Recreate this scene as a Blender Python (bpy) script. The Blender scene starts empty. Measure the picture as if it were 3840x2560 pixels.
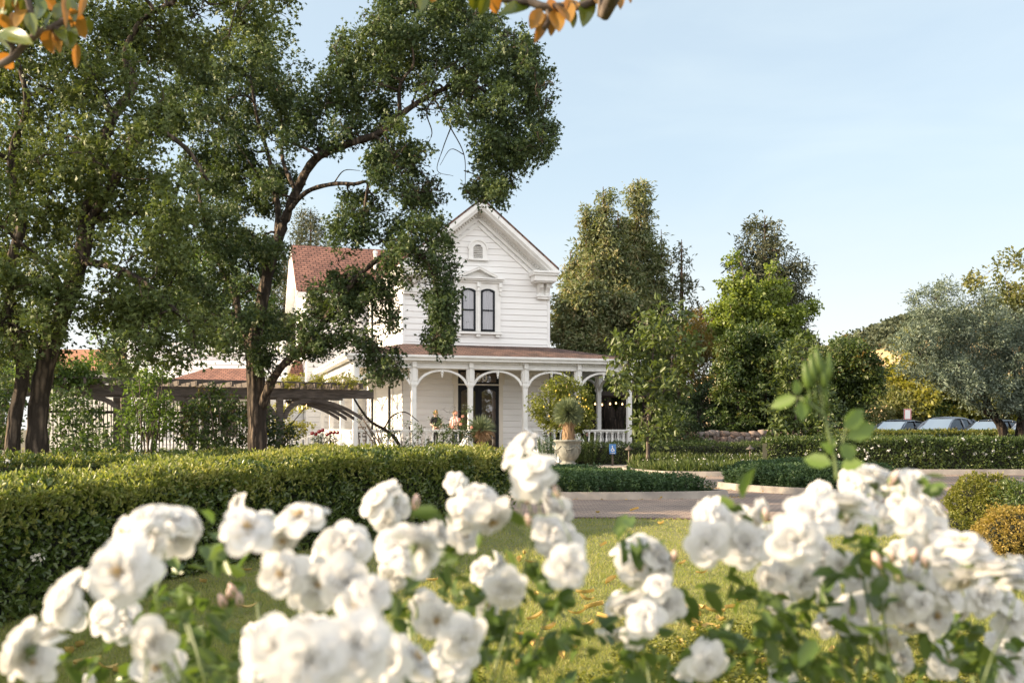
import bpy, bmesh, math, random
import numpy as np
from mathutils import Vector, Matrix

SC = bpy.context.scene
COL = SC.collection
R = math.radians

# ------------------------------------------------------------------ camera, sky, sun, exposure
F, H, HY = 3733.333, 1.4, 1610.0          # photograph pixels per unit of slope, eye height, horizon row
cam_d = bpy.data.cameras.new('camera')
cam = bpy.data.objects.new('camera', cam_d)
COL.objects.link(cam)
cam.location = (0, 0, H)
cam.rotation_euler = (R(90), 0, 0)
cam_d.sensor_width = 36.0
cam_d.lens = 35.0
cam_d.shift_y = (HY - 1280.0) / 3840.0
cam_d.clip_start = 0.05
cam_d.clip_end = 6000
cam_d.dof.use_dof = True
cam_d.dof.focus_distance = 22.0
cam_d.dof.aperture_fstop = 3.6
SC.camera = cam

SUN_AZ = (-0.985, -0.12)
SUN_EL = R(21)
n_ = math.hypot(*SUN_AZ)
sun_dir = Vector((SUN_AZ[0] / n_ * math.cos(SUN_EL), SUN_AZ[1] / n_ * math.cos(SUN_EL), math.sin(SUN_EL)))
sun_d = bpy.data.lights.new('sun', 'SUN')
sun_d.energy = 5.0
sun_d.angle = R(0.53)
sun_d.color = (1.0, 0.79, 0.54)
sun = bpy.data.objects.new('sun', sun_d)
COL.objects.link(sun)
sun.location = (-40, 0, 30)
sun.rotation_euler = sun_dir.to_track_quat('Z', 'Y').to_euler()

W = bpy.data.worlds.new('World')
SC.world = W
W.use_nodes = True
nt = W.node_tree
nt.nodes.clear()
wo = nt.nodes.new('ShaderNodeOutputWorld')
bg = nt.nodes.new('ShaderNodeBackground')
sky = nt.nodes.new('ShaderNodeTexSky')
sky.sky_type = 'NISHITA'
sky.sun_disc = False
sky.sun_elevation = SUN_EL
sky.sun_rotation = math.atan2(sun_dir.x, sun_dir.y)
sky.altitude = 0
sky.air_density = 1.0
sky.dust_density = 2.2
sky.ozone_density = 1.6
tc = nt.nodes.new('ShaderNodeTexCoord')
mp = nt.nodes.new('ShaderNodeMapping')
mp.inputs['Scale'].default_value = (1.6, 1.6, 7.0)
no = nt.nodes.new('ShaderNodeTexNoise')
no.inputs['Scale'].default_value = 1.7
no.inputs['Detail'].default_value = 6
no.inputs['Distortion'].default_value = 0.4
rp = nt.nodes.new('ShaderNodeValToRGB')
rp.color_ramp.elements[0].position = 0.40
rp.color_ramp.elements[0].color = (0.55, 0.55, 0.55, 1)
rp.color_ramp.elements[1].position = 0.75
rp.color_ramp.elements[1].color = (0.76, 0.76, 0.76, 1)
mx = nt.nodes.new('ShaderNodeMixRGB')
mx.inputs['Color2'].default_value = (3.42, 3.95, 4.12, 1)      # thin cirrus, sky units
nt.links.new(tc.outputs['Generated'], mp.inputs['Vector'])
nt.links.new(mp.outputs['Vector'], no.inputs['Vector'])
nt.links.new(no.outputs['Fac'], rp.inputs['Fac'])
nt.links.new(rp.outputs['Color'], mx.inputs['Fac'])
nt.links.new(sky.outputs['Color'], mx.inputs['Color1'])
# unseen bright area added to the sky behind the viewer to light the shaded fronts
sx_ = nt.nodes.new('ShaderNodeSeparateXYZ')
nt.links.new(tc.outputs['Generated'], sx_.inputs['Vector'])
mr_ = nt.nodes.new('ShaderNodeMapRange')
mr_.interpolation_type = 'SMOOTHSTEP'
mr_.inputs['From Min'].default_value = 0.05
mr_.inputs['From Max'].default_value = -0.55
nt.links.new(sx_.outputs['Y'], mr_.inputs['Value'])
rear_fill = nt.nodes.new('ShaderNodeMixRGB')
hz_w = nt.nodes.new('ShaderNodeMapRange')
hz_w.interpolation_type = 'SMOOTHSTEP'
hz_w.inputs['From Min'].default_value = 0.26
hz_w.inputs['From Max'].default_value = 0.0
hz_w.inputs['To Max'].default_value = 0.8
nt.links.new(sx_.outputs['Z'], hz_w.inputs['Value'])
hm_w = nt.nodes.new('ShaderNodeMixRGB')
hm_w.inputs['Color2'].default_value = (4.35, 4.3, 4.2, 1)   # pale haze low in the sky
nt.links.new(hz_w.outputs['Result'], hm_w.inputs['Fac'])
nt.links.new(mx.outputs['Color'], hm_w.inputs['Color1'])
rear_fill.inputs['Color2'].default_value = (8.0, 8.0, 8.15, 1)
nt.links.new(mr_.outputs['Result'], rear_fill.inputs['Fac'])
nt.links.new(hm_w.outputs['Color'], rear_fill.inputs['Color1'])
nt.links.new(rear_fill.outputs['Color'], bg.inputs['Color'])
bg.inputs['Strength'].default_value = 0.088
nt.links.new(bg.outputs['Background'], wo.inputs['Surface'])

SC.view_settings.view_transform = 'Standard'
SC.view_settings.look = 'None'
SC.view_settings.gamma = 1.0
SC.view_settings.use_curve_mapping = False
SC.view_settings.exposure = 1.55
SC.cycles.max_bounces = 8
SC.cycles.diffuse_bounces = 4
SC.cycles.transparent_max_bounces = 12
SC.cycles.use_denoising = True

# ------------------------------------------------------------------ helpers
rng = np.random.default_rng(11)
random.seed(5)


def P(px, py, Y):
    """the point at depth Y seen at photograph pixel px, py"""
    return np.array([(px - 1920.0) / F * Y, Y, H - (py - HY) / F * Y])


def G(px, py, z=0.0):
    """the point of the level z seen at photograph pixel px, py"""
    return P(px, py, F * (H - z) / (py - HY))


def tag(o, label=None, cat=None, group=None, kind=None):
    if label: o['label'] = label
    if cat: o['category'] = cat
    if group: o['group'] = group
    if kind: o['kind'] = kind
    return o


def thing(name, label, cat, loc=(0, 0, 0), rotz=0.0, group=None):
    o = bpy.data.objects.new(name, None)
    o.empty_display_size = 0.2
    COL.objects.link(o)
    o.location = Vector([float(c) for c in loc])
    o.rotation_euler = (0, 0, rotz)
    return tag(o, label, cat, group)


def copy_tree(o, parent=None):
    c = o.copy()
    COL.objects.link(c)
    if parent is not None:
        c.parent = parent
    for ch in list(o.children):
        copy_tree(ch, c)
    return c


def wloc(o):
    v = Vector((0, 0, 0))
    while o is not None:
        v += o.location
        o = o.parent
    return np.array(v)


def link(name, me, parent=None):
    o = bpy.data.objects.new(name, me)
    COL.objects.link(o)
    if parent is not None:
        o.parent = parent
    return o


class MB:
    """collects shapes; build() links them as one mesh object"""

    def __init__(self):
        self.v, self.f, self.m, self.s = [], [], [], []
        self.mi = 0
        self.sm = False

    def add(self, vs, fs):
        b = len(self.v)
        self.v += [tuple(float(c) for c in v) for v in vs]
        for f in fs:
            self.f.append(tuple(i + b for i in f))
            self.m.append(self.mi)
            self.s.append(self.sm)

    def bx(self, x0, x1, y0, y1, z0, z1):
        self.add([(x0, y0, z0), (x1, y0, z0), (x1, y1, z0), (x0, y1, z0), (x0, y0, z1), (x1, y0, z1), (x1, y1, z1), (x0, y1, z1)],
                 [(0, 3, 2, 1), (4, 5, 6, 7), (0, 1, 5, 4), (1, 2, 6, 5), (2, 3, 7, 6), (3, 0, 4, 7)])

    def beam(self, p0, p1, w, h, up=(0, 0, 1)):
        """box from p0 to p1, w wide across, h tall along up (made square to the run)"""
        p0, p1 = Vector(p0), Vector(p1)
        d = (p1 - p0).normalized()
        s = d.cross(Vector(up)).normalized()
        u = s.cross(d).normalized()
        s *= w / 2
        u *= h / 2
        self.add([p0 - s - u, p0 + s - u, p0 + s + u, p0 - s + u, p1 - s - u, p1 + s - u, p1 + s + u, p1 - s + u],
                 [(0, 3, 2, 1), (4, 5, 6, 7), (0, 1, 5, 4), (1, 2, 6, 5), (2, 3, 7, 6), (3, 0, 4, 7)])

    def prism(self, poly, d):
        """closed outline poly (3D points) pushed along the vector d"""
        n = len(poly)
        d = Vector(d)
        a = [Vector(p) for p in poly]
        self.add(a + [p + d for p in a], [tuple(range(n - 1, -1, -1)), tuple(range(n, 2 * n))] + [(i, (i + 1) % n, n + (i + 1) % n, n + i) for i in range(n)])

    def strip(self, A, B, d):
        """ribbon between outlines A and B pushed along d (arches, frames)"""
        n = len(A)
        d = Vector(d)
        A = [Vector(p) for p in A]
        B = [Vector(p) for p in B]
        vs = A + B + [p + d for p in A] + [p + d for p in B]
        fs = []
        for i in range(n - 1):
            j = i + 1
            fs += [(i, j, n + j, n + i), (2 * n + i, 3 * n + i, 3 * n + j, 2 * n + j), (i, 2 * n + i, 2 * n + j, j), (n + i, n + j, 3 * n + j, 3 * n + i)]
        fs += [(0, n, 3 * n, 2 * n), (n - 1, 3 * n - 1, 4 * n - 1, 2 * n - 1)]
        self.add(vs, fs)

    def tube(self, pts, rad, n=8, cap=True):
        pts = [Vector([float(c) for c in p]) for p in pts]
        m = len(pts)
        if not hasattr(rad, '__len__'):
            rad = [rad] * m
        ref = Vector((0.31, 0.17, 0.93))
        vs = []
        for i, p in enumerate(pts):
            t = (pts[min(i + 1, m - 1)] - pts[max(i - 1, 0)])
            t = t.normalized() if t.length > 1e-9 else Vector((0, 0, 1))
            a = t.cross(ref)
            if a.length < 0.15:
                a = t.cross(Vector((1, 0, 0)))
            a.normalize()
            b = t.cross(a)
            for k in range(n):
                q = 2 * math.pi * k / n
                vs.append(p + (a * math.cos(q) + b * math.sin(q)) * float(rad[i]))
        fs = []
        for i in range(m - 1):
            for k in range(n):
                k2 = (k + 1) % n
                fs.append((i * n + k, i * n + k2, (i + 1) * n + k2, (i + 1) * n + k))
        if cap:
            fs.append(tuple(range(n - 1, -1, -1)))
            fs.append(tuple(range((m - 1) * n, m * n)))
        self.add(vs, fs)

    def lathe(self, prof, c=(0, 0, 0), n=16, cap=True):
        vs = []
        for r, z in prof:
            for k in range(n):
                q = 2 * math.pi * k / n
                vs.append((c[0] + r * math.cos(q), c[1] + r * math.sin(q), c[2] + z))
        m = len(prof)
        fs = []
        for i in range(m - 1):
            for k in range(n):
                k2 = (k + 1) % n
                fs.append((i * n + k, i * n + k2, (i + 1) * n + k2, (i + 1) * n + k))
        if cap:
            fs.append(tuple(range(n - 1, -1, -1)))
            fs.append(tuple(range((m - 1) * n, m * n)))
        self.add(vs, fs)

    def grid(self, f, nu, nv):
        vs = [f(i / (nu - 1), j / (nv - 1)) for j in range(nv) for i in range(nu)]
        self.add(vs, [(j * nu + i, j * nu + i + 1, (j + 1) * nu + i + 1, (j + 1) * nu + i) for j in range(nv - 1) for i in range(nu - 1)])

    def mesh(self, name, mats):
        me = bpy.data.meshes.new(name)
        me.from_pydata(self.v, [], self.f)
        for m in (mats if isinstance(mats, (list, tuple)) else [mats]):
            me.materials.append(m)
        me.polygons.foreach_set('material_index', self.m)
        me.polygons.foreach_set('use_smooth', self.s)
        me.update()
        return me

    def build(self, name, mats, parent=None, world=False, bevel=0):
        if world and parent is not None:
            o = wloc(parent)
            self.v = [(a - o[0], b - o[1], c - o[2]) for a, b, c in self.v]
        ob = link(name, self.mesh(name, mats), parent)
        if bevel:
            b = ob.modifiers.new('bevel', 'BEVEL')
            b.width = bevel
            b.segments = 2
            b.limit_method = 'ANGLE'
        return ob


def unit(a):
    return a / np.maximum(np.linalg.norm(a, axis=-1, keepdims=True), 1e-9)


def rdirs(n):
    return unit(rng.normal(size=(n, 3)))


def _hash(i):
    h = (i[..., 0] * 374761393 + i[..., 1] * 668265263 + i[..., 2] * 2147483647 + 1013904223).astype(np.int64) & 0xffffffff
    h = ((h ^ (h >> 13)) * 1274126177) & 0xffffffff
    return ((h ^ (h >> 16)) & 0xffff) / 65535.0


def vnoise(p):
    p = np.asarray(p, float) + 1000.0
    i = np.floor(p).astype(np.int64)
    f = p - i
    f = f * f * (3 - 2 * f)
    out = 0
    for dx in (0, 1):
        for dy in (0, 1):
            for dz in (0, 1):
                w = (f[..., 0] if dx else 1 - f[..., 0]) * (f[..., 1] if dy else 1 - f[..., 1]) * (f[..., 2] if dz else 1 - f[..., 2])
                out = out + w * _hash(i + np.array([dx, dy, dz]))
    return out


def quads(name, V, Q, mats, parent=None, midx=None, smooth=False):
    """mesh from numpy arrays of vertices and quads"""
    me = bpy.data.meshes.new(name)
    nv, nq = len(V), len(Q)
    me.vertices.add(nv)
    me.vertices.foreach_set('co', np.ascontiguousarray(V, dtype=np.float32).ravel())
    me.loops.add(nq * 4)
    me.loops.foreach_set('vertex_index', np.ascontiguousarray(Q, dtype=np.int32).ravel())
    me.polygons.add(nq)
    me.polygons.foreach_set('loop_start', np.arange(0, nq * 4, 4, dtype=np.int32))
    for m in (mats if isinstance(mats, (list, tuple)) else [mats]):
        me.materials.append(m)
    if midx is not None:
        me.polygons.foreach_set('material_index', np.ascontiguousarray(midx, dtype=np.int32))
    if smooth:
        me.polygons.foreach_set('use_smooth', np.ones(nq, dtype=bool))
    me.update(calc_edges=True)
    return link(name, me, parent)


def leaf_arrays(pos, dr, nr, L, Wd, kind='kite', fold=0.22, droop=0.12):
    """one small leaf at each position; returns vertices and quads"""
    n = len(pos)
    L = np.broadcast_to(L, (n,))[:, None]
    Wd = np.broadcast_to(Wd, (n,))[:, None]
    d = unit(dr)
    s = unit(np.cross(d, nr))
    u = np.cross(s, d)
    if kind == 'kite':
        a = pos
        b = pos + d * L * 0.5 + s * Wd * 0.5 + u * Wd * fold
        c = pos + d * L - u * L * droop
        e = pos + d * L * 0.5 - s * Wd * 0.5 + u * Wd * fold
        V = np.stack([a, b, c, e], 1).reshape(-1, 3)
        Q = np.arange(n * 4).reshape(n, 4)
        return V, Q
    if kind == 'leaf':
        a = pos
        b = pos + d * L * 0.28 + s * Wd * 0.42 + u * Wd * fold
        c = pos + d * L * 0.66 + s * Wd * 0.40 + u * (Wd * fold - L * droop * 0.4)
        t = pos + d * L - u * L * droop
        e = pos + d * L * 0.66 - s * Wd * 0.40 + u * (Wd * fold - L * droop * 0.4)
        g = pos + d * L * 0.28 - s * Wd * 0.42 + u * Wd * fold
        V = np.stack([a, b, c, t, e, g], 1).reshape(-1, 3)
        k = np.arange(n)[:, None] * 6
        Q = np.concatenate([k + np.array([[0, 1, 2, 3]]), k + np.array([[0, 3, 4, 5]])], 1).reshape(-1, 4)
        return V, Q
    if kind == 'oak':            # lobed leaf: a body and two side lobes
        a = pos
        b = pos + d * L * 0.45 + s * Wd * 0.22 + u * Wd * fold
        t = pos + d * L - u * L * droop
        e = pos + d * L * 0.45 - s * Wd * 0.22 + u * Wd * fold
        l1 = pos + d * L * 0.62 + s * Wd * 0.62
        l2 = pos + d * L * 0.62 - s * Wd * 0.62
        m1 = pos + d * L * 0.30
        m2 = pos + d * L * 0.72
        V = np.stack([a, b, t, e, l1, l2, m1, m2], 1).reshape(-1, 3)
        k = np.arange(n)[:, None] * 8
        Q = np.concatenate([k + np.array([[0, 1, 2, 3]]), k + np.array([[6, 4, 7, 5]])], 1).reshape(-1, 4)
        return V, Q


def clump_sprigs(cl, dens, squash=0.85, shell=0.45, gap=0.0, gf=1.3, wob=0.5, ragged=1.0):
    """cl: rows x, y, z, r.  Sprig positions and outward directions scattered through the clumps"""
    cl = np.asarray(cl, float)
    cnt = np.maximum(4, (dens * cl[:, 3] ** 2 * rng.uniform(0.8, 1.2, len(cl))).astype(int))
    idx = np.repeat(np.arange(len(cl)), cnt)
    d = rdirs(len(idx))
    rr = shell + (1 - shell) * np.sqrt(rng.random(len(idx)))
    c = cl[idx, :3]
    r = cl[idx, 3:4]
    b = 1 + wob * (vnoise(c * 1.7 + d * 2.3) - 0.5) * 2 * ragged
    pos = c + d * r * rr[:, None] * b[:, None] * np.array([1, 1, squash])
    if gap > 0:
        k = vnoise(pos * gf) > gap
        pos, d = pos[k], d[k]
    return pos, d


def leaf_cloud(name, mat, parent, pos, axis, k, spread, L, Wd, kind='kite', up=0.5, stray=0.9, fold=0.22, droop=0.12, lvar=0.35, hang=0.0):
    """k leaves round each sprig; links one mesh in the parent's space"""
    n = len(pos) * k
    p = np.repeat(pos, k, 0) + rng.normal(size=(n, 3)) * spread * 0.6
    a = np.repeat(axis, k, 0)
    d = unit(a + rng.normal(size=(n, 3)) * stray + np.array([0, 0, -hang]))
    nr = unit(np.array([0, 0, up]) + rng.normal(size=(n, 3)) * 0.55 + a * 0.4)
    LL = L * (1 + lvar * (rng.random(n) * 2 - 1))
    V, Q = leaf_arrays(p, d, nr, LL, LL * (Wd / L), kind, fold, droop)
    if parent is not None:
        V = V - wloc(parent)
    return quads(name, V, Q, mat, parent)


def inpoly(x, y, poly):
    c = False
    n = len(poly)
    for i in range(n):
        x0, y0 = poly[i]
        x1, y1 = poly[(i + 1) % n]
        if (y0 > y) != (y1 > y) and x < (x1 - x0) * (y - y0) / (y1 - y0) + x0:
            c = not c
    return c


def poly_clumps(poly, Y, dY, rpx, gap=0.75, tries=900, holes=()):
    """clumps filling an outline given in photograph pixels at depth Y, spread dY in depth"""
    xs = [p[0] for p in poly]
    ys = [p[1] for p in poly]
    got = []
    for _ in range(tries):
        x, y = random.uniform(min(xs), max(xs)), random.uniform(min(ys), max(ys))
        if not inpoly(x, y, poly) or any(math.hypot(x - hx, y - hy) < hr for hx, hy, hr in holes):
            continue
        r = random.uniform(*rpx)
        if all(math.hypot(x - a, y - b) > gap * (r + q) * 0.75 for a, b, q in got):
            got.append((x, y, r))
    out = []
    for x, y, r in got:
        Yc = Y + random.uniform(-dY, dY)
        p = P(x, y, Yc)
        out.append((p[0], p[1], p[2], r / F * Yc))
    return np.array(out)


def curve_pts(pts, n=6):
    """smooth line through points (Catmull-Rom)"""
    p = [np.asarray(q, float) for q in pts]
    p = [2 * p[0] - p[1]] + p + [2 * p[-1] - p[-2]]
    out = []
    for i in range(1, len(p) - 2):
        for k in range(n):
            t = k / n
            out.append(0.5 * (2 * p[i] + (p[i + 1] - p[i - 1]) * t + (2 * p[i - 1] - 5 * p[i] + 4 * p[i + 1] - p[i + 2]) * t * t + (3 * p[i] - p[i - 1] - 3 * p[i + 1] + p[i + 2]) * t ** 3))
    out.append(p[-2])
    return out


def limbs_and_twigs(limbs, cl, rt=0.05, twigs=4, wig=0.12, sides=8, base_flare=1.35, rough=0.07):
    """trunk mesh: given limbs, then a branch from the nearest limb to each clump, then twigs in it"""
    mb = MB()
    mb.sm = True
    nodes, nrad = [], []
    for li, (pts, r0, r1) in enumerate(limbs):
        c = curve_pts(pts, 5)
        m = len(c)
        rad = []
        for i in range(m):
            t = i / (m - 1)
            r = r0 + (r1 - r0) * t ** 0.8
            if li == 0 or base_flare < 0:
                r *= 1 + (abs(base_flare) - 1) * max(0, 1 - t * 6)
            rad.append(r * (1 + rough * math.sin(i * 2.1 + li)))
        mb.tube(c, rad, 12 if r0 > 0.15 else sides)
        for q, r in zip(c, rad):
            nodes.append(q)
            nrad.append(r)
    N = np.array(nodes)
    NR = np.array(nrad)
    if cl is not None and len(cl):
        order = np.argsort([np.min(np.linalg.norm(N - c[:3], axis=1)) for c in cl])
        for ci in order:
            c = cl[ci]
            d = np.linalg.norm(N - c[:3], axis=1) + np.where(N[:, 2] > c[2] + 0.4 * c[3], 0.5 * c[3], 0)
            j = int(np.argmin(d))
            a, b = N[j], c[:3]
            ln = np.linalg.norm(b - a)
            if ln > 0.05:
                m1 = a + (b - a) * 0.35 + rng.normal(size=3) * ln * wig + np.array([0, 0, ln * 0.06])
                m2 = a + (b - a) * 0.7 + rng.normal(size=3) * ln * wig
                path = curve_pts([a, m1, m2, b], 4)
                r0 = min(NR[j] * 0.75, rt * (0.6 + 0.5 * ln))
                rad = [r0 + (rt * 0.25 - r0) * (i / (len(path) - 1)) for i in range(len(path))]
                mb.tube(path, rad, 6)
                N = np.vstack([N, np.array(path[3:])])
                NR = np.concatenate([NR, rad[3:]])
            for _ in range(twigs):
                q = rdirs(1)[0]
                e = b + q * c[3] * random.uniform(0.6, 0.95)
                m = (b + e) / 2 + rng.normal(size=3) * c[3] * 0.12
                mb.tube([b, m, e], [rt * 0.22, rt * 0.15, rt * 0.06], 4, False)
    return mb


# ------------------------------------------------------------------ materials
def newmat(name):
    m = bpy.data.materials.new(name)
    m.use_nodes = True
    n = m.node_tree.nodes
    l = m.node_tree.links
    b = n['Principled BSDF']
    return m, n, l, b


def ramp(n, stops, interp='LINEAR'):
    r = n.new('ShaderNodeValToRGB')
    r.color_ramp.interpolation = interp
    while len(r.color_ramp.elements) < len(stops):
        r.color_ramp.elements.new(0.5)
    for e, (p, c) in zip(r.color_ramp.elements, stops):
        e.position = p
        e.color = (c[0], c[1], c[2], 1)
    return r


def noise_node(n, l, scale, detail=4, vec=None, stretch=None, coord='Object'):
    t = n.new('ShaderNodeTexNoise')
    t.inputs['Scale'].default_value = scale
    t.inputs['Detail'].default_value = detail
    if vec is None:
        c = n.new('ShaderNodeTexCoord')
        vec = c.outputs[coord]
    if stretch:
        mp = n.new('ShaderNodeMapping')
        mp.inputs['Scale'].default_value = stretch
        l.new(vec, mp.inputs['Vector'])
        vec = mp.outputs['Vector']
    l.new(vec, t.inputs['Vector'])
    return t


def solid(name, c1, c2=None, rough=0.6, scale=6, bump=0.0, bscale=40, metal=0, spec=0.5, stretch=None, detail=5):
    m, n, l, b = newmat(name)
    b.inputs['Roughness'].default_value = rough
    b.inputs['Metallic'].default_value = metal
    b.inputs['Specular IOR Level'].default_value = spec
    c2 = c2 or tuple(c * 0.75 for c in c1)
    t = noise_node(n, l, scale, detail, stretch=stretch)
    r = ramp(n, [(0.32, c2), (0.68, c1)])
    l.new(t.outputs['Fac'], r.inputs['Fac'])
    l.new(r.outputs['Color'], b.inputs['Base Color'])
    if bump:
        t2 = noise_node(n, l, bscale, 5, stretch=stretch)
        bp = n.new('ShaderNodeBump')
        bp.inputs['Strength'].default_value = bump
        bp.inputs['Distance'].default_value = 0.02
        l.new(t2.outputs['Fac'], bp.inputs['Height'])
        l.new(bp.outputs['Normal'], b.inputs['Normal'])
    return m


def leafmat(name, cols, rough=0.42, trans=0.32, tmul=(1.5, 1.55, 0.7), spec=0.4, nscale=0.8):
    """leaf: colour differs from leaf to leaf, light passes through"""
    m, n, l, b = newmat(name)
    g = n.new('ShaderNodeNewGeometry')
    k = len(cols)
    r = ramp(n, [(i / max(1, k - 1), c) for i, c in enumerate(cols)])
    t = noise_node(n, l, nscale, 2)
    ad = n.new('ShaderNodeMath')
    ad.operation = 'MULTIPLY_ADD'
    ad.inputs[1].default_value = 0.55
    l.new(g.outputs['Random Per Island'], ad.inputs[0])
    sb = n.new('ShaderNodeMath')
    sb.operation = 'MULTIPLY_ADD'
    sb.inputs[1].default_value = 0.9
    sb.inputs[2].default_value = -0.22
    l.new(t.outputs['Fac'], sb.inputs[0])
    l.new(sb.outputs[0], ad.inputs[2])
    l.new(ad.outputs[0], r.inputs['Fac'])
    l.new(r.outputs['Color'], b.inputs['Base Color'])
    b.inputs['Roughness'].default_value = rough
    b.inputs['Specular IOR Level'].default_value = spec
    tr = n.new('ShaderNodeBsdfTranslucent')
    vm = n.new('ShaderNodeVectorMath')
    vm.operation = 'MULTIPLY'
    vm.inputs[1].default_value = tmul
    l.new(r.outputs['Color'], vm.inputs[0])
    l.new(vm.outputs['Vector'], tr.inputs['Color'])
    ms = n.new('ShaderNodeMixShader')
    ms.inputs['Fac'].default_value = trans
    l.new(b.outputs['BSDF'], ms.inputs[1])
    l.new(tr.outputs['BSDF'], ms.inputs[2])
    l.new(ms.outputs['Shader'], n['Material Output'].inputs['Surface'])
    return m


def bark(name, c1, c2, scale=9.0, strength=0.9, dist=0.06):
    m, n, l, b = newmat(name)
    b.inputs['Roughness'].default_value = 0.9
    b.inputs['Specular IOR Level'].default_value = 0.15
    c = n.new('ShaderNodeTexCoord')
    mp = n.new('ShaderNodeMapping')
    mp.inputs['Scale'].default_value = (1, 1, 0.16)
    l.new(c.outputs['Object'], mp.inputs['Vector'])
    nz = noise_node(n, l, 3.0, 5)
    mixv = n.new('ShaderNodeMixRGB')
    mixv.inputs['Fac'].default_value = 0.10
    l.new(mp.outputs['Vector'], mixv.inputs['Color1'])
    l.new(nz.outputs['Color'], mixv.inputs['Color2'])
    v = n.new('ShaderNodeTexVoronoi')
    v.feature = 'F1'
    v.inputs['Scale'].default_value = scale
    l.new(mixv.outputs['Color'], v.inputs['Vector'])
    r = ramp(n, [(0.1, c1), (0.55, c2)])
    l.new(v.outputs['Distance'], r.inputs['Fac'])
    l.new(r.outputs['Color'], b.inputs['Base Color'])
    bp = n.new('ShaderNodeBump')
    bp.inputs['Strength'].default_value = strength
    bp.inputs['Distance'].default_value = dist
    bp.invert = True
    l.new(v.outputs['Distance'], bp.inputs['Height'])
    l.new(bp.outputs['Normal'], b.inputs['Normal'])
    return m


def brickmat(name, c1, c2, mortar, bw, rh, ms=0.012, rough=0.85, bump=0.4, coord='Object', rot=0.0, off=0.5, nvar=0.35, nscale=3.0):
    m, n, l, b = newmat(name)
    b.inputs['Roughness'].default_value = rough
    b.inputs['Specular IOR Level'].default_value = 0.25
    c = n.new('ShaderNodeTexCoord')
    mp = n.new('ShaderNodeMapping')
    mp.inputs['Rotation'].default_value = (0, 0, rot)
    l.new(c.outputs[coord], mp.inputs['Vector'])
    t = n.new('ShaderNodeTexBrick')
    t.offset = off
    t.inputs['Color1'].default_value = (*c1, 1)
    t.inputs['Color2'].default_value = (*c2, 1)
    t.inputs['Mortar'].default_value = (*mortar, 1)
    t.inputs['Scale'].default_value = 1.0
    t.inputs['Mortar Size'].default_value = ms
    t.inputs['Brick Width'].default_value = bw
    t.inputs['Row Height'].default_value = rh
    l.new(mp.outputs['Vector'], t.inputs['Vector'])
    nz = noise_node(n, l, nscale, 6)
    mx = n.new('ShaderNodeMixRGB')
    mx.blend_type = 'MULTIPLY'
    mx.inputs['Fac'].default_value = nvar
    r = ramp(n, [(0.3, (0.35, 0.35, 0.38)), (0.7, (1.25, 1.2, 1.15))])
    l.new(nz.outputs['Fac'], r.inputs['Fac'])
    l.new(t.outputs['Color'], mx.inputs['Color1'])
    l.new(r.outputs['Color'], mx.inputs['Color2'])
    l.new(mx.outputs['Color'], b.inputs['Base Color'])
    bp = n.new('ShaderNodeBump')
    bp.inputs['Strength'].default_value = bump
    bp.inputs['Distance'].default_value = 0.02
    bp.invert = True
    l.new(t.outputs['Fac'], bp.inputs['Height'])
    l.new(bp.outputs['Normal'], b.inputs['Normal'])
    return m


def glassmat(name, tint=(0.9, 0.93, 0.95), mix=0.35, rough=0.02):
    m, n, l, b = newmat(name)
    n.remove(b)
    tr = n.new('ShaderNodeBsdfTransparent')
    tr.inputs['Color'].default_value = (*tint, 1)
    gl = n.new('ShaderNodeBsdfGlossy')
    gl.inputs['Roughness'].default_value = rough
    fr = n.new('ShaderNodeFresnel')
    fr.inputs['IOR'].default_value = 1.5
    ad = n.new('ShaderNodeMath')
    ad.operation = 'ADD'
    ad.use_clamp = True
    ad.inputs[1].default_value = mix
    nz = noise_node(n, l, 1.5, 3)
    bp = n.new('ShaderNodeBump')
    bp.inputs['Strength'].default_value = 0.05
    bp.inputs['Distance'].default_value = 0.1
    l.new(nz.outputs['Fac'], bp.inputs['Height'])
    l.new(bp.outputs['Normal'], gl.inputs['Normal'])
    l.new(fr.outputs['Fac'], ad.inputs[0])
    ms = n.new('ShaderNodeMixShader')
    l.new(ad.outputs[0], ms.inputs['Fac'])
    l.new(tr.outputs['BSDF'], ms.inputs[1])
    l.new(gl.outputs['BSDF'], ms.inputs[2])
    l.new(ms.outputs['Shader'], n['Material Output'].inputs['Surface'])
    return m


def emit(name, c, s):
    m, n, l, b = newmat(name)
    b.inputs['Emission Color'].default_value = (*c, 1)
    b.inputs['Emission Strength'].default_value = s
    b.inputs['Base Color'].default_value = (*c, 1)
    return m


def petalmat(name, c1, c2, trans=0.42):
    m, n, l, b = newmat(name)
    t = noise_node(n, l, 14, 3)
    r = ramp(n, [(0.35, c2), (0.65, c1)])
    l.new(t.outputs['Fac'], r.inputs['Fac'])
    l.new(r.outputs['Color'], b.inputs['Base Color'])
    b.inputs['Roughness'].default_value = 0.6
    b.inputs['Specular IOR Level'].default_value = 0.25
    tr = n.new('ShaderNodeBsdfTranslucent')
    l.new(r.outputs['Color'], tr.inputs['Color'])
    ms = n.new('ShaderNodeMixShader')
    ms.inputs['Fac'].default_value = trans
    l.new(b.outputs['BSDF'], ms.inputs[1])
    l.new(tr.outputs['BSDF'], ms.inputs[2])
    l.new(ms.outputs['Shader'], n['Material Output'].inputs['Surface'])
    return m


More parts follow.
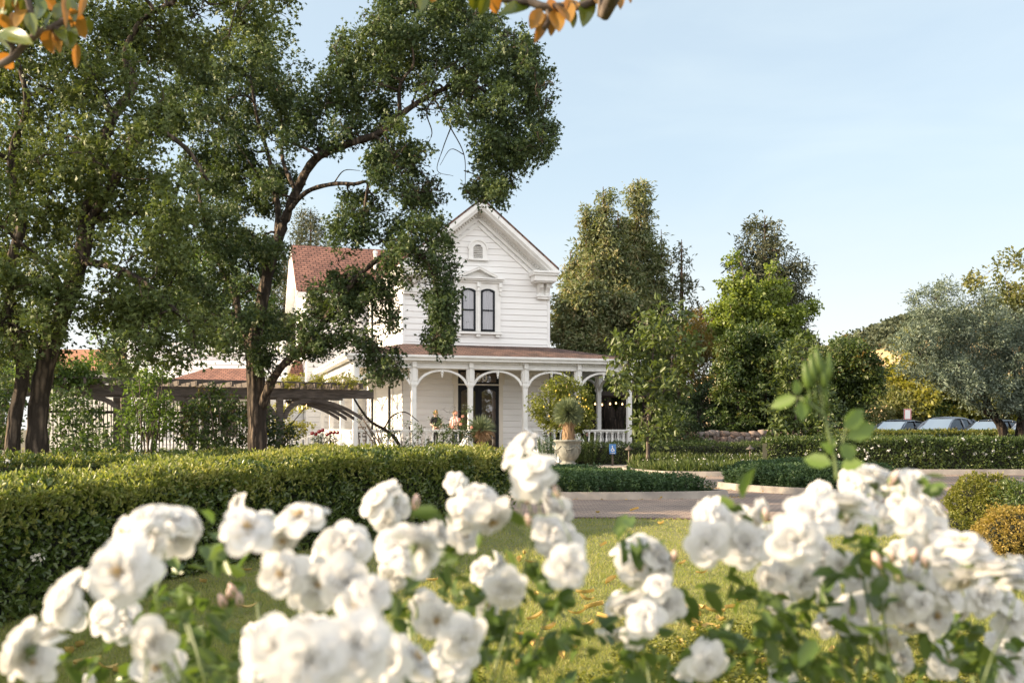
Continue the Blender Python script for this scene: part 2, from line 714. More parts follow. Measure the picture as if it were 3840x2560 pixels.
M = {}
M['white'] = solid('white_paint', (0.80, 0.79, 0.76), (0.70, 0.69, 0.66), 0.45, 2.5, 0.08, 60)
M['siding'] = solid('siding_paint', (0.80, 0.79, 0.77), (0.72, 0.71, 0.69), 0.5, 1.3, 0.12, 50, stretch=(0.3, 0.3, 3))
M['cream'] = solid('cream_paint', (0.74, 0.69, 0.60), (0.66, 0.62, 0.54), 0.5, 1.5, 0.08, 50)
M['ceiling'] = solid('porch_ceiling_paint', (0.66, 0.60, 0.48), None, 0.6, 2)
M['black'] = solid('black_paint', (0.014, 0.016, 0.02), (0.010, 0.011, 0.014), 0.6, 5, spec=0.2)
M['shingle'] = brickmat('red_shingles', (0.30, 0.15, 0.11), (0.21, 0.105, 0.08), (0.05, 0.028, 0.024), 0.34, 0.19, 0.022, 0.9, 0.6, nvar=0.55, nscale=2.0)
M['shingle_dk'] = brickmat('brown_shingles', (0.20, 0.12, 0.095), (0.10, 0.065, 0.055), (0.03, 0.02, 0.018), 0.34, 0.17, 0.02, 0.9, 0.6, nvar=0.55, nscale=2.0)
M['tile'] = brickmat('orange_roof_tiles', (0.44, 0.22, 0.13), (0.36, 0.17, 0.10), (0.14, 0.07, 0.05), 0.3, 0.16, 0.012, 0.9, 0.5, nvar=0.4)
M['paver'] = brickmat('brick_pavers', (0.36, 0.275, 0.22), (0.27, 0.215, 0.18), (0.09, 0.06, 0.05), 0.20, 0.10, 0.008, 0.85, 0.35, rot=0.35, nvar=0.5, nscale=0.7)
M['edging'] = brickmat('brick_edging', (0.20, 0.13, 0.11), (0.13, 0.09, 0.08), (0.05, 0.04, 0.035), 0.1, 0.2, 0.01, 0.9)
M['kerb'] = solid('kerb_concrete', (0.31, 0.275, 0.235), (0.18, 0.16, 0.14), 0.9, 2.2, 0.3, 60)
M['path'] = solid('concrete_path', (0.38, 0.32, 0.26), (0.28, 0.24, 0.20), 0.9, 1.4, 0.25, 50)
M['soil'] = solid('soil', (0.085, 0.06, 0.04), (0.04, 0.03, 0.02), 0.95, 3, 0.8, 25)
M['mulch'] = solid('dry_ground', (0.14, 0.115, 0.07), (0.07, 0.065, 0.035), 0.95, 0.5, 0.6, 20)
M['asphalt'] = solid('asphalt', (0.06, 0.06, 0.06), (0.045, 0.045, 0.045), 0.9, 3, 0.3, 80)
M['lawn'] = solid('lawn_turf', (0.20, 0.19, 0.065), (0.12, 0.13, 0.04), 0.95, 1.2, 0.8, 60)
M['bark_oak'] = bark('oak_bark', (0.15, 0.115, 0.085), (0.035, 0.028, 0.022), 11, 1.0, 0.07)
M['bark_grey'] = bark('grey_bark', (0.20, 0.16, 0.13), (0.08, 0.065, 0.055), 16, 0.6, 0.03)
M['bark_red'] = bark('red_bark', (0.20, 0.12, 0.08), (0.07, 0.04, 0.03), 8, 0.8, 0.06)
M['bark_dark'] = bark('dark_bark', (0.06, 0.045, 0.035), (0.02, 0.016, 0.013), 10, 1.0, 0.06)
M['oak'] = leafmat('oak_leaf', [(0.050, 0.074, 0.025), (0.078, 0.106, 0.033), (0.112, 0.14, 0.043), (0.17, 0.185, 0.06)], 0.52, 0.28, spec=0.25, nscale=0.5)
M['oak2'] = leafmat('oak_leaf_dark', [(0.036, 0.060, 0.028), (0.058, 0.088, 0.036), (0.088, 0.122, 0.046), (0.14, 0.165, 0.06)], 0.5, 0.26, spec=0.25, nscale=0.5)
M['redwood'] = leafmat('redwood_needles', [(0.09, 0.125, 0.062), (0.135, 0.165, 0.078), (0.19, 0.19, 0.09), (0.28, 0.19, 0.10)], 0.6, 0.25)
M['redwood_dk'] = leafmat('redwood_needles_dark', [(0.05, 0.066, 0.036), (0.075, 0.09, 0.042), (0.11, 0.105, 0.05), (0.16, 0.11, 0.055)], 0.6, 0.25)
M['conifer'] = leafmat('conifer_needles', [(0.055, 0.07, 0.045), (0.085, 0.095, 0.055), (0.12, 0.115, 0.065)], 0.6, 0.2)
M['ginkgo'] = leafmat('ginkgo_leaf', [(0.11, 0.155, 0.032), (0.155, 0.20, 0.042), (0.21, 0.245, 0.055)], 0.5, 0.4)
M['myrtle'] = leafmat('myrtle_leaf', [(0.032, 0.056, 0.016), (0.05, 0.08, 0.02), (0.075, 0.105, 0.026), (0.15, 0.12, 0.035)], 0.4, 0.25)
M['myrtle_tip'] = leafmat('myrtle_tip', [(0.16, 0.10, 0.025), (0.24, 0.13, 0.03), (0.12, 0.13, 0.03)], 0.45, 0.35)
M['magnolia'] = leafmat('young_magnolia_leaf', [(0.055, 0.080, 0.026), (0.088, 0.118, 0.036), (0.13, 0.155, 0.05)], 0.42, 0.33)
M['olive'] = leafmat('olive_leaf', [(0.085, 0.115, 0.075), (0.12, 0.155, 0.105), (0.16, 0.20, 0.15), (0.21, 0.245, 0.19)], 0.5, 0.2, (1.2, 1.25, 0.8))
M['lime'] = leafmat('yellow_green_leaf', [(0.16, 0.165, 0.03), (0.23, 0.22, 0.04), (0.28, 0.25, 0.05)], 0.5, 0.4)
M['pale'] = leafmat('pale_green_leaf', [(0.11, 0.13, 0.045), (0.16, 0.17, 0.06), (0.21, 0.19, 0.08)], 0.5, 0.35)
M['willow'] = leafmat('willow_leaf', [(0.055, 0.10, 0.022), (0.085, 0.135, 0.028), (0.12, 0.17, 0.035)], 0.5, 0.4)
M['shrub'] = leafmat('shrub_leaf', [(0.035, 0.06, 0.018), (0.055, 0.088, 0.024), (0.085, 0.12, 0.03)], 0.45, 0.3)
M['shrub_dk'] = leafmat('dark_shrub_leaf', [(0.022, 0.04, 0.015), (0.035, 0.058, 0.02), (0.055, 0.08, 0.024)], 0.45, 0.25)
M['shrub_ora'] = leafmat('bronze_shrub_leaf', [(0.07, 0.075, 0.02), (0.13, 0.10, 0.025), (0.20, 0.11, 0.03)], 0.5, 0.35)
M['hedge'] = leafmat('privet_leaf', [(0.038, 0.064, 0.017), (0.060, 0.092, 0.022), (0.088, 0.122, 0.028), (0.14, 0.15, 0.04)], 0.33, 0.26, spec=0.5, nscale=1.5)
M['hedge_tip'] = leafmat('privet_new_leaf_sunlit', [(0.095, 0.135, 0.03), (0.19, 0.21, 0.052), (0.36, 0.32, 0.12)], 0.38, 0.4)  # new growth, with the gold sunlight on the hedge tops put into its colour
M['boxwood'] = leafmat('boxwood_leaf', [(0.10, 0.12, 0.02), (0.15, 0.155, 0.026), (0.19, 0.17, 0.03)], 0.45, 0.35)
M['amber'] = leafmat('amber_leaf', [(0.22, 0.17, 0.04), (0.30, 0.21, 0.055), (0.26, 0.23, 0.06)], 0.5, 0.4)
M['grey_shrub'] = leafmat('green_germander_leaf', [(0.035, 0.068, 0.030), (0.05, 0.092, 0.037), (0.072, 0.12, 0.045)], 0.6, 0.25)
M['grass'] = leafmat('grass_blade', [(0.13, 0.175, 0.04), (0.20, 0.23, 0.055), (0.29, 0.28, 0.09), (0.37, 0.31, 0.14)], 0.55, 0.4)
M['meadow'] = leafmat('meadow_blade', [(0.05, 0.085, 0.02), (0.08, 0.115, 0.03), (0.13, 0.14, 0.045)], 0.55, 0.35)
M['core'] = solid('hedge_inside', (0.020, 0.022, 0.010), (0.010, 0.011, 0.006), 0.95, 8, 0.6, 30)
M['lemon_leaf'] = leafmat('lemon_leaf', [(0.09, 0.11, 0.02), (0.14, 0.16, 0.026), (0.20, 0.20, 0.035)], 0.4, 0.35)
M['lemon'] = solid('lemon_peel', (0.62, 0.42, 0.05), (0.5, 0.36, 0.04), 0.45, 8)
M['yucca'] = leafmat('yucca_blade', [(0.13, 0.17, 0.09), (0.19, 0.23, 0.125), (0.25, 0.28, 0.15)], 0.45, 0.15, (1.2, 1.2, 0.8))
M['yucca_dry'] = leafmat('dry_blade', [(0.30, 0.20, 0.11), (0.40, 0.27, 0.15), (0.35, 0.20, 0.12)], 0.7, 0.2, (1.2, 1.1, 0.9))
M['wood'] = solid('weathered_wood', (0.125, 0.10, 0.082), (0.055, 0.045, 0.037), 0.85, 3, 0.5, 30, stretch=(1, 1, 6))
M['wood_dk'] = solid('dark_wood', (0.055, 0.042, 0.034), (0.03, 0.024, 0.02), 0.85, 4, 0.4, 30)
M['stone_urn'] = solid('urn_stone', (0.27, 0.27, 0.235), (0.12, 0.125, 0.11), 0.8, 4, 0.3, 40, stretch=(2, 2, 0.8))
M['metal'] = solid('bronze_metal', (0.16, 0.13, 0.11), (0.10, 0.085, 0.07), 0.5, 12, metal=0.6)
M['glass'] = glassmat('window_glass', mix=0.12)
M['glass_dk'] = glassmat('car_glass', (0.16, 0.19, 0.21), 0.05)
M['curtain'] = solid('lace_curtain', (0.40, 0.36, 0.38), (0.24, 0.22, 0.235), 0.9, 9, stretch=(6, 6, 0.3))
M['dark'] = solid('dark_interior', (0.035, 0.028, 0.022), (0.02, 0.016, 0.012), 0.8, 2)
M['petal'] = petalmat('white_petal', (0.76, 0.755, 0.745), (0.70, 0.69, 0.67))
M['petal_pink'] = petalmat('blush_petal', (0.80, 0.52, 0.47), (0.86, 0.74, 0.66))
M['petal_red'] = petalmat('red_petal', (0.38, 0.02, 0.03), (0.25, 0.01, 0.02), 0.2)
M['petal_peach'] = petalmat('peach_petal', (0.80, 0.42, 0.30), (0.85, 0.60, 0.50))
M['stamen'] = solid('stamen', (0.52, 0.40, 0.20), (0.36, 0.24, 0.11), 0.8, 60)
M['rose_leaf'] = leafmat('rose_leaf', [(0.045, 0.085, 0.02), (0.075, 0.12, 0.028), (0.12, 0.165, 0.038)], 0.35, 0.33, nscale=6)
M['rose_shoot'] = leafmat('rose_shoot_leaf', [(0.09, 0.15, 0.03), (0.13, 0.19, 0.04)], 0.4, 0.4, nscale=6)
M['stem'] = solid('green_stem', (0.10, 0.14, 0.035), (0.07, 0.10, 0.03), 0.5, 20)
M['mag_top'] = leafmat('glossy_magnolia_leaf', [(0.05, 0.08, 0.012), (0.09, 0.12, 0.016), (0.14, 0.15, 0.02)], 0.22, 0.3, (1.9, 1.4, 0.4), spec=0.6, nscale=4)
M['mag_back'] = leafmat('rusty_magnolia_leaf', [(0.20, 0.11, 0.022), (0.28, 0.15, 0.03), (0.34, 0.20, 0.05)], 0.4, 0.35, (1.6, 1.15, 0.6), nscale=4)
M['dead_leaf'] = leafmat('fallen_leaf', [(0.30, 0.16, 0.05), (0.42, 0.25, 0.08), (0.38, 0.30, 0.09), (0.26, 0.12, 0.05)], 0.55, 0.2, (1.1, 1.0, 0.7), nscale=0.5)

# ------------------------------------------------------------------ ground, lawn, drive, islands, path, hill


def sheet(name, poly, z, mat, kind='structure'):
    mb = MB()
    mb.add([(x, y, z) for x, y in poly], [tuple(range(len(poly)))])
    return tag(mb.build(name, mat), kind=kind)


def smooth_poly(pts, n=6):
    p = [np.array(q, float) for q in pts]
    m = len(p)
    out = []
    for i in range(m):
        a, b, c, d = p[i - 1], p[i], p[(i + 1) % m], p[(i + 2) % m]
        for k in range(n):
            t = k / n
            out.append(tuple(0.5 * (2 * b + (c - a) * t + (2 * a - 5 * b + 4 * c - d) * t * t + (3 * b - a - 3 * c + d) * t ** 3)))
    return out


sheet('ground', [(-2500, -300), (2500, -300), (2500, 4000), (-2500, 4000)], -0.012, M['mulch'])
LAWN = [(-14, -6), (12, -6), (12, 9), (9.5, 12.5), (6.5, 14.6), (3.5, 15.4), (0, 15.75), (-3, 15.9), (-14, 15.9)]
sheet('lawn', LAWN, 0.0, M['lawn'])
sheet('drive', [(-6, 15.0), (13, 7), (60, 7), (60, 31.2), (24, 31.2), (7, 31.2), (4.6, 30.0), (3.4, 33.5), (-6, 33.5)], -0.004, M['paver'])
sheet('path', [(-5, 33.5), (3.45, 33.5), (3.1, 35.5), (5.5, 39.6), (-5, 39.6)], 0.0, M['path'])
e_ = MB()
A_ = [(6.6, 14.62, 0), (3.5, 15.42, 0), (0, 15.77, 0), (-3, 15.92, 0)]
B_ = [(6.7, 14.80, 0), (3.55, 15.6, 0), (0, 15.95, 0), (-3, 16.1, 0)]
e_.strip(curve_pts(A_, 5), curve_pts(B_, 5), (0, 0, 0.012))
tag(e_.build('lawn_edging', M['edging']), kind='structure')


def island(poly, name, h=0.14, w=0.16):
    """kerb ring and soil"""
    s = smooth_poly(poly, 5)
    c = np.mean(np.array(s), 0)
    n = len(s)
    inn = []
    for i in range(n):
        a, b = np.array(s[i - 1]), np.array(s[(i + 1) % n])
        t = (b - a) / np.linalg.norm(b - a)
        q = np.array([-t[1], t[0]])
        if np.dot(q, c - np.array(s[i])) < 0:
            q = -q
        inn.append(tuple(np.array(s[i]) + q * w))
    kb = MB()
    out3 = [(x, y, -0.01) for x, y in s]
    top = [(x + (ix - x) * 0.22, y + (iy - y) * 0.22, h) for (x, y), (ix, iy) in zip(s, inn)]
    in3 = [(x, y, h) for x, y in inn]
    low = [(x, y, 0.02) for x, y in inn]
    kb.add(out3 + top + in3 + low, [(k * n + i, k * n + (i + 1) % n, (k + 1) * n + (i + 1) % n, (k + 1) * n + i) for k in range(3) for i in range(n)])
    tag(kb.build('kerb', M['kerb']), kind='structure')
    sl = MB()
    sl.add([(x, y, h - 0.05) for x, y in inn], [tuple(range(n))])
    tag(sl.build('planting_soil', M['soil']), kind='structure')
    return s, inn


ISL1 = [(-3.2, 21.2), (-0.5, 20.25), (1.5, 19.95), (3.4, 20.15), (4.35, 20.5), (4.45, 21.0), (3.6, 22.4), (2.6, 25.0), (1.0, 27.2), (-2.5, 27.8), (-4.2, 24.5)]
ISL2 = [(4.95, 24.2), (5.2, 23.0), (6.0, 21.7), (7.2, 20.9), (8.3, 20.9), (8.9, 22.3), (8.4, 24.6), (7.0, 25.9), (5.6, 25.6)]
BED3 = [(3.7, 33.2), (4.3, 30.6), (5.2, 29.95), (7.0, 29.9), (9.5, 30.4), (11.0, 34.0), (11.0, 39.2), (6.0, 39.6), (4.2, 36.0)]
BED4 = [(7.7, 31.4), (9.5, 31.05), (14, 31.0), (22, 31.0), (27, 31.3), (27, 35.5), (20, 37), (11, 36), (8.2, 33.5)]
S1 = island(ISL1, 'center')
S2 = island(ISL2, 'right')
S3 = island(BED3, 'back')
S4 = island(BED4, 'far', 0.16)

# parking court behind the flowering hedge, a step above the drive
pk = MB()
pk.bx(9, 60, 40, 75, -0.1, 0.36)
tag(pk.build('parking_court', M['asphalt']), kind='structure')

# dry hill with oak woods
hx, hy = np.meshgrid(np.linspace(40, 1500, 90), np.linspace(420, 1500, 60))


def hill_z(x, y):
    r = np.exp(-(((x - 315) / 120.0) ** 2)) * 70 + np.exp(-(((x - 620) / 230.0) ** 2)) * 88 + np.exp(-(((x - 1100) / 300.0) ** 2)) * 70
    ramp_ = np.clip((y - 430) / 330.0, 0, 1) ** 0.8
    p = np.stack([x / 60.0, y / 60.0, x * 0], -1)
    return r * ramp_ + (vnoise(p) - 0.5) * 12 * ramp_ - 2


hm = MB()
nx, ny = hx.shape[1], hx.shape[0]
hz = hill_z(hx, hy)
hm.sm = True
hm.add(np.stack([hx, hy, hz], -1).reshape(-1, 3), [(j * nx + i, j * nx + i + 1, (j + 1) * nx + i + 1, (j + 1) * nx + i) for j in range(ny - 1) for i in range(nx - 1)])
M['hill'] = solid('dry_hill', (0.50, 0.34, 0.17), (0.40, 0.30, 0.15), 0.95, 0.02)
tag(hm.build('hill', M['hill']), kind='structure')
wx = rng.uniform(150, 700, 5200)
wy = rng.uniform(560, 860, 5200)
keep = (vnoise(np.stack([wx / 70, wy / 45, wx * 0 + 3], -1)) > 0.43)
zz_ = hill_z(wx, wy)
keep &= ~((zz_ > 40) & (zz_ < 56) & (rng.random(len(wx)) < .9))
wx, wy = wx[keep], wy[keep]
wc = np.stack([wx, wy, hill_z(wx, wy) + 2.5, rng.uniform(3.5, 6.5, len(wx))], -1)
p_, d_ = clump_sprigs(wc, 2.2, 0.8, 0.6)
M['woods'] = leafmat('far_oak_foliage', [(0.05, 0.066, 0.04), (0.075, 0.09, 0.05), (0.10, 0.11, 0.062)], 0.8, 0.1, nscale=0.02)
tag(leaf_cloud('hill_woods', M['woods'], None, p_, d_, 1, 0.5, 2.6, 2.0), kind='stuff', label='dark oak woods covering the far dry hill', cat='woods')

# ------------------------------------------------------------------ the white house
A17 = R(17)
C0 = np.array([-4.94, 45.0])
UX = np.array([math.cos(A17), math.sin(A17)])
UY = np.array([-math.sin(A17), math.cos(A17)])


def hw(u, v, z):
    q = C0 + UX * u + UY * v
    return np.array([q[0], q[1], z])


house = thing('white_house', 'tall white clapboard Victorian house with red roof and wraparound porch', 'house', (C0[0], C0[1], 0), A17)
PW = 7.0
EZ, AZ = 8.85, 11.85           # eave and ridge
FL = 0.48                      # porch floor


def siding(mb, O, d, nrm, a, b, z0, z1, bh=0.275, proud=0.031):
    """lapped boards on the wall through O along d; a(z), b(z) are its ends"""
    z = z0
    O, d, nrm = np.array(O, float), np.array(d, float), np.array(nrm, float)

    def pt(s, off, zz):
        q = O + d * s + nrm * off
        return (q[0], q[1], zz)
    while z < z1 - 0.01:
        t = min(z + bh, z1)
        g = 0.018
        mb.add([pt(a(z), proud, z + g), pt(b(z), proud, z + g), pt(b(t), 0.008, t), pt(a(t), 0.008, t)], [(0, 1, 2, 3)])
        mb.add([pt(a(z), 0.0, z), pt(b(z), 0.0, z), pt(b(z), proud, z + g), pt(a(z), proud, z + g)], [(0, 1, 2, 3)])
        z = t


def const(c):
    return lambda z: c


def gable(z0, z1, lo, hi):
    c = (lo + hi) / 2

    def a(z):
        return lo if z <= z0 else lo + (c - lo) * min(1, (z - z0) / (z1 - z0))

    def b(z):
        return hi if z <= z0 else hi + (c - hi) * min(1, (z - z0) / (z1 - z0))
    return a, b


ga, gb = gable(EZ - 0.12, AZ - 0.18, 0, PW)
w = MB()
siding(w, (0, 0), (1, 0), (0, -1), ga, gb, 0.42, AZ - 0.22)
w.bx(0.02, PW - 0.02, 0.03, 0.2, 0, EZ)
w.prism([(0.05, 0.03, EZ), (PW - 0.05, 0.03, EZ), (PW / 2, 0.03, AZ - 0.2)], (0, 0.15, 0))
w.bx(-0.03, 0.10, -0.045, 0.0, 5.2, EZ - 0.7)      # corner boards
w.bx(PW - 0.10, PW + 0.03, -0.045, 0.0, 5.2, EZ - 0.7)
w.build('front_wall', M['siding'], house)
w = MB()
siding(w, (0, 11), (0, -1), (-1, 0), const(0.0), const(11.0), 0.42, EZ - 0.2)
w.bx(0.03, 0.2, 0.2, 18, 0, EZ)
w.build('side_wall', M['siding'], house)
w = MB()
siding(w, (PW, 0), (0, 1), (1, 0), const(0.0), const(18.0), 0.42, EZ - 0.2)
w.bx(PW - 0.2, PW - 0.03, 0.2, 18, 0, EZ)
w.build('side_wall', M['siding'], house)

# main roof slabs and gable trim
SL = (AZ - EZ) / (PW / 2 + 0.16)
ue0, ue1 = -0.16, PW + 0.16


def rz(u):
    return AZ - abs(u - PW / 2) * SL


rf = MB()
for a, b in ((ue0 - 0.06, PW / 2), (ue1 + 0.06, PW / 2)):
    rf.prism([(a, -0.80, rz(a)), (b, -0.80, rz(b)), (b, -0.80, rz(b) + 0.11), (a, -0.80, rz(a) + 0.11)], (0, 15.3, 0))
rf.build('roof', M['shingle_dk'], house)
tr = MB()
for e, sgn in ((ue0, 1), (ue1, -1)):
    def L2(y, off, e=e):
        return (e, y, rz(e) - off), (PW / 2, y, rz(PW / 2) - off)
    for y, off, wd, ht in ((-0.74, 0.11, 0.09, 0.20), (-0.69, 0.24, 0.10, 0.10), (-0.66, 0.33, 0.06, 0.10)):
        p, q = L2(y, off)
        tr.beam(p, q, wd, ht)
    p, q = L2(-0.33, 0.40)
    tr.beam(p, q, 0.62, 0.035)
    p, q = L2(-0.05, 0.58)
    tr.beam(p, q, 0.08, 0.32)
    p, q = L2(-0.06, 0.76)
    tr.beam(p, q, 0.13, 0.07)
    p, q = L2(-0.04, 1.12)
    q = (PW / 2, q[1], q[2])
    p2 = (e + 0.78 * sgn, -0.045, rz(e + 0.78 * sgn) - 1.0)
    q2 = (PW / 2, -0.045, rz(PW / 2) - 1.0)
    tr.beam(p2, q2, 0.07, 0.11)
tr.build('gable_trim', M['white'], house)


def comb(p, q, n, tooth, gap_top, depth, up=(0, 0, 1)):
    """one moulding with teeth along its lower edge"""
    p, q, up = Vector(p), Vector(q), Vector(up)
    d = (q - p)
    pts = [p + up * gap_top, q + up * gap_top]
    for i in range(n):
        a = 1 - (i + 0.2) / n
        b = 1 - (i + 0.75) / n
        pts += [p + d * a, p + d * a - up * tooth, p + d * b - up * tooth, p + d * b]
    m = MB()
    m.prism(pts, depth)
    return m


for e, sgn in ((ue0, 1), (ue1, -1)):
    up = Vector((-sgn * SL, 0, 1)).normalized()
    comb((e + 0.3 * sgn, -0.17, rz(e + 0.3 * sgn) - 0.47), (PW / 2, -0.17, rz(PW / 2) - 0.47), 32, 0.10, 0.05, (0, 0.1, 0), up).build('dentil_course', M['white'], house)
for e, sgn in ((ue0 - 0.04, 1), (ue1 + 0.04, -1)):
    cr = MB()
    def bb(a, b, y0, y1, z0, z1):
        x0, x1 = sorted((e + sgn * a, e + sgn * b))
        cr.bx(x0, x1, y0, y1, z0, z1)
    bb(-0.06, 1.22, -0.86, 0.02, 8.66, 8.76)
    bb(0.0, 1.22, -0.80, 0.02, 8.56, 8.66)
    bb(0.06, 1.14, -0.72, 0.02, 8.30, 8.56)
    bb(0.12, 1.06, -0.64, 0.02, 8.24, 8.30)
    # scrolled corbel and its base
    x = e + sgn * 0.52
    cr.prism([(x - 0.28, -0.03, 8.24), (x - 0.28, -0.40, 8.24), (x - 0.28, -0.38, 8.05), (x - 0.28, -0.26, 7.92), (x - 0.28, -0.20, 7.80), (x - 0.28, -0.20, 7.72), (x - 0.28, -0.03, 7.72)], (0.20, 0, 0))
    cr.prism([(x + 0.06, -0.03, 8.24), (x + 0.06, -0.40, 8.24), (x + 0.06, -0.38, 8.05), (x + 0.06, -0.26, 7.92), (x + 0.06, -0.20, 7.80), (x + 0.06, -0.20, 7.72), (x + 0.06, -0.03, 7.72)], (0.20, 0, 0))
    cr.bx(x - 0.36, x + 0.36, -0.24, -0.02, 7.62, 7.71)
    cr.bx(x - 0.32, x + 0.32, -0.19, -0.02, 7.52, 7.62)
    cr.bx(x - 0.30, x + 0.30, -0.12, -0.02, 7.71, 8.24)
    cr.build('cornice_return', M['white'], house, bevel=0.008)
# side eaves cornice
ec = MB()
for u0, u1 in ((-0.16, 0.03), (PW - 0.03, PW + 0.16)):
    ec.bx(u0, u1, 0.03, 11.0 if u0 < 0 else 18, 8.62, 8.70)
    if u0 < 0:
        ec.bx(u0 - 0.06, u0 + 0.05, 0.03, 11.0, 8.52, 8.78)
        ec.bx(-0.08, 0.0, 0.03, 11, 8.2, 8.62)
    else:
        ec.bx(u1 - 0.05, u1 + 0.06, 0.03, 18, 8.52, 8.78)
        ec.bx(PW, PW + 0.12, 0.03, 18, 8.2, 8.62)
ec.build('eaves_cornice', M['white'], house)


def arch_pts(cx, w2, z0, z1, rise, y, n=10):
    """outline of an opening with a segmental head, from lower left round to lower right"""
    pts = [(cx - w2, y, z0)]
    for i in range(n + 1):
        t = -1 + 2 * i / n
        pts.append((cx + w2 * t, y, z1 - rise * t * t))
    pts.append((cx + w2, y, z0))
    return pts


def sash_window(parent, cx, w2, z0, z1, y, rise=0.10, fr=0.085):
    f = MB()
    f.strip(arch_pts(cx, w2, z0, z1, rise, y), arch_pts(cx, w2 - fr, z0 + fr, z1 - fr, rise * 0.9, y), (0, 0.07, 0))
    f.bx(cx - w2, cx + w2, y, y + 0.07, z0 - 0.001, z0 + fr)
    zm = z0 + (z1 - z0) * 0.49
    f.bx(cx - w2 + fr * 0.8, cx + w2 - fr * 0.8, y + 0.01, y + 0.065, zm - 0.035, zm + 0.035)
    o = f.build('window', M['black'], parent)
    g = MB()
    p = arch_pts(cx, w2 - fr * 0.8, z0 + fr * 0.8, z1 - fr * 0.8, rise * 0.9, y + 0.035)
    g.add(p, [tuple(range(len(p)))])
    g.build('pane', M['glass'], o)
    c = MB()
    c.sm = True
    for s in (-1, 1):
        lo, hi = sorted((cx + s * w2 * 0.96, cx + s * w2 * 0.04))
        c.grid(lambda a, b: (lo + (hi - lo) * (a if s < 0 else a), y + 0.083 + 0.012 * math.sin(a * 44) + 0.0 * b, z0 + 0.02 + (z1 - z0 - rise - 0.03) * b), 40, 3)
    c.build('curtain', M['curtain'], o)
    return o


sash_window(house, 3.04, 0.335, 5.94, 7.90, -0.145)
sash_window(house, 3.96, 0.335, 5.94, 7.90, -0.145)
hd = MB()
for cx in (3.04, 3.96):
    hd.strip(arch_pts(cx, 0.335, 5.92, 7.90, 0.10, -0.12), [(cx - 0.46, -0.12, 5.92)] + [(cx - 0.46 + 0.92 * i / 10, -0.12, 8.16) for i in range(11)] + [(cx + 0.46, -0.12, 5.92)], (0, 0.09, 0))
hd.bx(2.42, 2.58, -0.115, -0.03, 5.92, 8.16)
hd.bx(4.42, 4.58, -0.115, -0.03, 5.92, 8.16)
hd.bx(3.46, 3.54, -0.15, -0.12, 5.92, 8.0)
hd.bx(2.36, 4.64, -0.19, -0.02, 5.80, 5.90)        # sill
for x in (2.46, 3.40, 4.34):
    hd.bx(x, x + 0.20, -0.15, -0.02, 5.68, 5.79)
hd.bx(2.40, 4.60, -0.20, -0.02, 8.16, 8.24)        # hood shelf
hd.bx(2.33, 4.67, -0.30, -0.02, 8.25, 8.31)
hd.bx(2.28, 4.72, -0.36, -0.02, 8.32, 8.38)
for a, b in ((2.62, 3.5), (4.38, 3.5)):
    hd.beam((a, -0.24, 8.40), (b, -0.24, 8.80), 0.26, 0.09)
    hd.beam((a, -0.22, 8.46), (b, -0.22, 8.88), 0.34, 0.05)
hd.prism([(2.72, -0.11, 8.38), (4.28, -0.11, 8.38), (3.5, -0.11, 8.76)], (0, 0.08, 0))
for x in (2.45, 3.5, 4.55):
    hd.bx(x - 0.075, x + 0.075, -0.26, -0.12, 7.96, 8.15)
    hd.bx(x - 0.06, x + 0.06, -0.22, -0.12, 7.78, 7.95)
    hd.bx(x - 0.045, x + 0.045, -0.18, -0.12, 7.62, 7.77)
hd.build('window_hood', M['white'], house, bevel=0.006)

vt = MB()
o_ = [(3.05, -0.10, 9.28)] + [(3.5 - 0.45 * math.cos(math.pi * i / 16), -0.10, 9.72 + 0.42 * math.sin(math.pi * i / 16)) for i in range(17)] + [(3.95, -0.10, 9.28)]
i_ = [(3.28, -0.10, 9.28)] + [(3.5 - 0.22 * math.cos(math.pi * i / 16), -0.10, 9.74 + 0.19 * math.sin(math.pi * i / 16)) for i in range(17)] + [(3.72, -0.10, 9.28)]
vt.strip(o_, i_, (0, 0.08, 0))
o2 = [(3.02, -0.14, 9.70)] + [(3.5 - 0.48 * math.cos(math.pi * i / 16), -0.14, 9.74 + 0.44 * math.sin(math.pi * i / 16)) for i in range(17)] + [(3.98, -0.14, 9.70)]
i2 = [(3.10, -0.14, 9.70)] + [(3.5 - 0.40 * math.cos(math.pi * i / 16), -0.14, 9.74 + 0.36 * math.sin(math.pi * i / 16)) for i in range(17)] + [(3.90, -0.14, 9.70)]
vt.strip(o2, i2, (0, 0.04, 0))
vt.bx(3.0, 4.0, -0.17, -0.02, 9.20, 9.275)
vo = vt.build('gable_vent', M['white'], house)
lv = MB()
for i in range(7):
    z = 9.33 + i * 0.082
    hwid = 0.21 if z < 9.74 else max(0.05, math.sqrt(max(0.0, 0.21 ** 2 - (z - 9.73) ** 2)))
    lv.beam((3.5 - hwid, -0.075, z), (3.5 + hwid, -0.075, z), 0.02, 0.06, (0, -0.7, 0.7))
lv.build('louvre', M['white'], vo)
lb = MB()
lb.add([(3.3, -0.045, 9.28), (3.7, -0.045, 9.28), (3.7, -0.045, 9.90), (3.3, -0.045, 9.90)], [(0, 1, 2, 3)])
lb.build('vent_opening', M['dark'], vo)


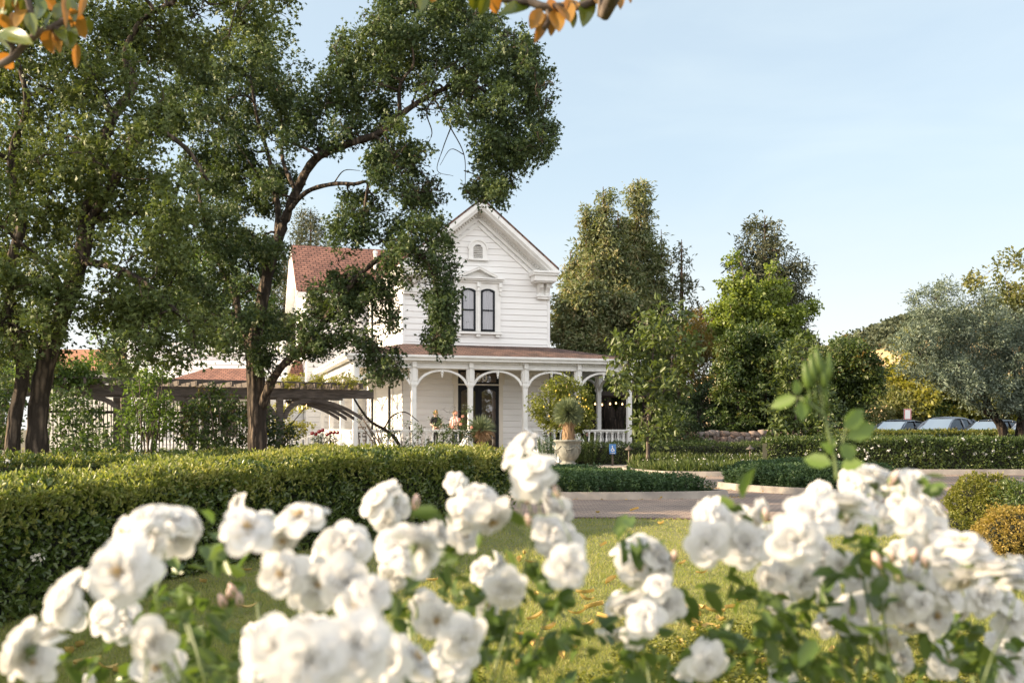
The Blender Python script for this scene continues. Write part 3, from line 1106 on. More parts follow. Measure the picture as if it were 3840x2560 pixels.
def side_window(parent, v, z0, z1, w2=0.42, x=0.0):
    """window in the left wall: casing, dark sash, glass"""
    f = MB()
    for a, b, c, d in ((v - w2 - 0.16, v - w2, z0, z1 + 0.16), (v + w2, v + w2 + 0.16, z0, z1 + 0.16), (v - w2, v + w2, z1, z1 + 0.16), (v - w2 - 0.2, v + w2 + 0.2, z0 - 0.12, z0 - 0.01)):
        f.bx(x - 0.11, x - 0.02, a, b, c, d)
    f.bx(x - 0.22, x - 0.02, v - w2 - 0.26, v + w2 + 0.26, z1 + 0.17, z1 + 0.27)
    o = f.build('window', M['white'], parent)
    s = MB()
    zm = (z0 + z1) / 2
    for a, b, c, d in ((v - w2 + .002, v - w2 + 0.08, z0, z1), (v + w2 - 0.08, v + w2 - .002, z0, z1), (v - w2 + 0.08, v + w2 - 0.08, z0, z0 + 0.09), (v - w2 + 0.08, v + w2 - 0.08, z1 - 0.09, z1), (v - w2 + 0.08, v + w2 - 0.08, zm - 0.03, zm + 0.03)):
        s.bx(x - 0.09, x - 0.03, a, b, c, d)
    s.build('sash', M['black'], o)
    g = MB()
    g.add([(x - 0.055, v - w2 + 0.06, z0), (x - 0.055, v + w2 - 0.06, z0), (x - 0.055, v + w2 - 0.06, z1), (x - 0.055, v - w2 + 0.06, z1)], [(0, 1, 2, 3)])
    g.build('pane', M['glass'], o)
    g = MB()
    g.add([(x - 0.045, v - w2 + 0.06, z0), (x - 0.045, v + w2 - 0.06, z0), (x - 0.045, v + w2 - 0.06, z1), (x - 0.045, v - w2 + 0.06, z1)], [(0, 1, 2, 3)])
    g.build('dark_backing', M['dark'], o)  # dark sheet set close behind the pane


for v in (2.8, 8.0):
    side_window(house, v, 5.95, 7.9)
    side_window(house, v, 1.0, 3.5)

# wing at the back left
WU = -3.25
w = MB()
siding(w, (WU, 11), (1, 0), (0, -1), const(0.0), const(-WU - 0.02), 0.42, EZ - 0.2)
w.bx(WU + 0.03, 0.0, 11.03, 11.2, 0, EZ)
w.bx(WU - 0.03, WU + 0.10, 10.955, 11.0, 0.42, EZ - 0.5)
w.bx(-0.14, -0.03, 10.955, 11.0, 0.42, EZ - 0.5)
w.build('wing_wall', M['siding'], house)
w = MB()
ga, gb = gable(EZ - 0.12, AZ + 0.02, 0, 7.0)
siding(w, (WU, 18), (0, -1), (-1, 0), ga, gb, 0.42, AZ - 0.05)
w.bx(WU + 0.03, WU + 0.2, 11.2, 17.97, 0, EZ)
w.prism([(WU + 0.03, 11.03, EZ), (WU + 0.03, 17.97, EZ), (WU + 0.03, 14.5, AZ - 0.05)], (0.15, 0, 0))
w.bx(WU, PW, 17.8, 18.0, 0.42, EZ)
w.build('wing_wall', M['siding'], house)
rf = MB()
WS = (AZ + 0.15 - EZ) / 4.1


def wz(v):
    return AZ + 0.15 - abs(v - 14.5) * WS


for a in (10.4, 18.6):
    rf.prism([(WU - 0.6, a, wz(a)), (WU - 0.6, 14.5, wz(14.5)), (WU - 0.6, 14.5, wz(14.5) + 0.11), (WU - 0.6, a, wz(a) + 0.11)], (PW + 1.2 - WU, 0, 0))
rf.build('roof', M['shingle'], house)
tr = MB()
for a in (10.38, 18.62):
    for x, off, wd, ht in ((WU - 0.56, 0.10, 0.07, 0.26), (WU - 0.30, 0.22, 0.5, 0.04), (WU - 0.05, 0.42, 0.07, 0.36)):
        tr.beam((x, a, wz(a) - off), (x, 14.5, wz(14.5) - off), wd, ht)
tr.bx(WU - 0.55, -0.05, 10.36, 10.46, 8.60, 8.84)
tr.bx(WU - 0.5, -0.05, 10.46, 11.0, 8.58, 8.64)
tr.bx(WU - 0.05, -0.16, 10.90, 10.97, 8.2, 8.58)
tr.build('eaves_trim', M['white'], house)
pv = MB()
pv.lathe([(0.10, 0), (0.10, 1.0), (0.14, 1.02), (0.14, 1.14), (0.02, 1.22)], (3.4 - 2.6, 12.6, wz(12.6) - 0.05), 12)
pv.build('vent_pipe', M['white'], house)

# bay with a little red hip roof at the far left of the wing
by = MB()
siding(by, (-5.6, 12.6), (1, 0), (0, -1), const(0), const(2.2), 0.42, 3.9)
siding(by, (-5.6, 16.4), (0, -1), (-1, 0), const(0), const(3.8), 0.42, 3.9)
by.bx(-5.57, -3.3, 12.63, 16.37, 0, 3.9)
by.bx(-5.75, -3.2, 12.35, 16.6, 3.9, 4.25)
by.bx(-5.9, -3.2, 12.2, 16.75, 4.25, 4.36)
by.build('bay', M['siding'], house)
rb = MB()
rb.add([(-5.95, 12.15, 4.36), (-3.2, 12.15, 4.36), (-3.2, 16.8, 4.36), (-5.95, 16.8, 4.36), (-3.2, 13.6, 5.35), (-3.2, 15.3, 5.35), (-4.3, 13.8, 5.35), (-4.3, 15.2, 5.35)],
       [(0, 1, 4, 6), (0, 6, 7, 3), (3, 7, 5, 2), (6, 4, 5, 7)])
rb.build('bay_roof', M['shingle'], house)

# ------------------------------------------------------------------ porch
PV = -2.5                                   # porch front line
UL, UR = -2.5, 10.0
BZ0, BZ1 = 4.01, 4.28                       # beam
porch_floor = MB()
porch_floor.bx(UL - 0.15, UR + 0.15, PV - 0.15, -0.01, FL - 0.10, FL)
porch_floor.bx(UL - 0.15, -0.01, -0.01, 10.3, FL - 0.10, FL - 0.002)
porch_floor.bx(PW + 0.05, UR + 0.15, -0.01, 8, FL - 0.10, FL - 0.002)
porch_floor.build('porch_floor', M['kerb'], house)
sk = MB()
sk.bx(UL - 0.05, 2.45, PV - 0.05, PV + 0.05, 0, FL - 0.11)
sk.bx(5.05, UR + 0.05, PV - 0.05, PV + 0.05, 0, FL - 0.11)
sk.bx(UL - 0.05, UL + 0.05, PV + 0.06, 10.2, 0, FL - 0.11)
sk.bx(UR - 0.05, UR + 0.05, PV + 0.06, 8, 0, FL - 0.11)
sk.build('porch_skirt', M['white'], house)
ce = MB()
ce.bx(UL, UR, PV, -0.05, BZ1 + 0.02, BZ1 + 0.06)
ce.bx(UL, -0.05, -0.05, 10.3, BZ1 + 0.021, BZ1 + 0.061)
ce.bx(PW + 0.05, UR, -0.05, 8, BZ1 + 0.021, BZ1 + 0.061)
ce.build('porch_ceiling', M['ceiling'], house)
bm = MB()
bm.bx(UL - 0.10, UR + 0.10, PV - 0.09, PV + 0.09, BZ0, BZ1)
bm.bx(UL - 0.09, UL + 0.09, PV + 0.091, 10.2, BZ0, BZ1)
bm.bx(UR - 0.09, UR + 0.09, PV + 0.091, 8, BZ0, BZ1)
bm.bx(UL - 0.12, UR + 0.12, PV - 0.13, PV - 0.09, BZ0 + 0.02, BZ0 + 0.06)
bm.bx(UL - 0.14, UR + 0.14, PV - 0.15, PV - 0.091, BZ1 - 0.03, BZ1 + 0.03)
bm.build('porch_beam', M['white'], house)
gt = MB()     # soffit, fascia and gutter
OV = 0.42
gt.bx(UL - OV, UR + OV, PV - OV, PV + 0.1, BZ1 + 0.06, BZ1 + 0.09)
gt.bx(UL - OV, UL + 0.1, PV + 0.1, 10.3, BZ1 + 0.061, BZ1 + 0.091)
gt.bx(UR - 0.1, UR + OV, PV + 0.1, 8, BZ1 + 0.061, BZ1 + 0.091)
for k, (o, z0, z1) in enumerate(((0.0, 0.09, 0.16), (0.05, 0.16, 0.20), (0.10, 0.20, 0.29))):
    z0 += BZ1
    z1 += BZ1
    gt.bx(UL - OV - o, UR + OV + o, PV - OV - o, PV - OV + 0.03, z0, z1)
    gt.bx(UL - OV - o, UL - OV + 0.03, PV - OV + 0.03, 10.3, z0, z1 - .001)
    gt.bx(UR + OV - 0.03, UR + OV + o, PV - OV + 0.03, 8, z0, z1 - .001)
gt.build('porch_gutter', M['white'], house)
comb((UL - OV + 0.1, PV - 0.2, BZ1 + 0.02), (UR + OV - 0.1, PV - 0.2, BZ1 + 0.02), 112, 0.055, 0.035, (0, 0.06, 0)).build('dentil_course', M['white'], house)
pr = MB()
G0, T0 = BZ1 + 0.26, 5.28
a0, a1, b0 = UL - OV - 0.06, UR + OV + 0.06, PV - OV - 0.06
pr.add([(a0, b0, G0), (a1, b0, G0), (PW, 0, T0), (0, 0, T0), (a0, 10.4, G0), (0, 10.4, T0), (a1, 8, G0), (PW, 8, T0)],
       [(0, 1, 2, 3), (0, 3, 5, 4), (1, 6, 7, 2)])
pr.add([(a0, b0, G0 - 0.02), (a1, b0, G0 - 0.02), (PW, 0, T0 - 0.1), (0, 0, T0 - 0.1), (a0, 10.4, G0 - 0.02), (0, 10.4, T0 - 0.1), (a1, 8, G0 - 0.02), (PW, 8, T0 - 0.1)],
       [(3, 2, 1, 0), (4, 5, 3, 0), (2, 7, 6, 1)])
pr.build('porch_roof', M['shingle_dk'], house)


def post_mesh():
    m = MB()
    m.bx(-0.10, 0.10, -0.10, 0.10, FL, 3.38)
    m.bx(-0.135, 0.135, -0.135, 0.135, FL + 0.001, FL + 0.16)
    m.bx(-0.15, 0.15, -0.15, 0.15, 3.31, 3.39)
    m.bx(-0.13, 0.13, -0.13, 0.13, 3.25, 3.31)
    m.bx(-0.125, 0.125, -0.125, 0.125, 3.39, BZ0 - 0.004)
    for s in (-1, 1):
        m.bx(-0.07, 0.07, s * 0.15 - 0.024, s * 0.15 + 0.024, 3.48, BZ0 + 0.1)
        m.bx(s * 0.15 - 0.024, s * 0.15 + 0.024, -0.07, 0.07, 3.48, BZ0 - 0.01)
    m.bx(-0.09, 0.09, -0.24, -0.154, BZ0 + 0.06, BZ1 + 0.05)
    return m.mesh('porch_post', M['white'])


pm = post_mesh()
posts = [(u, PV) for u in (-2.5, 0, 2.5, 5, 7.5, 10.0)] + [(UL, v) for v in (1.7, 5.9, 10.1)] + [(UR, v) for v in (1.2, 4.9, 7.9)]
for u, v in posts:
    o = link('porch_post', pm, house)
    o.location = (u, v, 0)


def arch(p, q):
    """a pair of curved braces between two posts, with a turned drop where they meet"""
    p, q = np.array(p, float), np.array(q, float)
    ln = np.linalg.norm(q - p)
    d = (q - p) / ln
    nn = np.array([-d[1], d[0]])
    A, B = [], []
    for i in range(21):
        t = -1 + 2 * i / 20
        s = ln / 2 + t * (ln / 2 - 0.11)
        z = BZ0 - 0.02 - 0.60 * (1 - math.sqrt(max(0, 1 - (abs(t) * 0.97) ** 2))) / (1 - math.sqrt(1 - 0.97 ** 2))
        a = p + d * s - nn * 0.04
        A.append((a[0], a[1], z))
        k = 1 - 0.03 * abs(t)
        s2 = ln / 2 + t * k * (ln / 2 - 0.11) * 0.96
        b = p + d * s2 - nn * 0.04
        B.append((b[0], b[1], z - 0.085))
    m = MB()
    m.strip(A, B, (nn[0] * 0.08, nn[1] * 0.08, 0))
    c = (p + q) / 2
    m.lathe([(0.02, -0.34), (0.035, -0.30), (0.02, -0.27), (0.055, -0.22), (0.055, -0.19), (0.04, -0.17), (0.07, -0.12), (0.07, 0.03)], (c[0], c[1], BZ0 - 0.04), 10)
    m.build('arch_brace', M['white'], house)


fr_ = [-2.5, 0, 2.5, 5, 7.5, 10.0]
for a, b in zip(fr_[:-1], fr_[1:]):
    arch((a, PV), (b, PV))
for a, b in ((-2.5, 1.7), (1.7, 5.9), (5.9, 10.1)):
    arch((UL, b), (UL, a))
for a, b in ((-2.5, 1.2), (1.2, 4.9), (4.9, 7.9)):
    arch((UR, a), (UR, b))


def baluster_mesh(h):
    m = MB()
    m.sm = True
    m.lathe([(0.055, 0), (0.055, 0.06), (0.035, 0.09), (0.062, 0.20), (0.068, 0.27), (0.045, 0.40), (0.030, 0.50), (0.040, h - 0.16), (0.028, h - 0.13), (0.045, h - 0.08), (0.055, h - 0.06), (0.055, h)], n=8)
    return m.mesh('baluster', M['white'])


bal = baluster_mesh(0.72)


def railing(a, b, parent, step=0.26, name='railing'):
    a, b = np.array(a, float), np.array(b, float)
    m = MB()
    z0 = FL
    up = (0, 0, 1)
    m.beam((*a, z0 + 0.89), (*b, z0 + 0.89), 0.17, 0.06, up)
    m.beam((*a, z0 + 0.835), (*b, z0 + 0.835), 0.11, 0.05, up)
    m.beam((*a, z0 + 0.06), (*b, z0 + 0.06), 0.13, 0.06, up)
    r = m.build(name, M['white'], parent)
    ln = np.linalg.norm(b - a)
    n = int(ln / step)
    for i in range(n):
        q = a + (b - a) * (i + 0.5) / n
        o = link('baluster', bal, r)
        o.location = (q[0], q[1], z0 + 0.09)
    return r


for a, b in ((-2.38, -0.12), (0.12, 2.38), (5.12, 7.38), (7.62, 9.88)):
    railing((a, PV), (b, PV), house)
for a, b in ((-2.38, 1.58), (1.82, 5.78), (6.02, 9.98)):
    railing((UL, a), (UL, b), house)
railing((UR, -2.38), (UR, 1.08), house)

st = MB()
for i in range(3):
    z = FL - 0.12 * (i + 1)
    st.bx(2.6, 4.9, PV - 0.15 - 0.32 * (i + 1), PV - 0.151 - 0.32 * i, 0 if i == 2 else 0.0, z)
st.build('front_steps', M['kerb'], house)
for u0, u1 in ((5.0, 5.95), (2.5, 1.55)):
    m = MB()
    p, q = (u0, PV - 0.1, FL + 0.93), (u1, PV - 1.9, 0.58)
    m.beam(p, q, 0.20, 0.06)
    m.beam((p[0], p[1], p[2] - 0.07), (q[0], q[1], q[2] - 0.07), 0.12, 0.06)
    m.beam((p[0], p[1], p[2] - 0.74), (q[0], q[1], q[2] - 0.56), 0.10, 0.06)
    m.bx(u1 - 0.12, u1 + 0.12, PV - 2.1, PV - 1.88, 0, 0.64)
    m.bx(u1 - 0.15, u1 + 0.15, PV - 2.13, PV - 1.85, 0.64, 0.68)
    for i in range(1, 8):
        t = i / 8
        x, y = u0 + (u1 - u0) * t, p[1] + (q[1] - p[1]) * t
        zt, zb = p[2] + (q[2] - p[2]) * t - 0.1, p[2] - 0.74 + (q[2] - 0.56 - p[2] + 0.74) * t + 0.02
        m.bx(x - 0.025, x + 0.025, y - 0.025, y + 0.025, zb, zt)
    m.build('stair_rail', M['white'], house)
# steps and rail from the side porch down to the left
ss = MB()
for i in range(3):
    ss.bx(UL - 0.15 - 0.32 * (i + 1), UL - 0.151 - 0.32 * i, 6.2, 9.8, 0, FL - 0.12 * (i + 1))
ss.build('side_steps', M['kerb'], house)
for v in (6.0, 10.0):
    m = MB()
    m.beam((UL - 0.1, v, FL + 0.9), (UL - 2.6, v, 0.55), 0.18, 0.07)
    m.beam((UL - 0.1, v, FL + 0.15), (UL - 2.6, v, 0.10), 0.12, 0.07)
    m.bx(UL - 2.8, UL - 2.56, v - 0.12, v + 0.12, 0, 0.75)
    for i in range(1, 9):
        t = i / 9
        m.bx(UL - 0.1 - 2.5 * t - 0.04, UL - 0.1 - 2.5 * t + 0.04, v - 0.04, v + 0.04, FL + 0.15 + (0.10 - FL - 0.15) * t, FL + 0.87 + (0.52 - FL - 0.87) * t)
    m.build('stair_rail', M['white'], house)

# front doors with the numbered transom
dc = MB()
for a, b, c, d in ((2.36, 2.55, FL, 4.14), (4.51, 4.70, FL, 4.14), (2.36, 4.70, 4.14, 4.32), (2.551, 4.509, 3.44, 3.50)):
    dc.bx(a, b, -0.09, -0.02, c, d)
dc.bx(2.28, 2.36, -0.08, -0.02, 3.5, 4.2)
dc.bx(4.70, 4.78, -0.08, -0.02, 3.5, 4.2)
dc.build('door_casing', M['cream'], house)
tm = MB()
for a, b, c, d in ((2.552, 2.68, 3.502, 4.138), (4.38, 4.508, 3.502, 4.138), (2.68, 4.38, 3.502, 3.585), (2.68, 4.38, 4.04, 4.138)):
    tm.bx(a, b, -0.075, -0.025, c, d)
to = tm.build('transom', M['black'], house)
g = MB()
g.add([(2.66, -0.05, 3.56), (4.40, -0.05, 3.56), (4.40, -0.05, 4.06), (2.66, -0.05, 4.06)], [(0, 1, 2, 3)])
g.build('pane', M['glass'], to)
g = MB()
g.add([(2.66, -0.045, 3.56), (4.40, -0.045, 3.56), (4.40, -0.045, 4.06), (2.66, -0.045, 4.06)], [(0, 1, 2, 3)])
M['inner'] = solid('hall_inside', (0.16, 0.085, 0.05), (0.06, 0.035, 0.02), 0.6, 2)
g.build('pane_backing', solid('transom_reflection', (.30, .17, .08), (.10, .06, .03), .6, 3), to)  # brown-gold reflection in the glass painted into this sheet's colour
fc = bpy.data.curves.new('number', 'FONT')
fc.body = '400'
fc.size = 0.52
fc.align_x = 'CENTER'
fc.space_character = 1.12
fc.extrude = 0.004
fc.offset = 0.006
fo = bpy.data.objects.new('number', fc)
COL.objects.link(fo)
dg = bpy.context.evaluated_depsgraph_get()
nm = bpy.data.meshes.new_from_object(fo.evaluated_get(dg))
bpy.data.objects.remove(fo)
nm.materials.clear()
nm.materials.append(M['cream'])
no_ = link('number', nm, to)
no_.location = (3.53, -0.058, 3.63)
no_.rotation_euler = (R(90), 0, 0)
for x0, x1 in ((2.555, 3.528), (3.532, 4.505)):
    cx, w2 = (x0 + x1) / 2, (x1 - x0) / 2
    m = MB()
    zt, zb = 3.435, FL + 0.02
    y = -0.075
    m.bx(x0, x0 + 0.15, y, -0.025, zb, zt)
    m.bx(x1 - 0.15, x1, y, -0.025, zb, zt)
    m.bx(x0 + 0.15, x1 - 0.15, y, -0.025, 1.36, 1.52)
    m.bx(x0 + 0.15, x1 - 0.15, y, -0.025, zb, 0.62)
    iw = w2 - 0.15
    m.strip([(cx - iw + 2 * iw * i / 10, y, zt) for i in range(11)], [(cx - iw + 2 * iw * i / 10, y, 3.26 - 0.12 * (-1 + i / 5) ** 2) for i in range(11)], (0, 0.05, 0))
    d = m.build('door', M['black'], house)
    g = MB()
    g.add([(x0 + 0.13, -0.05, 0.6), (x1 - 0.13, -0.05, 0.6), (x1 - 0.13, -0.05, 3.3), (x0 + 0.13, -0.05, 3.3)], [(0, 1, 2, 3)])
    g.build('pane', M['glass'], d)
    g = MB()
    g.add([(x0 + 0.13, -0.045, 0.6), (x1 - 0.13, -0.045, 0.6), (x1 - 0.13, -0.045, 3.3), (x0 + 0.13, -0.045, 3.3)], [(0, 1, 2, 3)])
    g.build('pane_backing', M['inner'], d)
    h = MB()
    hx_ = x1 - 0.07 if x0 < 3 else x0 + 0.07
    h.tube([(hx_, -0.08, 1.42), (hx_, -0.13, 1.44), (hx_, -0.13, 1.62), (hx_, -0.08, 1.64)], 0.014, 8)
    h.build('door_handle', M['metal'], d)

# ------------------------------------------------------------------ low white annex and the far barn roof
ax0, ax1 = P(478, 0, 55)[0], P(1075, 0, 55)[0]
an = thing('white_annex', 'low white clapboard annex with balustraded flat roof behind the pergola', 'building', (ax0, 55, 0))
wd_ = ax1 - ax0
m = MB()
siding(m, (0, 0), (1, 0), (0, -1), const(0), const(wd_), 0.3, 5.5)
siding(m, (0, 7), (0, -1), (-1, 0), const(0), const(7), 0.3, 5.5)
m.bx(0.02, wd_ - 0.02, 0.03, 7, 0, 5.5)
m.build('wall', M['siding'], an)
m = MB()
m.bx(-0.1, wd_ + 0.1, -0.1, 0.2, 5.5, 5.62)
m.bx(-0.1, wd_, -0.08, 0.1, 6.12, 6.22)
for i in range(6):
    x = i * (wd_ - 0.3) / 5
    m.bx(x, x + 0.26, -0.10, 0.16, 5.62, 6.3)
pa = m.build('balustrade', M['white'], an)
bs = baluster_mesh(0.55)
for i in range(46):
    o = link('baluster', bs, pa)
    o.location = (0.35 + i * (wd_ - 0.7) / 45, 0.03, 5.6)
m = MB()
x0, x1 = P(575, 0, 52)[0] - ax0, P(965, 0, 52)[0] - ax0
m.add([(x0, -3, 3.75), (x1, -3, 3.75), (x1 - 1.0, -0.02, 4.78), (x0 + 1.9, -0.02, 4.78), (x0, -0.02, 3.75), (x1, -0.02, 3.75)], [(0, 1, 2, 3), (0, 3, 4), (1, 5, 2)])
m.build('lean_to_roof', M['shingle'], an)
m = MB()
m.bx(x0 + 0.05, x1 - 0.05, -3.06, -0.1, 3.5, 3.74)
m.bx(x0 - 1.6, x0, -2.6, -0.1, 3.5, 3.92)
for x in (x0 + 0.3, (x0 + x1) / 2, x1 - 0.3):
    m.bx(x - 0.1, x + 0.1, -2.9, -2.7, 0, 3.5)
m.build('lean_to_frame', M['white'], an)
for x in (1.2, 3.0, 5.2, 7.0):
    m = MB()
    m.bx(x, x + 0.9, -0.07, -0.035, 1.0, 3.1)
    m.build('window', M['dark'], an)

bx0, bx1 = P(120, 0, 70)[0], P(430, 0, 70)[0]
br = thing('barn', 'far barn with plain orange tiled roof behind the left oak', 'building', (bx0, 70, 0))
m = MB()
L_ = bx1 - bx0
m.bx(0.2, L_ - 0.2, 0.3, 8, 0, 5.6)
m.build('wall', M['cream'], br)
m = MB()
m.prism([(0, -0.3, 5.55), (0, 4, 7.35), (0, 8.3, 5.55), (0, 4, 7.2)], (L_, 0, 0))
m.build('roof', M['tile'], br)

# ------------------------------------------------------------------ hedges


def path_samples(path, n):
    p = np.array(curve_pts([np.array([*q, 0.0]) for q in path], 8))
    seg = np.linalg.norm(np.diff(p, axis=0), axis=1)
    cum = np.concatenate([[0], np.cumsum(seg)])
    s = rng.random(n) * cum[-1]
    i = np.clip(np.searchsorted(cum, s) - 1, 0, len(seg) - 1)
    t = ((s - cum[i]) / seg[i])[:, None]
    q = p[i] + (p[i + 1] - p[i]) * t
    d = unit(p[i + 1] - p[i])
    return q, d, cum[-1], p, s


def hedge(name, label, cat, path, width, height, lm, L, dens, tip=None, tipn=0, z0=0.0, flowers=0, fl_mat=None, fl_size=0.05, lay=2.6, group=None, wob=0.10, kind='leaf', core=True):
    _, _, ln, p, _ = path_samples(path, 2)
    base = p[len(p) // 2]
    root = thing(name, label, cat, (base[0], base[1], z0), 0, group)
    hgt = height if callable(height) else (lambda s: height)
    per = 2 * hgt(0) + width
    n = int(ln * per * dens)
    q, d, _, _, s = path_samples(path, n)
    side = np.stack([-d[:, 1], d[:, 0], d[:, 2]], 1)
    hh = np.array([hgt(v / ln) for v in s])
    u = rng.random(n) * (2 * hh + width)
    pos, nr = np.zeros((n, 3)), np.zeros((n, 3))
    L_, T_ = u < hh, (u >= hh) & (u < hh + width)
    R_ = ~(L_ | T_)
    z = np.where(L_, u, np.where(T_, hh, 2 * hh + width - u))
    off = np.where(L_, -width / 2, np.where(T_, u - hh - width / 2, width / 2))
    # round the shoulders
    r = min(0.14, width * 0.3)
    ex = np.clip(np.abs(off) - (width / 2 - r), 0, None)
    ez = np.clip(z - (hh - r), 0, None)
    k = np.where((ex > 0) & (ez > 0), r / np.maximum(np.hypot(ex, ez), 1e-6), 1)
    k = np.minimum(k, 1)
    off = np.sign(off) * (np.abs(off) - ex + ex * k)
    z = z - ez + ez * k
    pos = q + side * off[:, None]
    pos[:, 2] = z0 + z
    nr = side * np.where(T_, off / width, np.where(L_, -1.0, 1.0))[:, None]
    nr[:, 2] = np.where(T_, 1.0, 0.25 * (z / hh))
    nr = unit(nr)
    w = (vnoise(pos * 2.1) - 0.5) * 2 * wob + (vnoise(pos * 6.3 + 7) - 0.5) * wob * 0.9
    depth = rng.random(n) ** 1.6 * 0.16
    pos = pos + nr * (w - depth)[:, None]
    pos[:, 2] = np.maximum(pos[:, 2], z0 + 0.02)
    dr = unit(nr * 0.75 + rng.normal(size=(n, 3)) * 0.75 + np.array([0, 0, 0.25]))
    nn = unit(nr + rng.normal(size=(n, 3)) * 0.6)
    LL = L * rng.uniform(0.65, 1.3, n)
    V, Q = leaf_arrays(pos, dr, nn, LL, LL * 0.52, kind)
    quads('foliage', V - wloc(root), Q, lm, root)
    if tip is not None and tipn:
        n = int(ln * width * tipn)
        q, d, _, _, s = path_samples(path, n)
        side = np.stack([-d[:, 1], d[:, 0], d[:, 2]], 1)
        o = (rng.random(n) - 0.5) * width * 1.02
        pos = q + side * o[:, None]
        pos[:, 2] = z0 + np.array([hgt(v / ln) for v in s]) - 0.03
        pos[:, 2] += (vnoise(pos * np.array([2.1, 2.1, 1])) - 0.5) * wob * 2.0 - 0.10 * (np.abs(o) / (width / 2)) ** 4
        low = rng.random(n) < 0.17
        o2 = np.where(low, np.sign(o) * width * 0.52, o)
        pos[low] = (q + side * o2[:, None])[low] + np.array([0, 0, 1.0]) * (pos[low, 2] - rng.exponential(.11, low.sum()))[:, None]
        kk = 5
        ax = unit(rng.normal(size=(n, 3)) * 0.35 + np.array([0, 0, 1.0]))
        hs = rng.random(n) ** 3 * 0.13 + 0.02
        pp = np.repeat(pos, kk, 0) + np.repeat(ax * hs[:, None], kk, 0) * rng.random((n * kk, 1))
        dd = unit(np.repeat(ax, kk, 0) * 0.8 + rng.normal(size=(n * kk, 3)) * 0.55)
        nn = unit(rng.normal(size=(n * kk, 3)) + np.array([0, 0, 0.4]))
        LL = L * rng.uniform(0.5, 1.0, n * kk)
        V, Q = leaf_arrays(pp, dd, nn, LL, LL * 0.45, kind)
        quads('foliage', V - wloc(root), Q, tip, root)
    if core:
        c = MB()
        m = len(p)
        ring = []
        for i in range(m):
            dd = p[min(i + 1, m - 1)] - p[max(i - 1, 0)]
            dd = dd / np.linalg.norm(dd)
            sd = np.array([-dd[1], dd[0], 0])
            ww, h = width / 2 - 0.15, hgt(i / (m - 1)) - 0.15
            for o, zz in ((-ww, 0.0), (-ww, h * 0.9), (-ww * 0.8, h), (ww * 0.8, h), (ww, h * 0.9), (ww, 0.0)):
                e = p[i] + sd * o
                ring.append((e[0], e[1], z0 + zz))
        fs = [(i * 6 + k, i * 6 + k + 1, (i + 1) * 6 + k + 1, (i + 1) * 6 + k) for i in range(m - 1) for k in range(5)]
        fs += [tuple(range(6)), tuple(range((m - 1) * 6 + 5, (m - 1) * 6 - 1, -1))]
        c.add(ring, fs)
        c.build('branches', M['core'], root, True)  # solid dark core added inside the leaves to block light
    if flowers:
        fm = MB()
        for _ in range(16):
            a = rdirs(1)[0] * fl_size * np.array([1.2, 1.2, 0.7]) * random.uniform(0.3, 1)
            t = rdirs(1)[0]
            b = np.cross(t, a + 0.01)
            b = b / np.linalg.norm(b)
            s_ = fl_size * 0.35
            fm.add([a - t * s_, a + b * s_, a + t * s_, a - b * s_], [(0, 1, 2, 3)])
        me = fm.mesh('blossom', fl_mat)
        q, d, _, _, s = path_samples(path, flowers)
        for i in range(flowers):
            sd = np.array([-d[i][1], d[i][0], 0])
            f = -1 if sd[1] > 0 else 1
            h = hgt(s[i] / ln)
            e = q[i] + sd * f * (width / 2 + 0.03) + np.array([0, 0, z0 + h * random.uniform(0.15, 1.0) ** 0.7])
            o = link('blossom', me, root)
            o.location = Vector(e - wloc(root))
            o.rotation_euler = (random.uniform(0, 6), random.uniform(0, 6), random.uniform(0, 6))
            sc = random.uniform(0.7, 1.5)
            o.scale = (sc, sc, sc)
    return root


# the big hedge: from close on the left to the drive, rising slightly
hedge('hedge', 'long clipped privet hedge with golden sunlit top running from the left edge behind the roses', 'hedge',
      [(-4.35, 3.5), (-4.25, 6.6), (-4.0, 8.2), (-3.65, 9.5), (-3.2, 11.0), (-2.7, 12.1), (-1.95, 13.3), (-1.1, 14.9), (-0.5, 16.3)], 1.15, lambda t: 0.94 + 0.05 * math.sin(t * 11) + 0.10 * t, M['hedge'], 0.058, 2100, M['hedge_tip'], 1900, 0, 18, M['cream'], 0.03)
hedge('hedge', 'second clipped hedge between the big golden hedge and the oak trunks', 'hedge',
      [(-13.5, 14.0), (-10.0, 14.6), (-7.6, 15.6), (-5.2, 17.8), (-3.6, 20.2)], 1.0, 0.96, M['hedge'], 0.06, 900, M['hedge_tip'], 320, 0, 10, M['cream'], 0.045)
hedge('hedge', 'dark green low hedge in front of the side porch railing', 'hedge',
      [P(1010, 0, 33)[:2], P(1200, 0, 33.5)[:2], P(1560, 0, 34.0)[:2]], 1.2, 0.74, M['shrub_dk'], 0.07, 480, M['shrub'], 90)
hedge('hedge', 'yellow green mounded hedge by the side steps of the porch', 'hedge',
      [P(1130, 0, 38)[:2], P(1260, 0, 38.5)[:2]], 1.2, 0.78, M['shrub'], 0.07, 450, M['boxwood'], 150)
hedge('hedge', 'clipped box hedge behind the stone urn and blue sign', 'hedge',
      [P(2150, 0, 40.3)[:2], P(2320, 0, 40.4)[:2], P(2420, 0, 40.6)[:2]], 0.9, 0.84, M['hedge'], 0.06, 620, M['shrub'], 100)
hedge('hedge', 'clipped box hedge in front of the stone wall', 'hedge',
      [P(2440, 0, 40.6)[:2], P(2700, 0, 41)[:2], P(3030, 0, 41)[:2], P(3200, 0, 41)[:2]], 0.9, 0.86, M['hedge'], 0.06, 520, M['shrub'], 120)
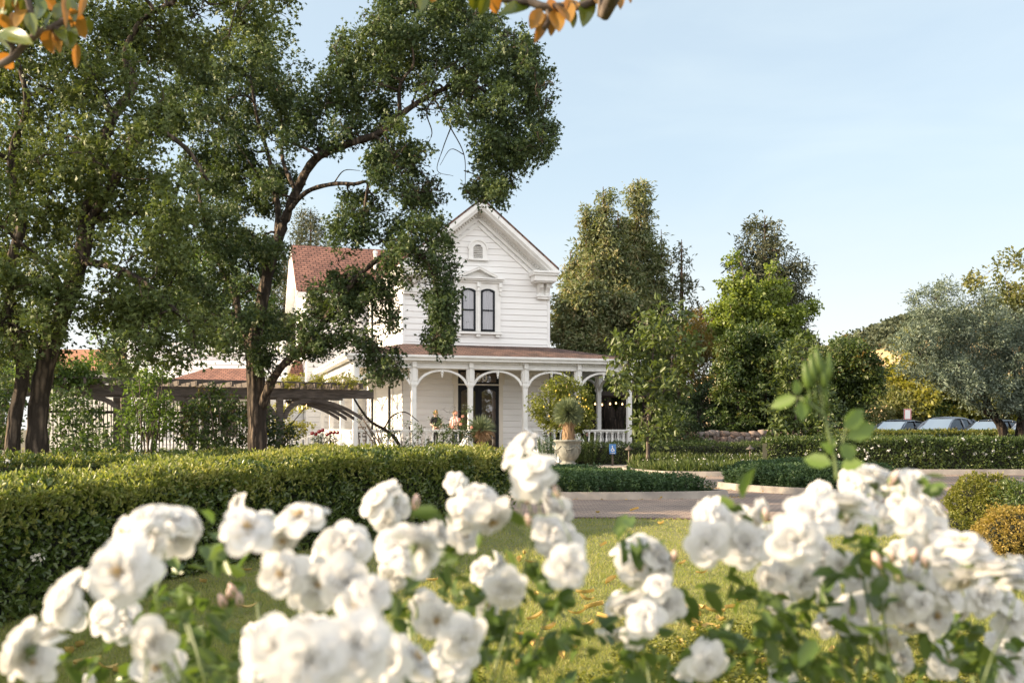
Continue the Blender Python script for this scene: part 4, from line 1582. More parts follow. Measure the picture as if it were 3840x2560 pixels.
hedge('hedge', 'wide flowering hedge with white blossoms along the far kerb on the right', 'hedge',
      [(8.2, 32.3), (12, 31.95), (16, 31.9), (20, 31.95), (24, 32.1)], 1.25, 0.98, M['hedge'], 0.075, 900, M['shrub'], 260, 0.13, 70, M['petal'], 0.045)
hedge('hedge', 'low mixed hedge in front of the parked cars', 'hedge',
      [(11.5, 38.2), (16, 38.0), (20, 38.2), (26, 38.5)], 1.4, 1.22, M['hedge'], 0.075, 420, M['boxwood'], 160, 0.1)


def ball(name, label, cat, c, r, lm, L, dens, k=4, squash=0.8, group=None, core=True, kind='leaf', stray=0.9, gap=0.0, wob=0.3):
    """rounded bush: foliage over a solid dark core added to block light"""
    root = thing(name, label, cat, (c[0], c[1], c[2] if len(c) > 2 else 0), 0, group)
    cl = np.atleast_2d(np.array([[c[0], c[1], (c[2] if len(c) > 2 else 0) + r * squash * 0.85, r]]))
    p, d = clump_sprigs(cl, dens, squash, 0.72, gap, 2.0, wob)
    ok = p[:, 2] > 0.03
    leaf_cloud('foliage', lm, root, p[ok], d[ok], k, L * 0.5, L, L * 0.5, kind, stray=stray)
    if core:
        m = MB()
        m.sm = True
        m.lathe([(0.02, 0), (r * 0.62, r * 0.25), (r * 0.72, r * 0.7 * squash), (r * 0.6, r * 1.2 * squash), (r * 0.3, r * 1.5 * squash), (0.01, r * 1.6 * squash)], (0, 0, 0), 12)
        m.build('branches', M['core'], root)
    return root


def bush(name, label, cat, cl, lm, L, dens, k=6, base=None, squash=0.85, gap=0.25, W_=0.5, spread=1.0, stems=5, kind='kite', group=None, bark_='bark_grey', up=0.5, hang=0.0, shell=0.35, rt=0.02, gf=1.6, stray=0.9, tips=None, tipn=0):
    """open shrub: stems from the ground and leaf clumps"""
    cl = np.array(cl, float)
    if base is None:
        j = np.argmin(cl[:, 2])
        base = np.array([cl[:, 0].mean(), cl[:, 1].mean(), 0.0])
    base = np.array(base, float)
    root = thing(name, label, cat, base, 0, group)
    top = cl[:, 2].max()
    limbs = []
    for i in range(stems):
        c = cl[random.randrange(len(cl))]
        a = base + np.array([random.uniform(-.15, .15), random.uniform(-.1, .1), 0])
        e = c[:3]
        limbs.append(([a, a + (e - a) * np.array([0.35, 0.35, 0.5]) + rng.normal(size=3) * 0.05, e], rt * 1.6, rt * 0.5))
    limbs_and_twigs(limbs, cl, rt, 3, 0.10, 6, 1.0).build('stems', M[bark_], root, True)
    p, d = clump_sprigs(cl, dens, squash, shell, gap, gf)
    ok = p[:, 2] > 0.02
    leaf_cloud('foliage', lm, root, p[ok], d[ok], k, L * 0.9 * spread, L, L * W_, kind, up=up, hang=hang, stray=stray)
    if tips is not None:
        cc = cl.copy()
        cc[:, 2] += cc[:, 3] * 0.25
        p, d = clump_sprigs(cc, tipn, squash, 0.9, 0.3, gf)
        ok = (d[:, 2] > -0.1)
        leaf_cloud('foliage', tips, root, p[ok], d[ok], 5, L * 0.6, L * 0.8, L * W_ * 0.8, kind, up=0.2, stray=0.6)
    return root


# ground cover in the kerbed islands
def groundcover(name, label, poly, h, lm, n, L=0.06, z0=0.08, stalk=1.0, cat='shrubs'):
    c = np.mean(np.array(poly), 0)
    root = thing(name, label, cat, (c[0], c[1], z0))
    xs, ys = [p[0] for p in poly], [p[1] for p in poly]
    pts = []
    while len(pts) < n:
        x, y = random.uniform(min(xs), max(xs)), random.uniform(min(ys), max(ys))
        if inpoly(x, y, poly):
            pts.append((x, y))
    q = np.array(pts)
    # distance to the outline rounds off the edges
    P2 = np.array(smooth_poly(poly, 3))
    dist = np.min(np.linalg.norm(q[:, None, :] - P2[None], axis=2), axis=1)
    hh = h * np.clip(0.45 + dist * 1.3, 0, 1) * (0.8 + 0.4 * vnoise(np.concatenate([q * 1.3, q[:, :1] * 0], 1)))
    k = 9
    t = np.tile(np.linspace(0.15, 1, k), len(q))
    P3 = np.concatenate([np.repeat(q, k, 0), (z0 + np.repeat(hh, k) * t)[:, None]], 1)
    lean = np.repeat(rng.normal(size=(len(q), 2)) * 0.09, k, 0)
    P3[:, :2] += lean * t[:, None]
    P3 += rng.normal(size=P3.shape) * 0.012
    kk = 3
    pp = np.repeat(P3, kk, 0)
    dd = unit(rng.normal(size=pp.shape) * np.array([1, 1, 0.35]) + np.array([0, 0, 0.55]))
    nn = unit(rng.normal(size=pp.shape) * 0.5 + np.array([0, 0, 1]))
    LL = L * rng.uniform(0.6, 1.2, len(pp))
    V, Q = leaf_arrays(pp, dd, nn, LL, LL * 0.5)
    quads('foliage', V - wloc(root), Q, lm, root)
    return root


def shrink(poly, f):
    c = np.mean(np.array(poly), 0)
    return [tuple(c + (np.array(p) - c) * f) for p in poly]


groundcover('shrub_bed', 'dense low grey green shrubs filling the long central kerbed island', shrink(ISL1, 0.93), 0.40, M['grey_shrub'], 5200)
groundcover('shrub_bed', 'dense low grey green shrubs on the smaller kerbed island on the right', shrink(ISL2, 0.92), 0.52, M['grey_shrub'], 3300)

# ------------------------------------------------------------------ trees


def make_tree(name, label, cat, base, limbs, cl, lm, bm, dens, k, L, Wd, kind='kite', squash=0.85, shell=0.4, gap=0.3, gf=1.0, rt=0.05, twigs=4, group=None, up=0.5, stray=0.9, hang=0.0, flare=1.35, spread=None, wig=0.12, wob=0.5, fuzz=0.0):
    root = thing(name, label, cat, base, 0, group)
    limbs_and_twigs(limbs, cl, rt, twigs, wig, 8, flare).build('trunk', bm, root, True)
    p, d = clump_sprigs(cl, dens, squash, shell, gap, gf, wob)
    if fuzz:
        c2 = np.array(cl, float)
        c2[:, 3] *= 1.55
        p2, d2 = clump_sprigs(c2, dens * fuzz, squash, 0.35, 0.42, gf * .7, wob)
        p, d = np.vstack([p, p2]), np.vstack([d, d2])
    leaf_cloud('crown', lm, root, p, d, k, spread or L * 1.1, L, Wd, kind, up=up, stray=stray, hang=hang)
    return root


def px(Y, *pts):
    """limb through photograph pixels (x, y[, depth offset]) at depth Y"""
    return [P(p[0], p[1], Y + (p[2] if len(p) > 2 else 0)) for p in pts]


# oak in the middle: trunk in front of the pergola, long arm over the house
Yo = 25.0
cl = np.vstack([
    poly_clumps([(1240, 190), (1330, 100), (1420, 20), (1560, -30), (1700, -30), (1800, 50), (1900, 120), (2000, 210), (2045, 290), (2060, 400), (2055, 480), (2010, 570), (1960, 580), (1890, 520), (1820, 430), (1760, 350), (1700, 290), (1560, 280), (1480, 340), (1500, 420), (1540, 470), (1450, 500), (1330, 540), (1240, 560), (1170, 510), (1140, 420), (1190, 330), (1250, 260)], Yo, 1.6, (38, 62), .52),
    poly_clumps([(1800, 480), (1940, 560), (1960, 600), (1920, 690), (1890, 740), (1830, 740), (1760, 705), (1800, 640), (1790, 560)], Yo - 0.5, 1.0, (30, 50), .56),
    poly_clumps([(1400, 590), (1470, 520), (1550, 560), (1570, 640), (1640, 710), (1610, 770), (1540, 770), (1450, 690), (1390, 650)], Yo - 1.0, 0.9, (28, 46), .56),
    poly_clumps([(1460, 840), (1560, 800), (1670, 830), (1670, 930), (1660, 1000), (1600, 1010), (1540, 1060), (1470, 1050), (1450, 960)], Yo - 1.4, 0.8, (26, 44), .62),
    poly_clumps([(1590, 1010), (1680, 1000), (1690, 1120), (1680, 1280), (1640, 1320), (1610, 1280), (1630, 1200), (1600, 1120)], Yo - 1.5, 0.5, (24, 38), .56),
    poly_clumps([(1290, 740), (1380, 690), (1430, 760), (1400, 860), (1330, 890), (1270, 980), (1250, 900)], Yo - 0.8, 0.8, (28, 44), .56),
    poly_clumps([(1060, 1240), (1190, 1080), (1300, 1020), (1400, 1060), (1500, 1110), (1510, 1190), (1460, 1260), (1350, 1270), (1250, 1300), (1120, 1330), (1060, 1310)], Yo - 1.0, 0.9, (18, 32), .80, holes=((1400, 1160, 40),)),
    poly_clumps([(1380, 1290), (1470, 1310), (1470, 1400), (1440, 1420), (1380, 1340)], Yo - 1.0, 0.4, (18, 28), .56),
    poly_clumps([(640, 230), (760, 150), (900, 130), (1050, 120), (1120, 200), (1130, 320), (1170, 420), (1130, 520), (1090, 640), (1040, 760), (900, 820), (760, 760), (680, 600), (620, 420)], Yo + 0.8, 2.2, (44, 70), .56, holes=((1010, 590, 40), (930, 520, 35), (1090, 560, 30))),
    poly_clumps([(640, 800), (800, 800), (950, 860), (1040, 860), (1060, 980), (1000, 1060), (900, 1120), (1010, 1180), (1060, 1260), (1010, 1400), (1020, 1460), (990, 1480), (950, 1320), (820, 1300), (720, 1180), (640, 1000)], Yo - 0.2, 1.6, (36, 58), .56, holes=((990, 1110, 35), (730, 860, 35), (870, 980, 30))),
])
cl = np.vstack([cl] + [poly_clumps(o, Yo - .6, 1.3, (15, 26), .75) for o in (
    [(1230, 180), (1420, -10), (1800, 20), (2020, 190), (2075, 300), (2085, 470), (2040, 600), (1980, 560), (2010, 400), (1960, 260), (1780, 90), (1600, 30), (1420, 90), (1290, 230)],
    [(1940, 520), (1990, 560), (1930, 720), (1880, 770), (1780, 750), (1735, 700), (1770, 680), (1880, 690)],
    [(1560, 280), (1760, 300), (1830, 420), (1760, 480), (1640, 420), (1540, 400)],
    [(1180, 1060), (1330, 1000), (1470, 1080), (1490, 1190), (1420, 1280), (1200, 1340), (1060, 1350), (1150, 1180)],
    [(1580, 990), (1710, 1000), (1710, 1250), (1650, 1350), (1590, 1300), (1600, 1150)],
    [(1380, 560), (1580, 540), (1680, 760), (1600, 800), (1420, 700)],
    [(1380, 1290), (1490, 1300), (1500, 1420), (1430, 1450), (1360, 1360)])])
tb = P(962, 1700, Yo)
make_tree('oak_tree', 'leaning oak in the middle whose long leafy arm arches over the white house gable', 'tree', (tb[0], tb[1], 0), [
    (px(Yo, (962, 1764), (965, 1600), (958, 1400), (950, 1290)), 0.264, 0.210),
    (px(Yo, (950, 1300), (985, 1120), (1015, 980), (1060, 850), (1110, 720), (1180, 600, -.4), (1290, 545, -.6), (1420, 500, -.6), (1530, 410, -.3), (1640, 345, 0), (1760, 300, .3)), 0.178, 0.049),
    (px(Yo, (955, 1320), (905, 1230, .3), (880, 1100, .6), (820, 980, .8), (775, 860, 1.0), (740, 700, 1.3)), 0.125, 0.042),
    (px(Yo, (968, 1560), (1010, 1450, -.3), (1060, 1370, -.6), (1150, 1290, -.9), (1260, 1140, -1.0), (1370, 1010, -1.2), (1500, 930, -1.4), (1600, 980, -1.5), (1640, 1100, -1.5), (1650, 1230, -1.5)), 0.125, 0.025),
    (px(Yo, (1012, 1430, -.4), (1100, 1340, -.6), (1230, 1300, -.8), (1330, 1260, -.9)), 0.059, 0.025),
    (px(Yo, (1075, 800), (1150, 720, -.4), (1250, 690, -.8), (1330, 690, -1.0), (1378, 685, -1.0), (1370, 760, -1.0), (1360, 860, -1.0), (1400, 920, -1.1)), 0.066, 0.025),
    (px(Yo, (1400, 505, -.6), (1460, 560, -.9), (1500, 640, -1.1), (1560, 720, -1.1)), 0.046, 0.017),
    (px(Yo, (1500, 440, -.4), (1500, 320, -.6), (1550, 240, -.8), (1535, 130, -.9)), 0.059, 0.021),
    (px(Yo, (1660, 340), (1740, 250, -.4), (1830, 220, -.5)), 0.046, 0.014),
    (px(Yo, (1760, 300, .3), (1850, 380, 0), (1900, 500, -.2), (1880, 640, -.4)), 0.040, 0.014),
    (px(Yo, (1620, 355), (1690, 480, -.5), (1740, 580, -.6), (1745, 690, -.6)), 0.023, 0.007),
    (px(Yo, (1040, 900), (1040, 760, .5), (1010, 600, .8), (960, 420, 1.2), (940, 280, 1.4)), 0.092, 0.028),
    (px(Yo, (1690, 480, -.5), (1660, 560, -.6), (1640, 640, -.6), (1700, 660, -.6)), 0.016, 0.005),
    (px(Yo, (1740, 580, -.6), (1690, 560, -.7), (1650, 620, -.7)), 0.014, 0.005),
    (px(Yo, (1740, 640, -.6), (1790, 660, -.6), (1830, 700, -.6)), 0.016, 0.006),
    (px(Yo, (1640, 350), (1600, 420, -.5), (1620, 500, -.6), (1590, 560, -.6), (1570, 590, -.6)), 0.022, 0.006),
    (px(Yo, (1760, 300, .2), (1720, 400, -.6), (1790, 440, -.7), (1840, 500, -.6)), 0.022, 0.006),
    (px(Yo, (1600, 365), (1640, 280, -.6), (1700, 240, -.7), (1760, 190, -.6)), 0.030, 0.008),
    (px(Yo, (1540, 405), (1570, 330, -.8), (1620, 290, -.9), (1640, 220, -.8)), 0.028, 0.008),
    (px(Yo, (1700, 320), (1790, 330, -.8), (1850, 300, -.8), (1900, 250, -.7)), 0.026, 0.008),
    (px(Yo, (1250, 690, -.8), (1290, 640, -.9), (1350, 640, -.9)), 0.02, 0.006),
    (px(Yo, (1110, 720), (1060, 600, .4), (1060, 480, .8), (1040, 330, 1.0)), 0.066, 0.021),
], cl, M['oak2'], M['bark_oak'], 410, 11, 0.124, 0.073, 'oak', 0.85, 0.2, 0.435, 2.3, 0.045, 4, flare=1.15, stray=1.0, wob=0.6)

# double-trunk oak on the left
Ya = 18.0
cl = np.vstack([
    poly_clumps([(-250, -150), (300, -200), (700, -150), (960, -60), (1080, 0), (1000, 80), (820, 150), (640, 230), (600, 420), (560, 560), (420, 600), (200, 620), (-250, 640)], Ya + 0.5, 2.4, (62, 105), .55, holes=((430, 420, 60), (560, 400, 45), (250, 470, 40), (700, 110, 40))),
    poly_clumps([(-250, 640), (300, 560), (520, 620), (640, 640), (760, 760), (700, 860), (640, 1000), (700, 1180), (560, 1180), (450, 1120), (330, 1130), (300, 1000), (-250, 1000)], Ya - 0.2, 2.2, (60, 100), .55, holes=((600, 590, 35), (720, 560, 40))),
    poly_clumps([(-250, 1000), (220, 1000), (250, 1100), (230, 1200), (200, 1320), (150, 1380), (80, 1330), (0, 1330), (-250, 1380)], Ya - 0.8, 1.4, (55, 85), .55),
    poly_clumps([(330, 1130), (480, 1100), (620, 1160), (830, 1200), (800, 1280), (700, 1340), (560, 1340), (470, 1400), (400, 1330), (360, 1250)], Ya - 0.5, 1.2, (40, 66), .55, holes=((380, 1240, 50), (300, 1200, 60))),
])
tb = P(140, 1700, Ya)
make_tree('oak_tree', 'massive double trunk oak at the left with its crown filling the upper left', 'tree', (tb[0], tb[1], 0), [
    (px(Ya, (140, 1900), (140, 1600), (160, 1420), (205, 1250), (260, 1100), (310, 940), (330, 800)), 0.19, 0.14),
    (px(Ya - .25, (40, 1890), (52, 1600), (85, 1400), (60, 1250, -.1), (30, 1050, -.2), (80, 850, -.3)), 0.14, 0.09),
    (px(Ya, (330, 810), (380, 560, .3), (430, 430, .4), (500, 320, .4), (470, 200, .3), (540, 70, .3), (650, 10, .2)), 0.132, 0.042),
    (px(Ya, (320, 860), (450, 640, -.5), (520, 500, -.6), (580, 480, -.6), (700, 560, -.6), (780, 680, -.5)), 0.099, 0.028),
    (px(Ya, (430, 440, .4), (320, 280, .9), (220, 160, 1.0), (180, 60, 1.2)), 0.079, 0.035),
    (px(Ya, (80, 860, -.5), (40, 600, -.6), (100, 400, -.8), (60, 200, -.8)), 0.092, 0.035),
    (px(Ya, (250, 1120), (180, 1000, -.8), (60, 900, -1.4)), 0.079, 0.035),
    (px(Ya, (300, 980), (420, 1000, -.5), (540, 1060, -.8), (640, 1150, -.9), (720, 1220, -.9)), 0.079, 0.028),
    (px(Ya, (330, 820), (480, 800, .8), (640, 800, 1.2), (740, 850, 1.3)), 0.079, 0.028),
], cl, M['oak'], M['bark_oak'], 300, 11, 0.118, 0.07, 'oak', 0.85, 0.2, 0.435, 2.3, 0.045, 4, fuzz=.055, flare=1.15, stray=1.0, wob=0.6)


def conifer(name, label, base, height, rmax, lm, bm, group=None, dens=135, k=8, L=0.30, Wd=0.10, z0=0.4, lean=(0, 0), pw=0.85, irreg=0.55, lev=None, rag=1.4, gap=0.37, spires=()):
    base = np.array(base, float)
    lev = lev or int(height / 0.85)
    cls = []
    for i in range(lev):
        t = (i + 0.3) / lev
        z = z0 + (height - z0) * t
        Rr = rmax * (1 - t) ** pw * (1 - irreg / 2 + irreg * vnoise(np.array([[i * 0.37, base[0], 3.3]]))[0]) + 0.12
        m = max(2, int(2.4 + Rr * 3.0))
        a0 = random.uniform(0, 6.28)
        for j in range(m):
            a = a0 + 6.283 * j / m + random.uniform(-.3, .3)
            rr = Rr * random.uniform(0.45, 1.0 + 0.2 * rag)
            cr_ = min(0.32 + 0.25 * Rr, 1.0) * random.uniform(0.65, 1.25)
            cls.append((base[0] + math.cos(a) * rr + lean[0] * t, base[1] + math.sin(a) * rr + lean[1] * t, z - 0.15 * rr, cr_))
    for (dx, dy, zb, zt, rs) in spires:
        ns = int((zt - zb) / 0.5)
        for i in range(ns):
            t = i / ns
            for j in range(2):
                q = rng.normal(size=2) * rs * (1 - t)
                cls.append((base[0] + dx + q[0], base[1] + dy + q[1], zb + (zt - zb) * t, (0.2 + rs * 0.6 * (1 - t)) * random.uniform(.8, 1.2)))
    cl = np.array(cls)
    top = np.array([base[0] + lean[0], base[1] + lean[1], height])
    limbs = [([base, base + (top - base) * 0.4 + np.array([.05, 0, 0]), base + (top - base) * 0.75, top], 0.02 * height + 0.08, 0.02)]
    for (dx, dy, zb, zt, rs) in spires:
        limbs.append(([base + np.array([dx * .6, dy * .6, zb * 0.7]), base + np.array([dx, dy, (zb + zt) / 2]), base + np.array([dx, dy, zt])], 0.10, 0.02))
    return make_tree(name, label, 'tree', base, limbs, cl, lm, bm, dens, k, L, Wd, 'kite', 0.52, 0.35, gap, 1.7, 0.045, 2, group, up=0.8, stray=0.75, hang=0.3, wig=0.05, wob=0.95)


def gp(pxx, Y):
    p = P(pxx, 0, Y)
    return np.array([p[0], p[1], 0.0])


RG = 'redwoods beyond the house'
conifer('redwood_tree', 'broad redwood of many spires right beside the house wall', gp(2262, 64), 17.0, 4.0, M['redwood'], M['bark_red'], RG, pw=0.80, spires=((-1.1, -.2, 11, 15.8, .55), (0.9, -.3, 11, 15.4, .5), (-2.1, 0, 8, 12.8, .7), (2.2, -.4, 7, 11.5, .6)))
conifer('redwood_tree', 'tallest redwood with a thin bare topped spire', gp(2392, 66), 18.0, 2.7, M['redwood'], M['bark_red'], RG, pw=0.75, spires=((1.5, -.3, 6, 14.6, .5), (-.9, -.6, 8, 13.6, .5)))
conifer('redwood_tree', 'short bushy redwood low against the white house wall', gp(2185, 61), 10.8, 2.0, M['redwood'], M['bark_red'], RG, pw=0.5, spires=((0.6, -.3, 6, 12, .6),))
conifer('redwood_tree', 'slim dark drooping redwood at the right end of the redwoods', gp(2556, 66), 14.0, 1.75, M['redwood_dk'], M['bark_red'], RG, pw=0.8, dens=50, gap=0.42)
conifer('conifer_tree', 'sparse dark conifer with a thin top behind the bright ginkgo', gp(2868, 66), 15.6, 3.6, M['conifer'], M['bark_red'], None, pw=0.60, dens=80, gap=0.42, irreg=0.6)
conifer('conifer_tree', 'small far pine top showing over the red wing roof', gp(1165, 85), 20.2, 1.8, M['conifer'], M['bark_red'], None, pw=0.35, dens=45, gap=0.45, z0=9)
conifer('conifer_tree', 'dark far conifer seen between the oak trunk and the wing', gp(1068, 80), 15.5, 2.2, M['conifer'], M['bark_red'], None, pw=0.6, dens=45, gap=0.4, z0=4)
conifer('conifer_tree', 'dark conifer behind the annex balustrade', gp(880, 75), 9.6, 2.6, M['redwood_dk'], M['bark_red'], None, pw=0.6, dens=48, gap=0.4)

# ginkgo: fan of upright arms
Yg = 52.0
gl, gc = [(px(Yg, (2787, 1730), (2787, 1400), (2790, 1180), (2795, 1050), (2770, 960)), 0.16, 0.04)], []
for x, y, z in ((2668, 1130, 0), (2700, 1060, .5), (2745, 985, -.4), (2820, 1030, -.8), (2890, 1010, .6), (2960, 1060, 0), (3010, 1160, -.5), (3045, 1150, .3), (2650, 1250, .2), (3020, 1260, -.4), (2930, 1180, -1), (2740, 1150, -1), (2860, 1150, -.9)):
    a, b = P(2790, 1330, Yg), P(x, y, Yg + z)
    gl.append(([a, a + (b - a) * np.array([.55, .55, .4]), b], 0.06, 0.02))
    for t in np.linspace(0.15, 1.0, 9):
        q = a + (b - a) * np.array([t ** .8, t, t]) + rng.normal(size=3) * 0.12
        gc.append((*q, (0.62 - 0.34 * t) * random.uniform(.8, 1.2)))
make_tree('ginkgo_tree', 'bright green ginkgo with a pale trunk and upward fanning arms', 'tree', gp(2787, Yg), gl, np.array(gc), M['ginkgo'], M['bark_grey'], 190, 7, 0.17, 0.15, 'kite', 0.9, 0.3, 0.30, 1.5, 0.03, 2, stray=0.9)

# dense round trees
Yc = 46.0
cl = np.vstack([poly_clumps([(2690, 1400), (2730, 1280), (2800, 1245), (2880, 1260), (2930, 1310), (2950, 1420), (2940, 1560), (2850, 1600), (2740, 1590), (2680, 1500)], Yc, 1.3, (36, 54), 0.7),
                poly_clumps([(2690, 1400), (2730, 1270), (2800, 1240), (2880, 1260), (2930, 1310), (2950, 1420)], Yc - .8, .5, (26, 36), 0.7)])
make_tree('crape_myrtle_tree', 'dense dark green rounded tree in front of the ginkgo', 'tree', gp(2810, Yc), [(px(Yc, (2810, 1735), (2812, 1560), (2810, 1400)), 0.13, 0.05), (px(Yc, (2815, 1730), (2860, 1560), (2880, 1430)), 0.09, 0.04)], cl, M['myrtle'], M['bark_grey'], 260, 7, 0.16, 0.08, 'leaf', 0.9, 0.5, 0.25, 1.4, 0.03, 2)
Yc = 43.0
out = [(3050, 1440), (3070, 1350), (3120, 1300), (3190, 1285), (3250, 1320), (3290, 1385), (3300, 1450), (3265, 1505), (3190, 1535), (3110, 1525)]
cl = np.vstack([poly_clumps(out, Yc, 1.2, (34, 52), 0.7), poly_clumps(out, Yc - .9, .4, (26, 38), 0.7)])
r_ = make_tree('crape_myrtle_tree', 'dense round tree with bronze new tips left of the parked cars', 'tree', gp(3150, Yc), [(px(Yc, (3150, 1730), (3145, 1580), (3160, 1440)), 0.12, 0.05), (px(Yc, (3155, 1730), (3200, 1560), (3220, 1420)), 0.08, 0.04)], cl, M['myrtle'], M['bark_dark'], 280, 7, 0.15, 0.075, 'leaf', 0.9, 0.5, 0.22, 1.4, 0.03, 2)
tc_ = cl.copy()
tc_ = tc_[tc_[:, 2] > np.quantile(tc_[:, 2], 0.55)]
p_, d_ = clump_sprigs(tc_, 40, 0.95, 0.9, 0.35, 1.4)
ok = d_[:, 2] > 0
leaf_cloud('foliage', M['myrtle_tip'], r_, p_[ok], d_[ok], 5, 0.1, 0.13, 0.06, 'leaf')

# young magnolias with big leaves
Ym = 34.0
out = [(2300, 1460), (2300, 1330), (2360, 1220), (2400, 1175), (2480, 1165), (2560, 1180), (2580, 1290), (2590, 1400), (2560, 1480), (2500, 1540), (2520, 1600), (2440, 1640), (2400, 1620), (2400, 1560), (2370, 1490)]
cl = np.vstack([poly_clumps(out, Ym, 0.9, (30, 48), 0.68), poly_clumps([(2390, 1590), (2520, 1580), (2500, 1650), (2410, 1650)], Ym, .5, (24, 34), .7)])
make_tree('magnolia_tree', 'young magnolia with large light green leaves in front of the porch end', 'tree', gp(2432, Ym), [(px(Ym, (2428, 1768), (2430, 1690), (2432, 1560), (2445, 1400), (2450, 1230)), 0.085, 0.03), (px(Ym, (2434, 1560), (2500, 1440), (2530, 1300)), 0.04, 0.02), (px(Ym, (2436, 1520), (2370, 1420), (2350, 1330)), 0.04, 0.02)],
          cl, M['magnolia'], M['bark_grey'], 105, 6, 0.21, 0.115, 'leaf', 0.85, 0.35, 0.40, 1.7, 0.03, 3, up=0.9, stray=0.8)
Ym = 33.5
out = [(2900, 1500), (2930, 1380), (2960, 1300), (3010, 1290), (3060, 1350), (3090, 1440), (3110, 1560), (3080, 1640), (2990, 1660), (2910, 1640), (2890, 1580)]
cl = poly_clumps(out, Ym, 0.8, (30, 46), 0.68)
make_tree('magnolia_tree', 'second young magnolia with a leaning thin trunk beside the flowering hedge', 'tree', gp(2962, Ym), [(px(Ym, (2962, 1770), (2965, 1680), (2985, 1540), (2990, 1400), (2990, 1310)), 0.07, 0.025), (px(Ym, (2970, 1620), (3040, 1520), (3060, 1430)), 0.035, 0.02)],
          cl, M['magnolia'], M['bark_grey'], 150, 6, 0.19, 0.105, 'leaf', 0.85, 0.35, 0.32, 1.7, 0.03, 3, up=0.9, stray=0.8)

# olive and the trees behind it
Yv = 36.5
out = [(3360, 1350), (3380, 1260), (3400, 1190), (3470, 1120), (3520, 1085), (3600, 1090), (3680, 1110), (3760, 1150), (3860, 1180), (3960, 1240), (4000, 1400), (3960, 1500), (3850, 1530), (3740, 1540), (3640, 1510), (3560, 1440), (3460, 1420), (3400, 1400)]
cl = np.vstack([poly_clumps(out, Yv, 1.6, (40, 64), 0.75), poly_clumps(out, Yv - 1, .6, (30, 48), 0.75)])
make_tree('olive_tree', 'silvery olive tree with two dark trunks in front of the cars on the right', 'tree', gp(3790, Yv), [
    (px(Yv, (3770, 1745), (3762, 1620), (3730, 1560), (3660, 1440), (3560, 1300)), 0.24, 0.06),
    (px(Yv, (3815, 1745), (3826, 1600), (3835, 1520), (3800, 1380), (3740, 1230)), 0.20, 0.06),
    (px(Yv, (3745, 1580), (3640, 1500), (3540, 1400), (3450, 1330)), 0.10, 0.04),
    (px(Yv, (3832, 1540), (3900, 1420), (3940, 1320)), 0.12, 0.04)], cl, M['olive'], M['bark_dark'], 330, 10, 0.13, 0.036, 'kite', 0.85, 0.4, 0.36, 1.5, 0.035, 3, stray=1.0)
Yw = 62.0
out = [(3640, 1060), (3670, 1000), (3740, 970), (3820, 985), (3900, 1000), (4000, 1100), (3980, 1260), (3860, 1280), (3760, 1240), (3700, 1160)]
cl = poly_clumps(out, Yw, 1.6, (34, 54), 0.85)
make_tree('tall_tree', 'tall pale yellowish tree rising behind the olive at the right edge', 'tree', gp(3850, Yw), [(px(Yw, (3850, 1690), (3850, 1400), (3820, 1200), (3780, 1060)), 0.3, 0.06), (px(Yw, (3850, 1380), (3900, 1200), (3930, 1090)), 0.15, 0.05)], cl, M['pale'], M['bark_grey'], 95, 7, 0.26, 0.14, 'kite', 0.8, 0.35, 0.42, 1.0, 0.05, 3)
TG = 'yellow green trees behind the parking court'
for lab, out, Yt, mat in (
        ('yellow green broadleaf tree showing left of the olive behind the cars', [(3330, 1480), (3370, 1330), (3440, 1280), (3480, 1380), (3500, 1500), (3420, 1560)], 57, 'lime'),
        ('sunlit lime tree behind the roof of the middle car', [(3440, 1400), (3520, 1360), (3600, 1420), (3660, 1500), (3640, 1570), (3520, 1570), (3450, 1520)], 57.6, 'lime'),
        ('yellow leafed tree behind the olive trunks', [(3650, 1440), (3760, 1420), (3860, 1420), (3900, 1560), (3760, 1590), (3680, 1580)], 57.4, 'lime')):
    cl = poly_clumps(out, Yt, 1.5, (34, 54), 0.75)
    m_ = np.mean(np.array(out), 0)
    make_tree('lime_tree', lab, 'tree', gp(m_[0], Yt), [(px(Yt, (m_[0], 1690), (m_[0] + 6, 1600), (m_[0], 1450)), 0.16, 0.06)], cl, M[mat], M['bark_red'], 150, 7, 0.24, 0.15, 'kite', 0.85, 0.45, 0.28, 1.1, 0.04, 2, group=TG)
for lab, out, Yt, mat in (
        ('olive green bush left of the first parked car', [(3230, 1600), (3260, 1500), (3330, 1450), (3400, 1480), (3440, 1560), (3420, 1610)], 56, 'pale'),
        ('dull green bush behind the first parked car', [(3380, 1590), (3420, 1510), (3500, 1500), (3560, 1540), (3560, 1600)], 57, 'shrub'),
        ('dark bush between the cars and the olive trunk', [(3560, 1580), (3620, 1520), (3720, 1520), (3760, 1580)], 58, 'shrub')):
    cl = poly_clumps(out, Yt, 1.0, (26, 40), 0.7)
    bush('bush', lab, 'bush', cl, M[mat], 0.18, 200, 7, base=gp(np.mean([p[0] for p in out]), Yt) + np.array([0, 0, .36]), group='bushes behind the parking court')

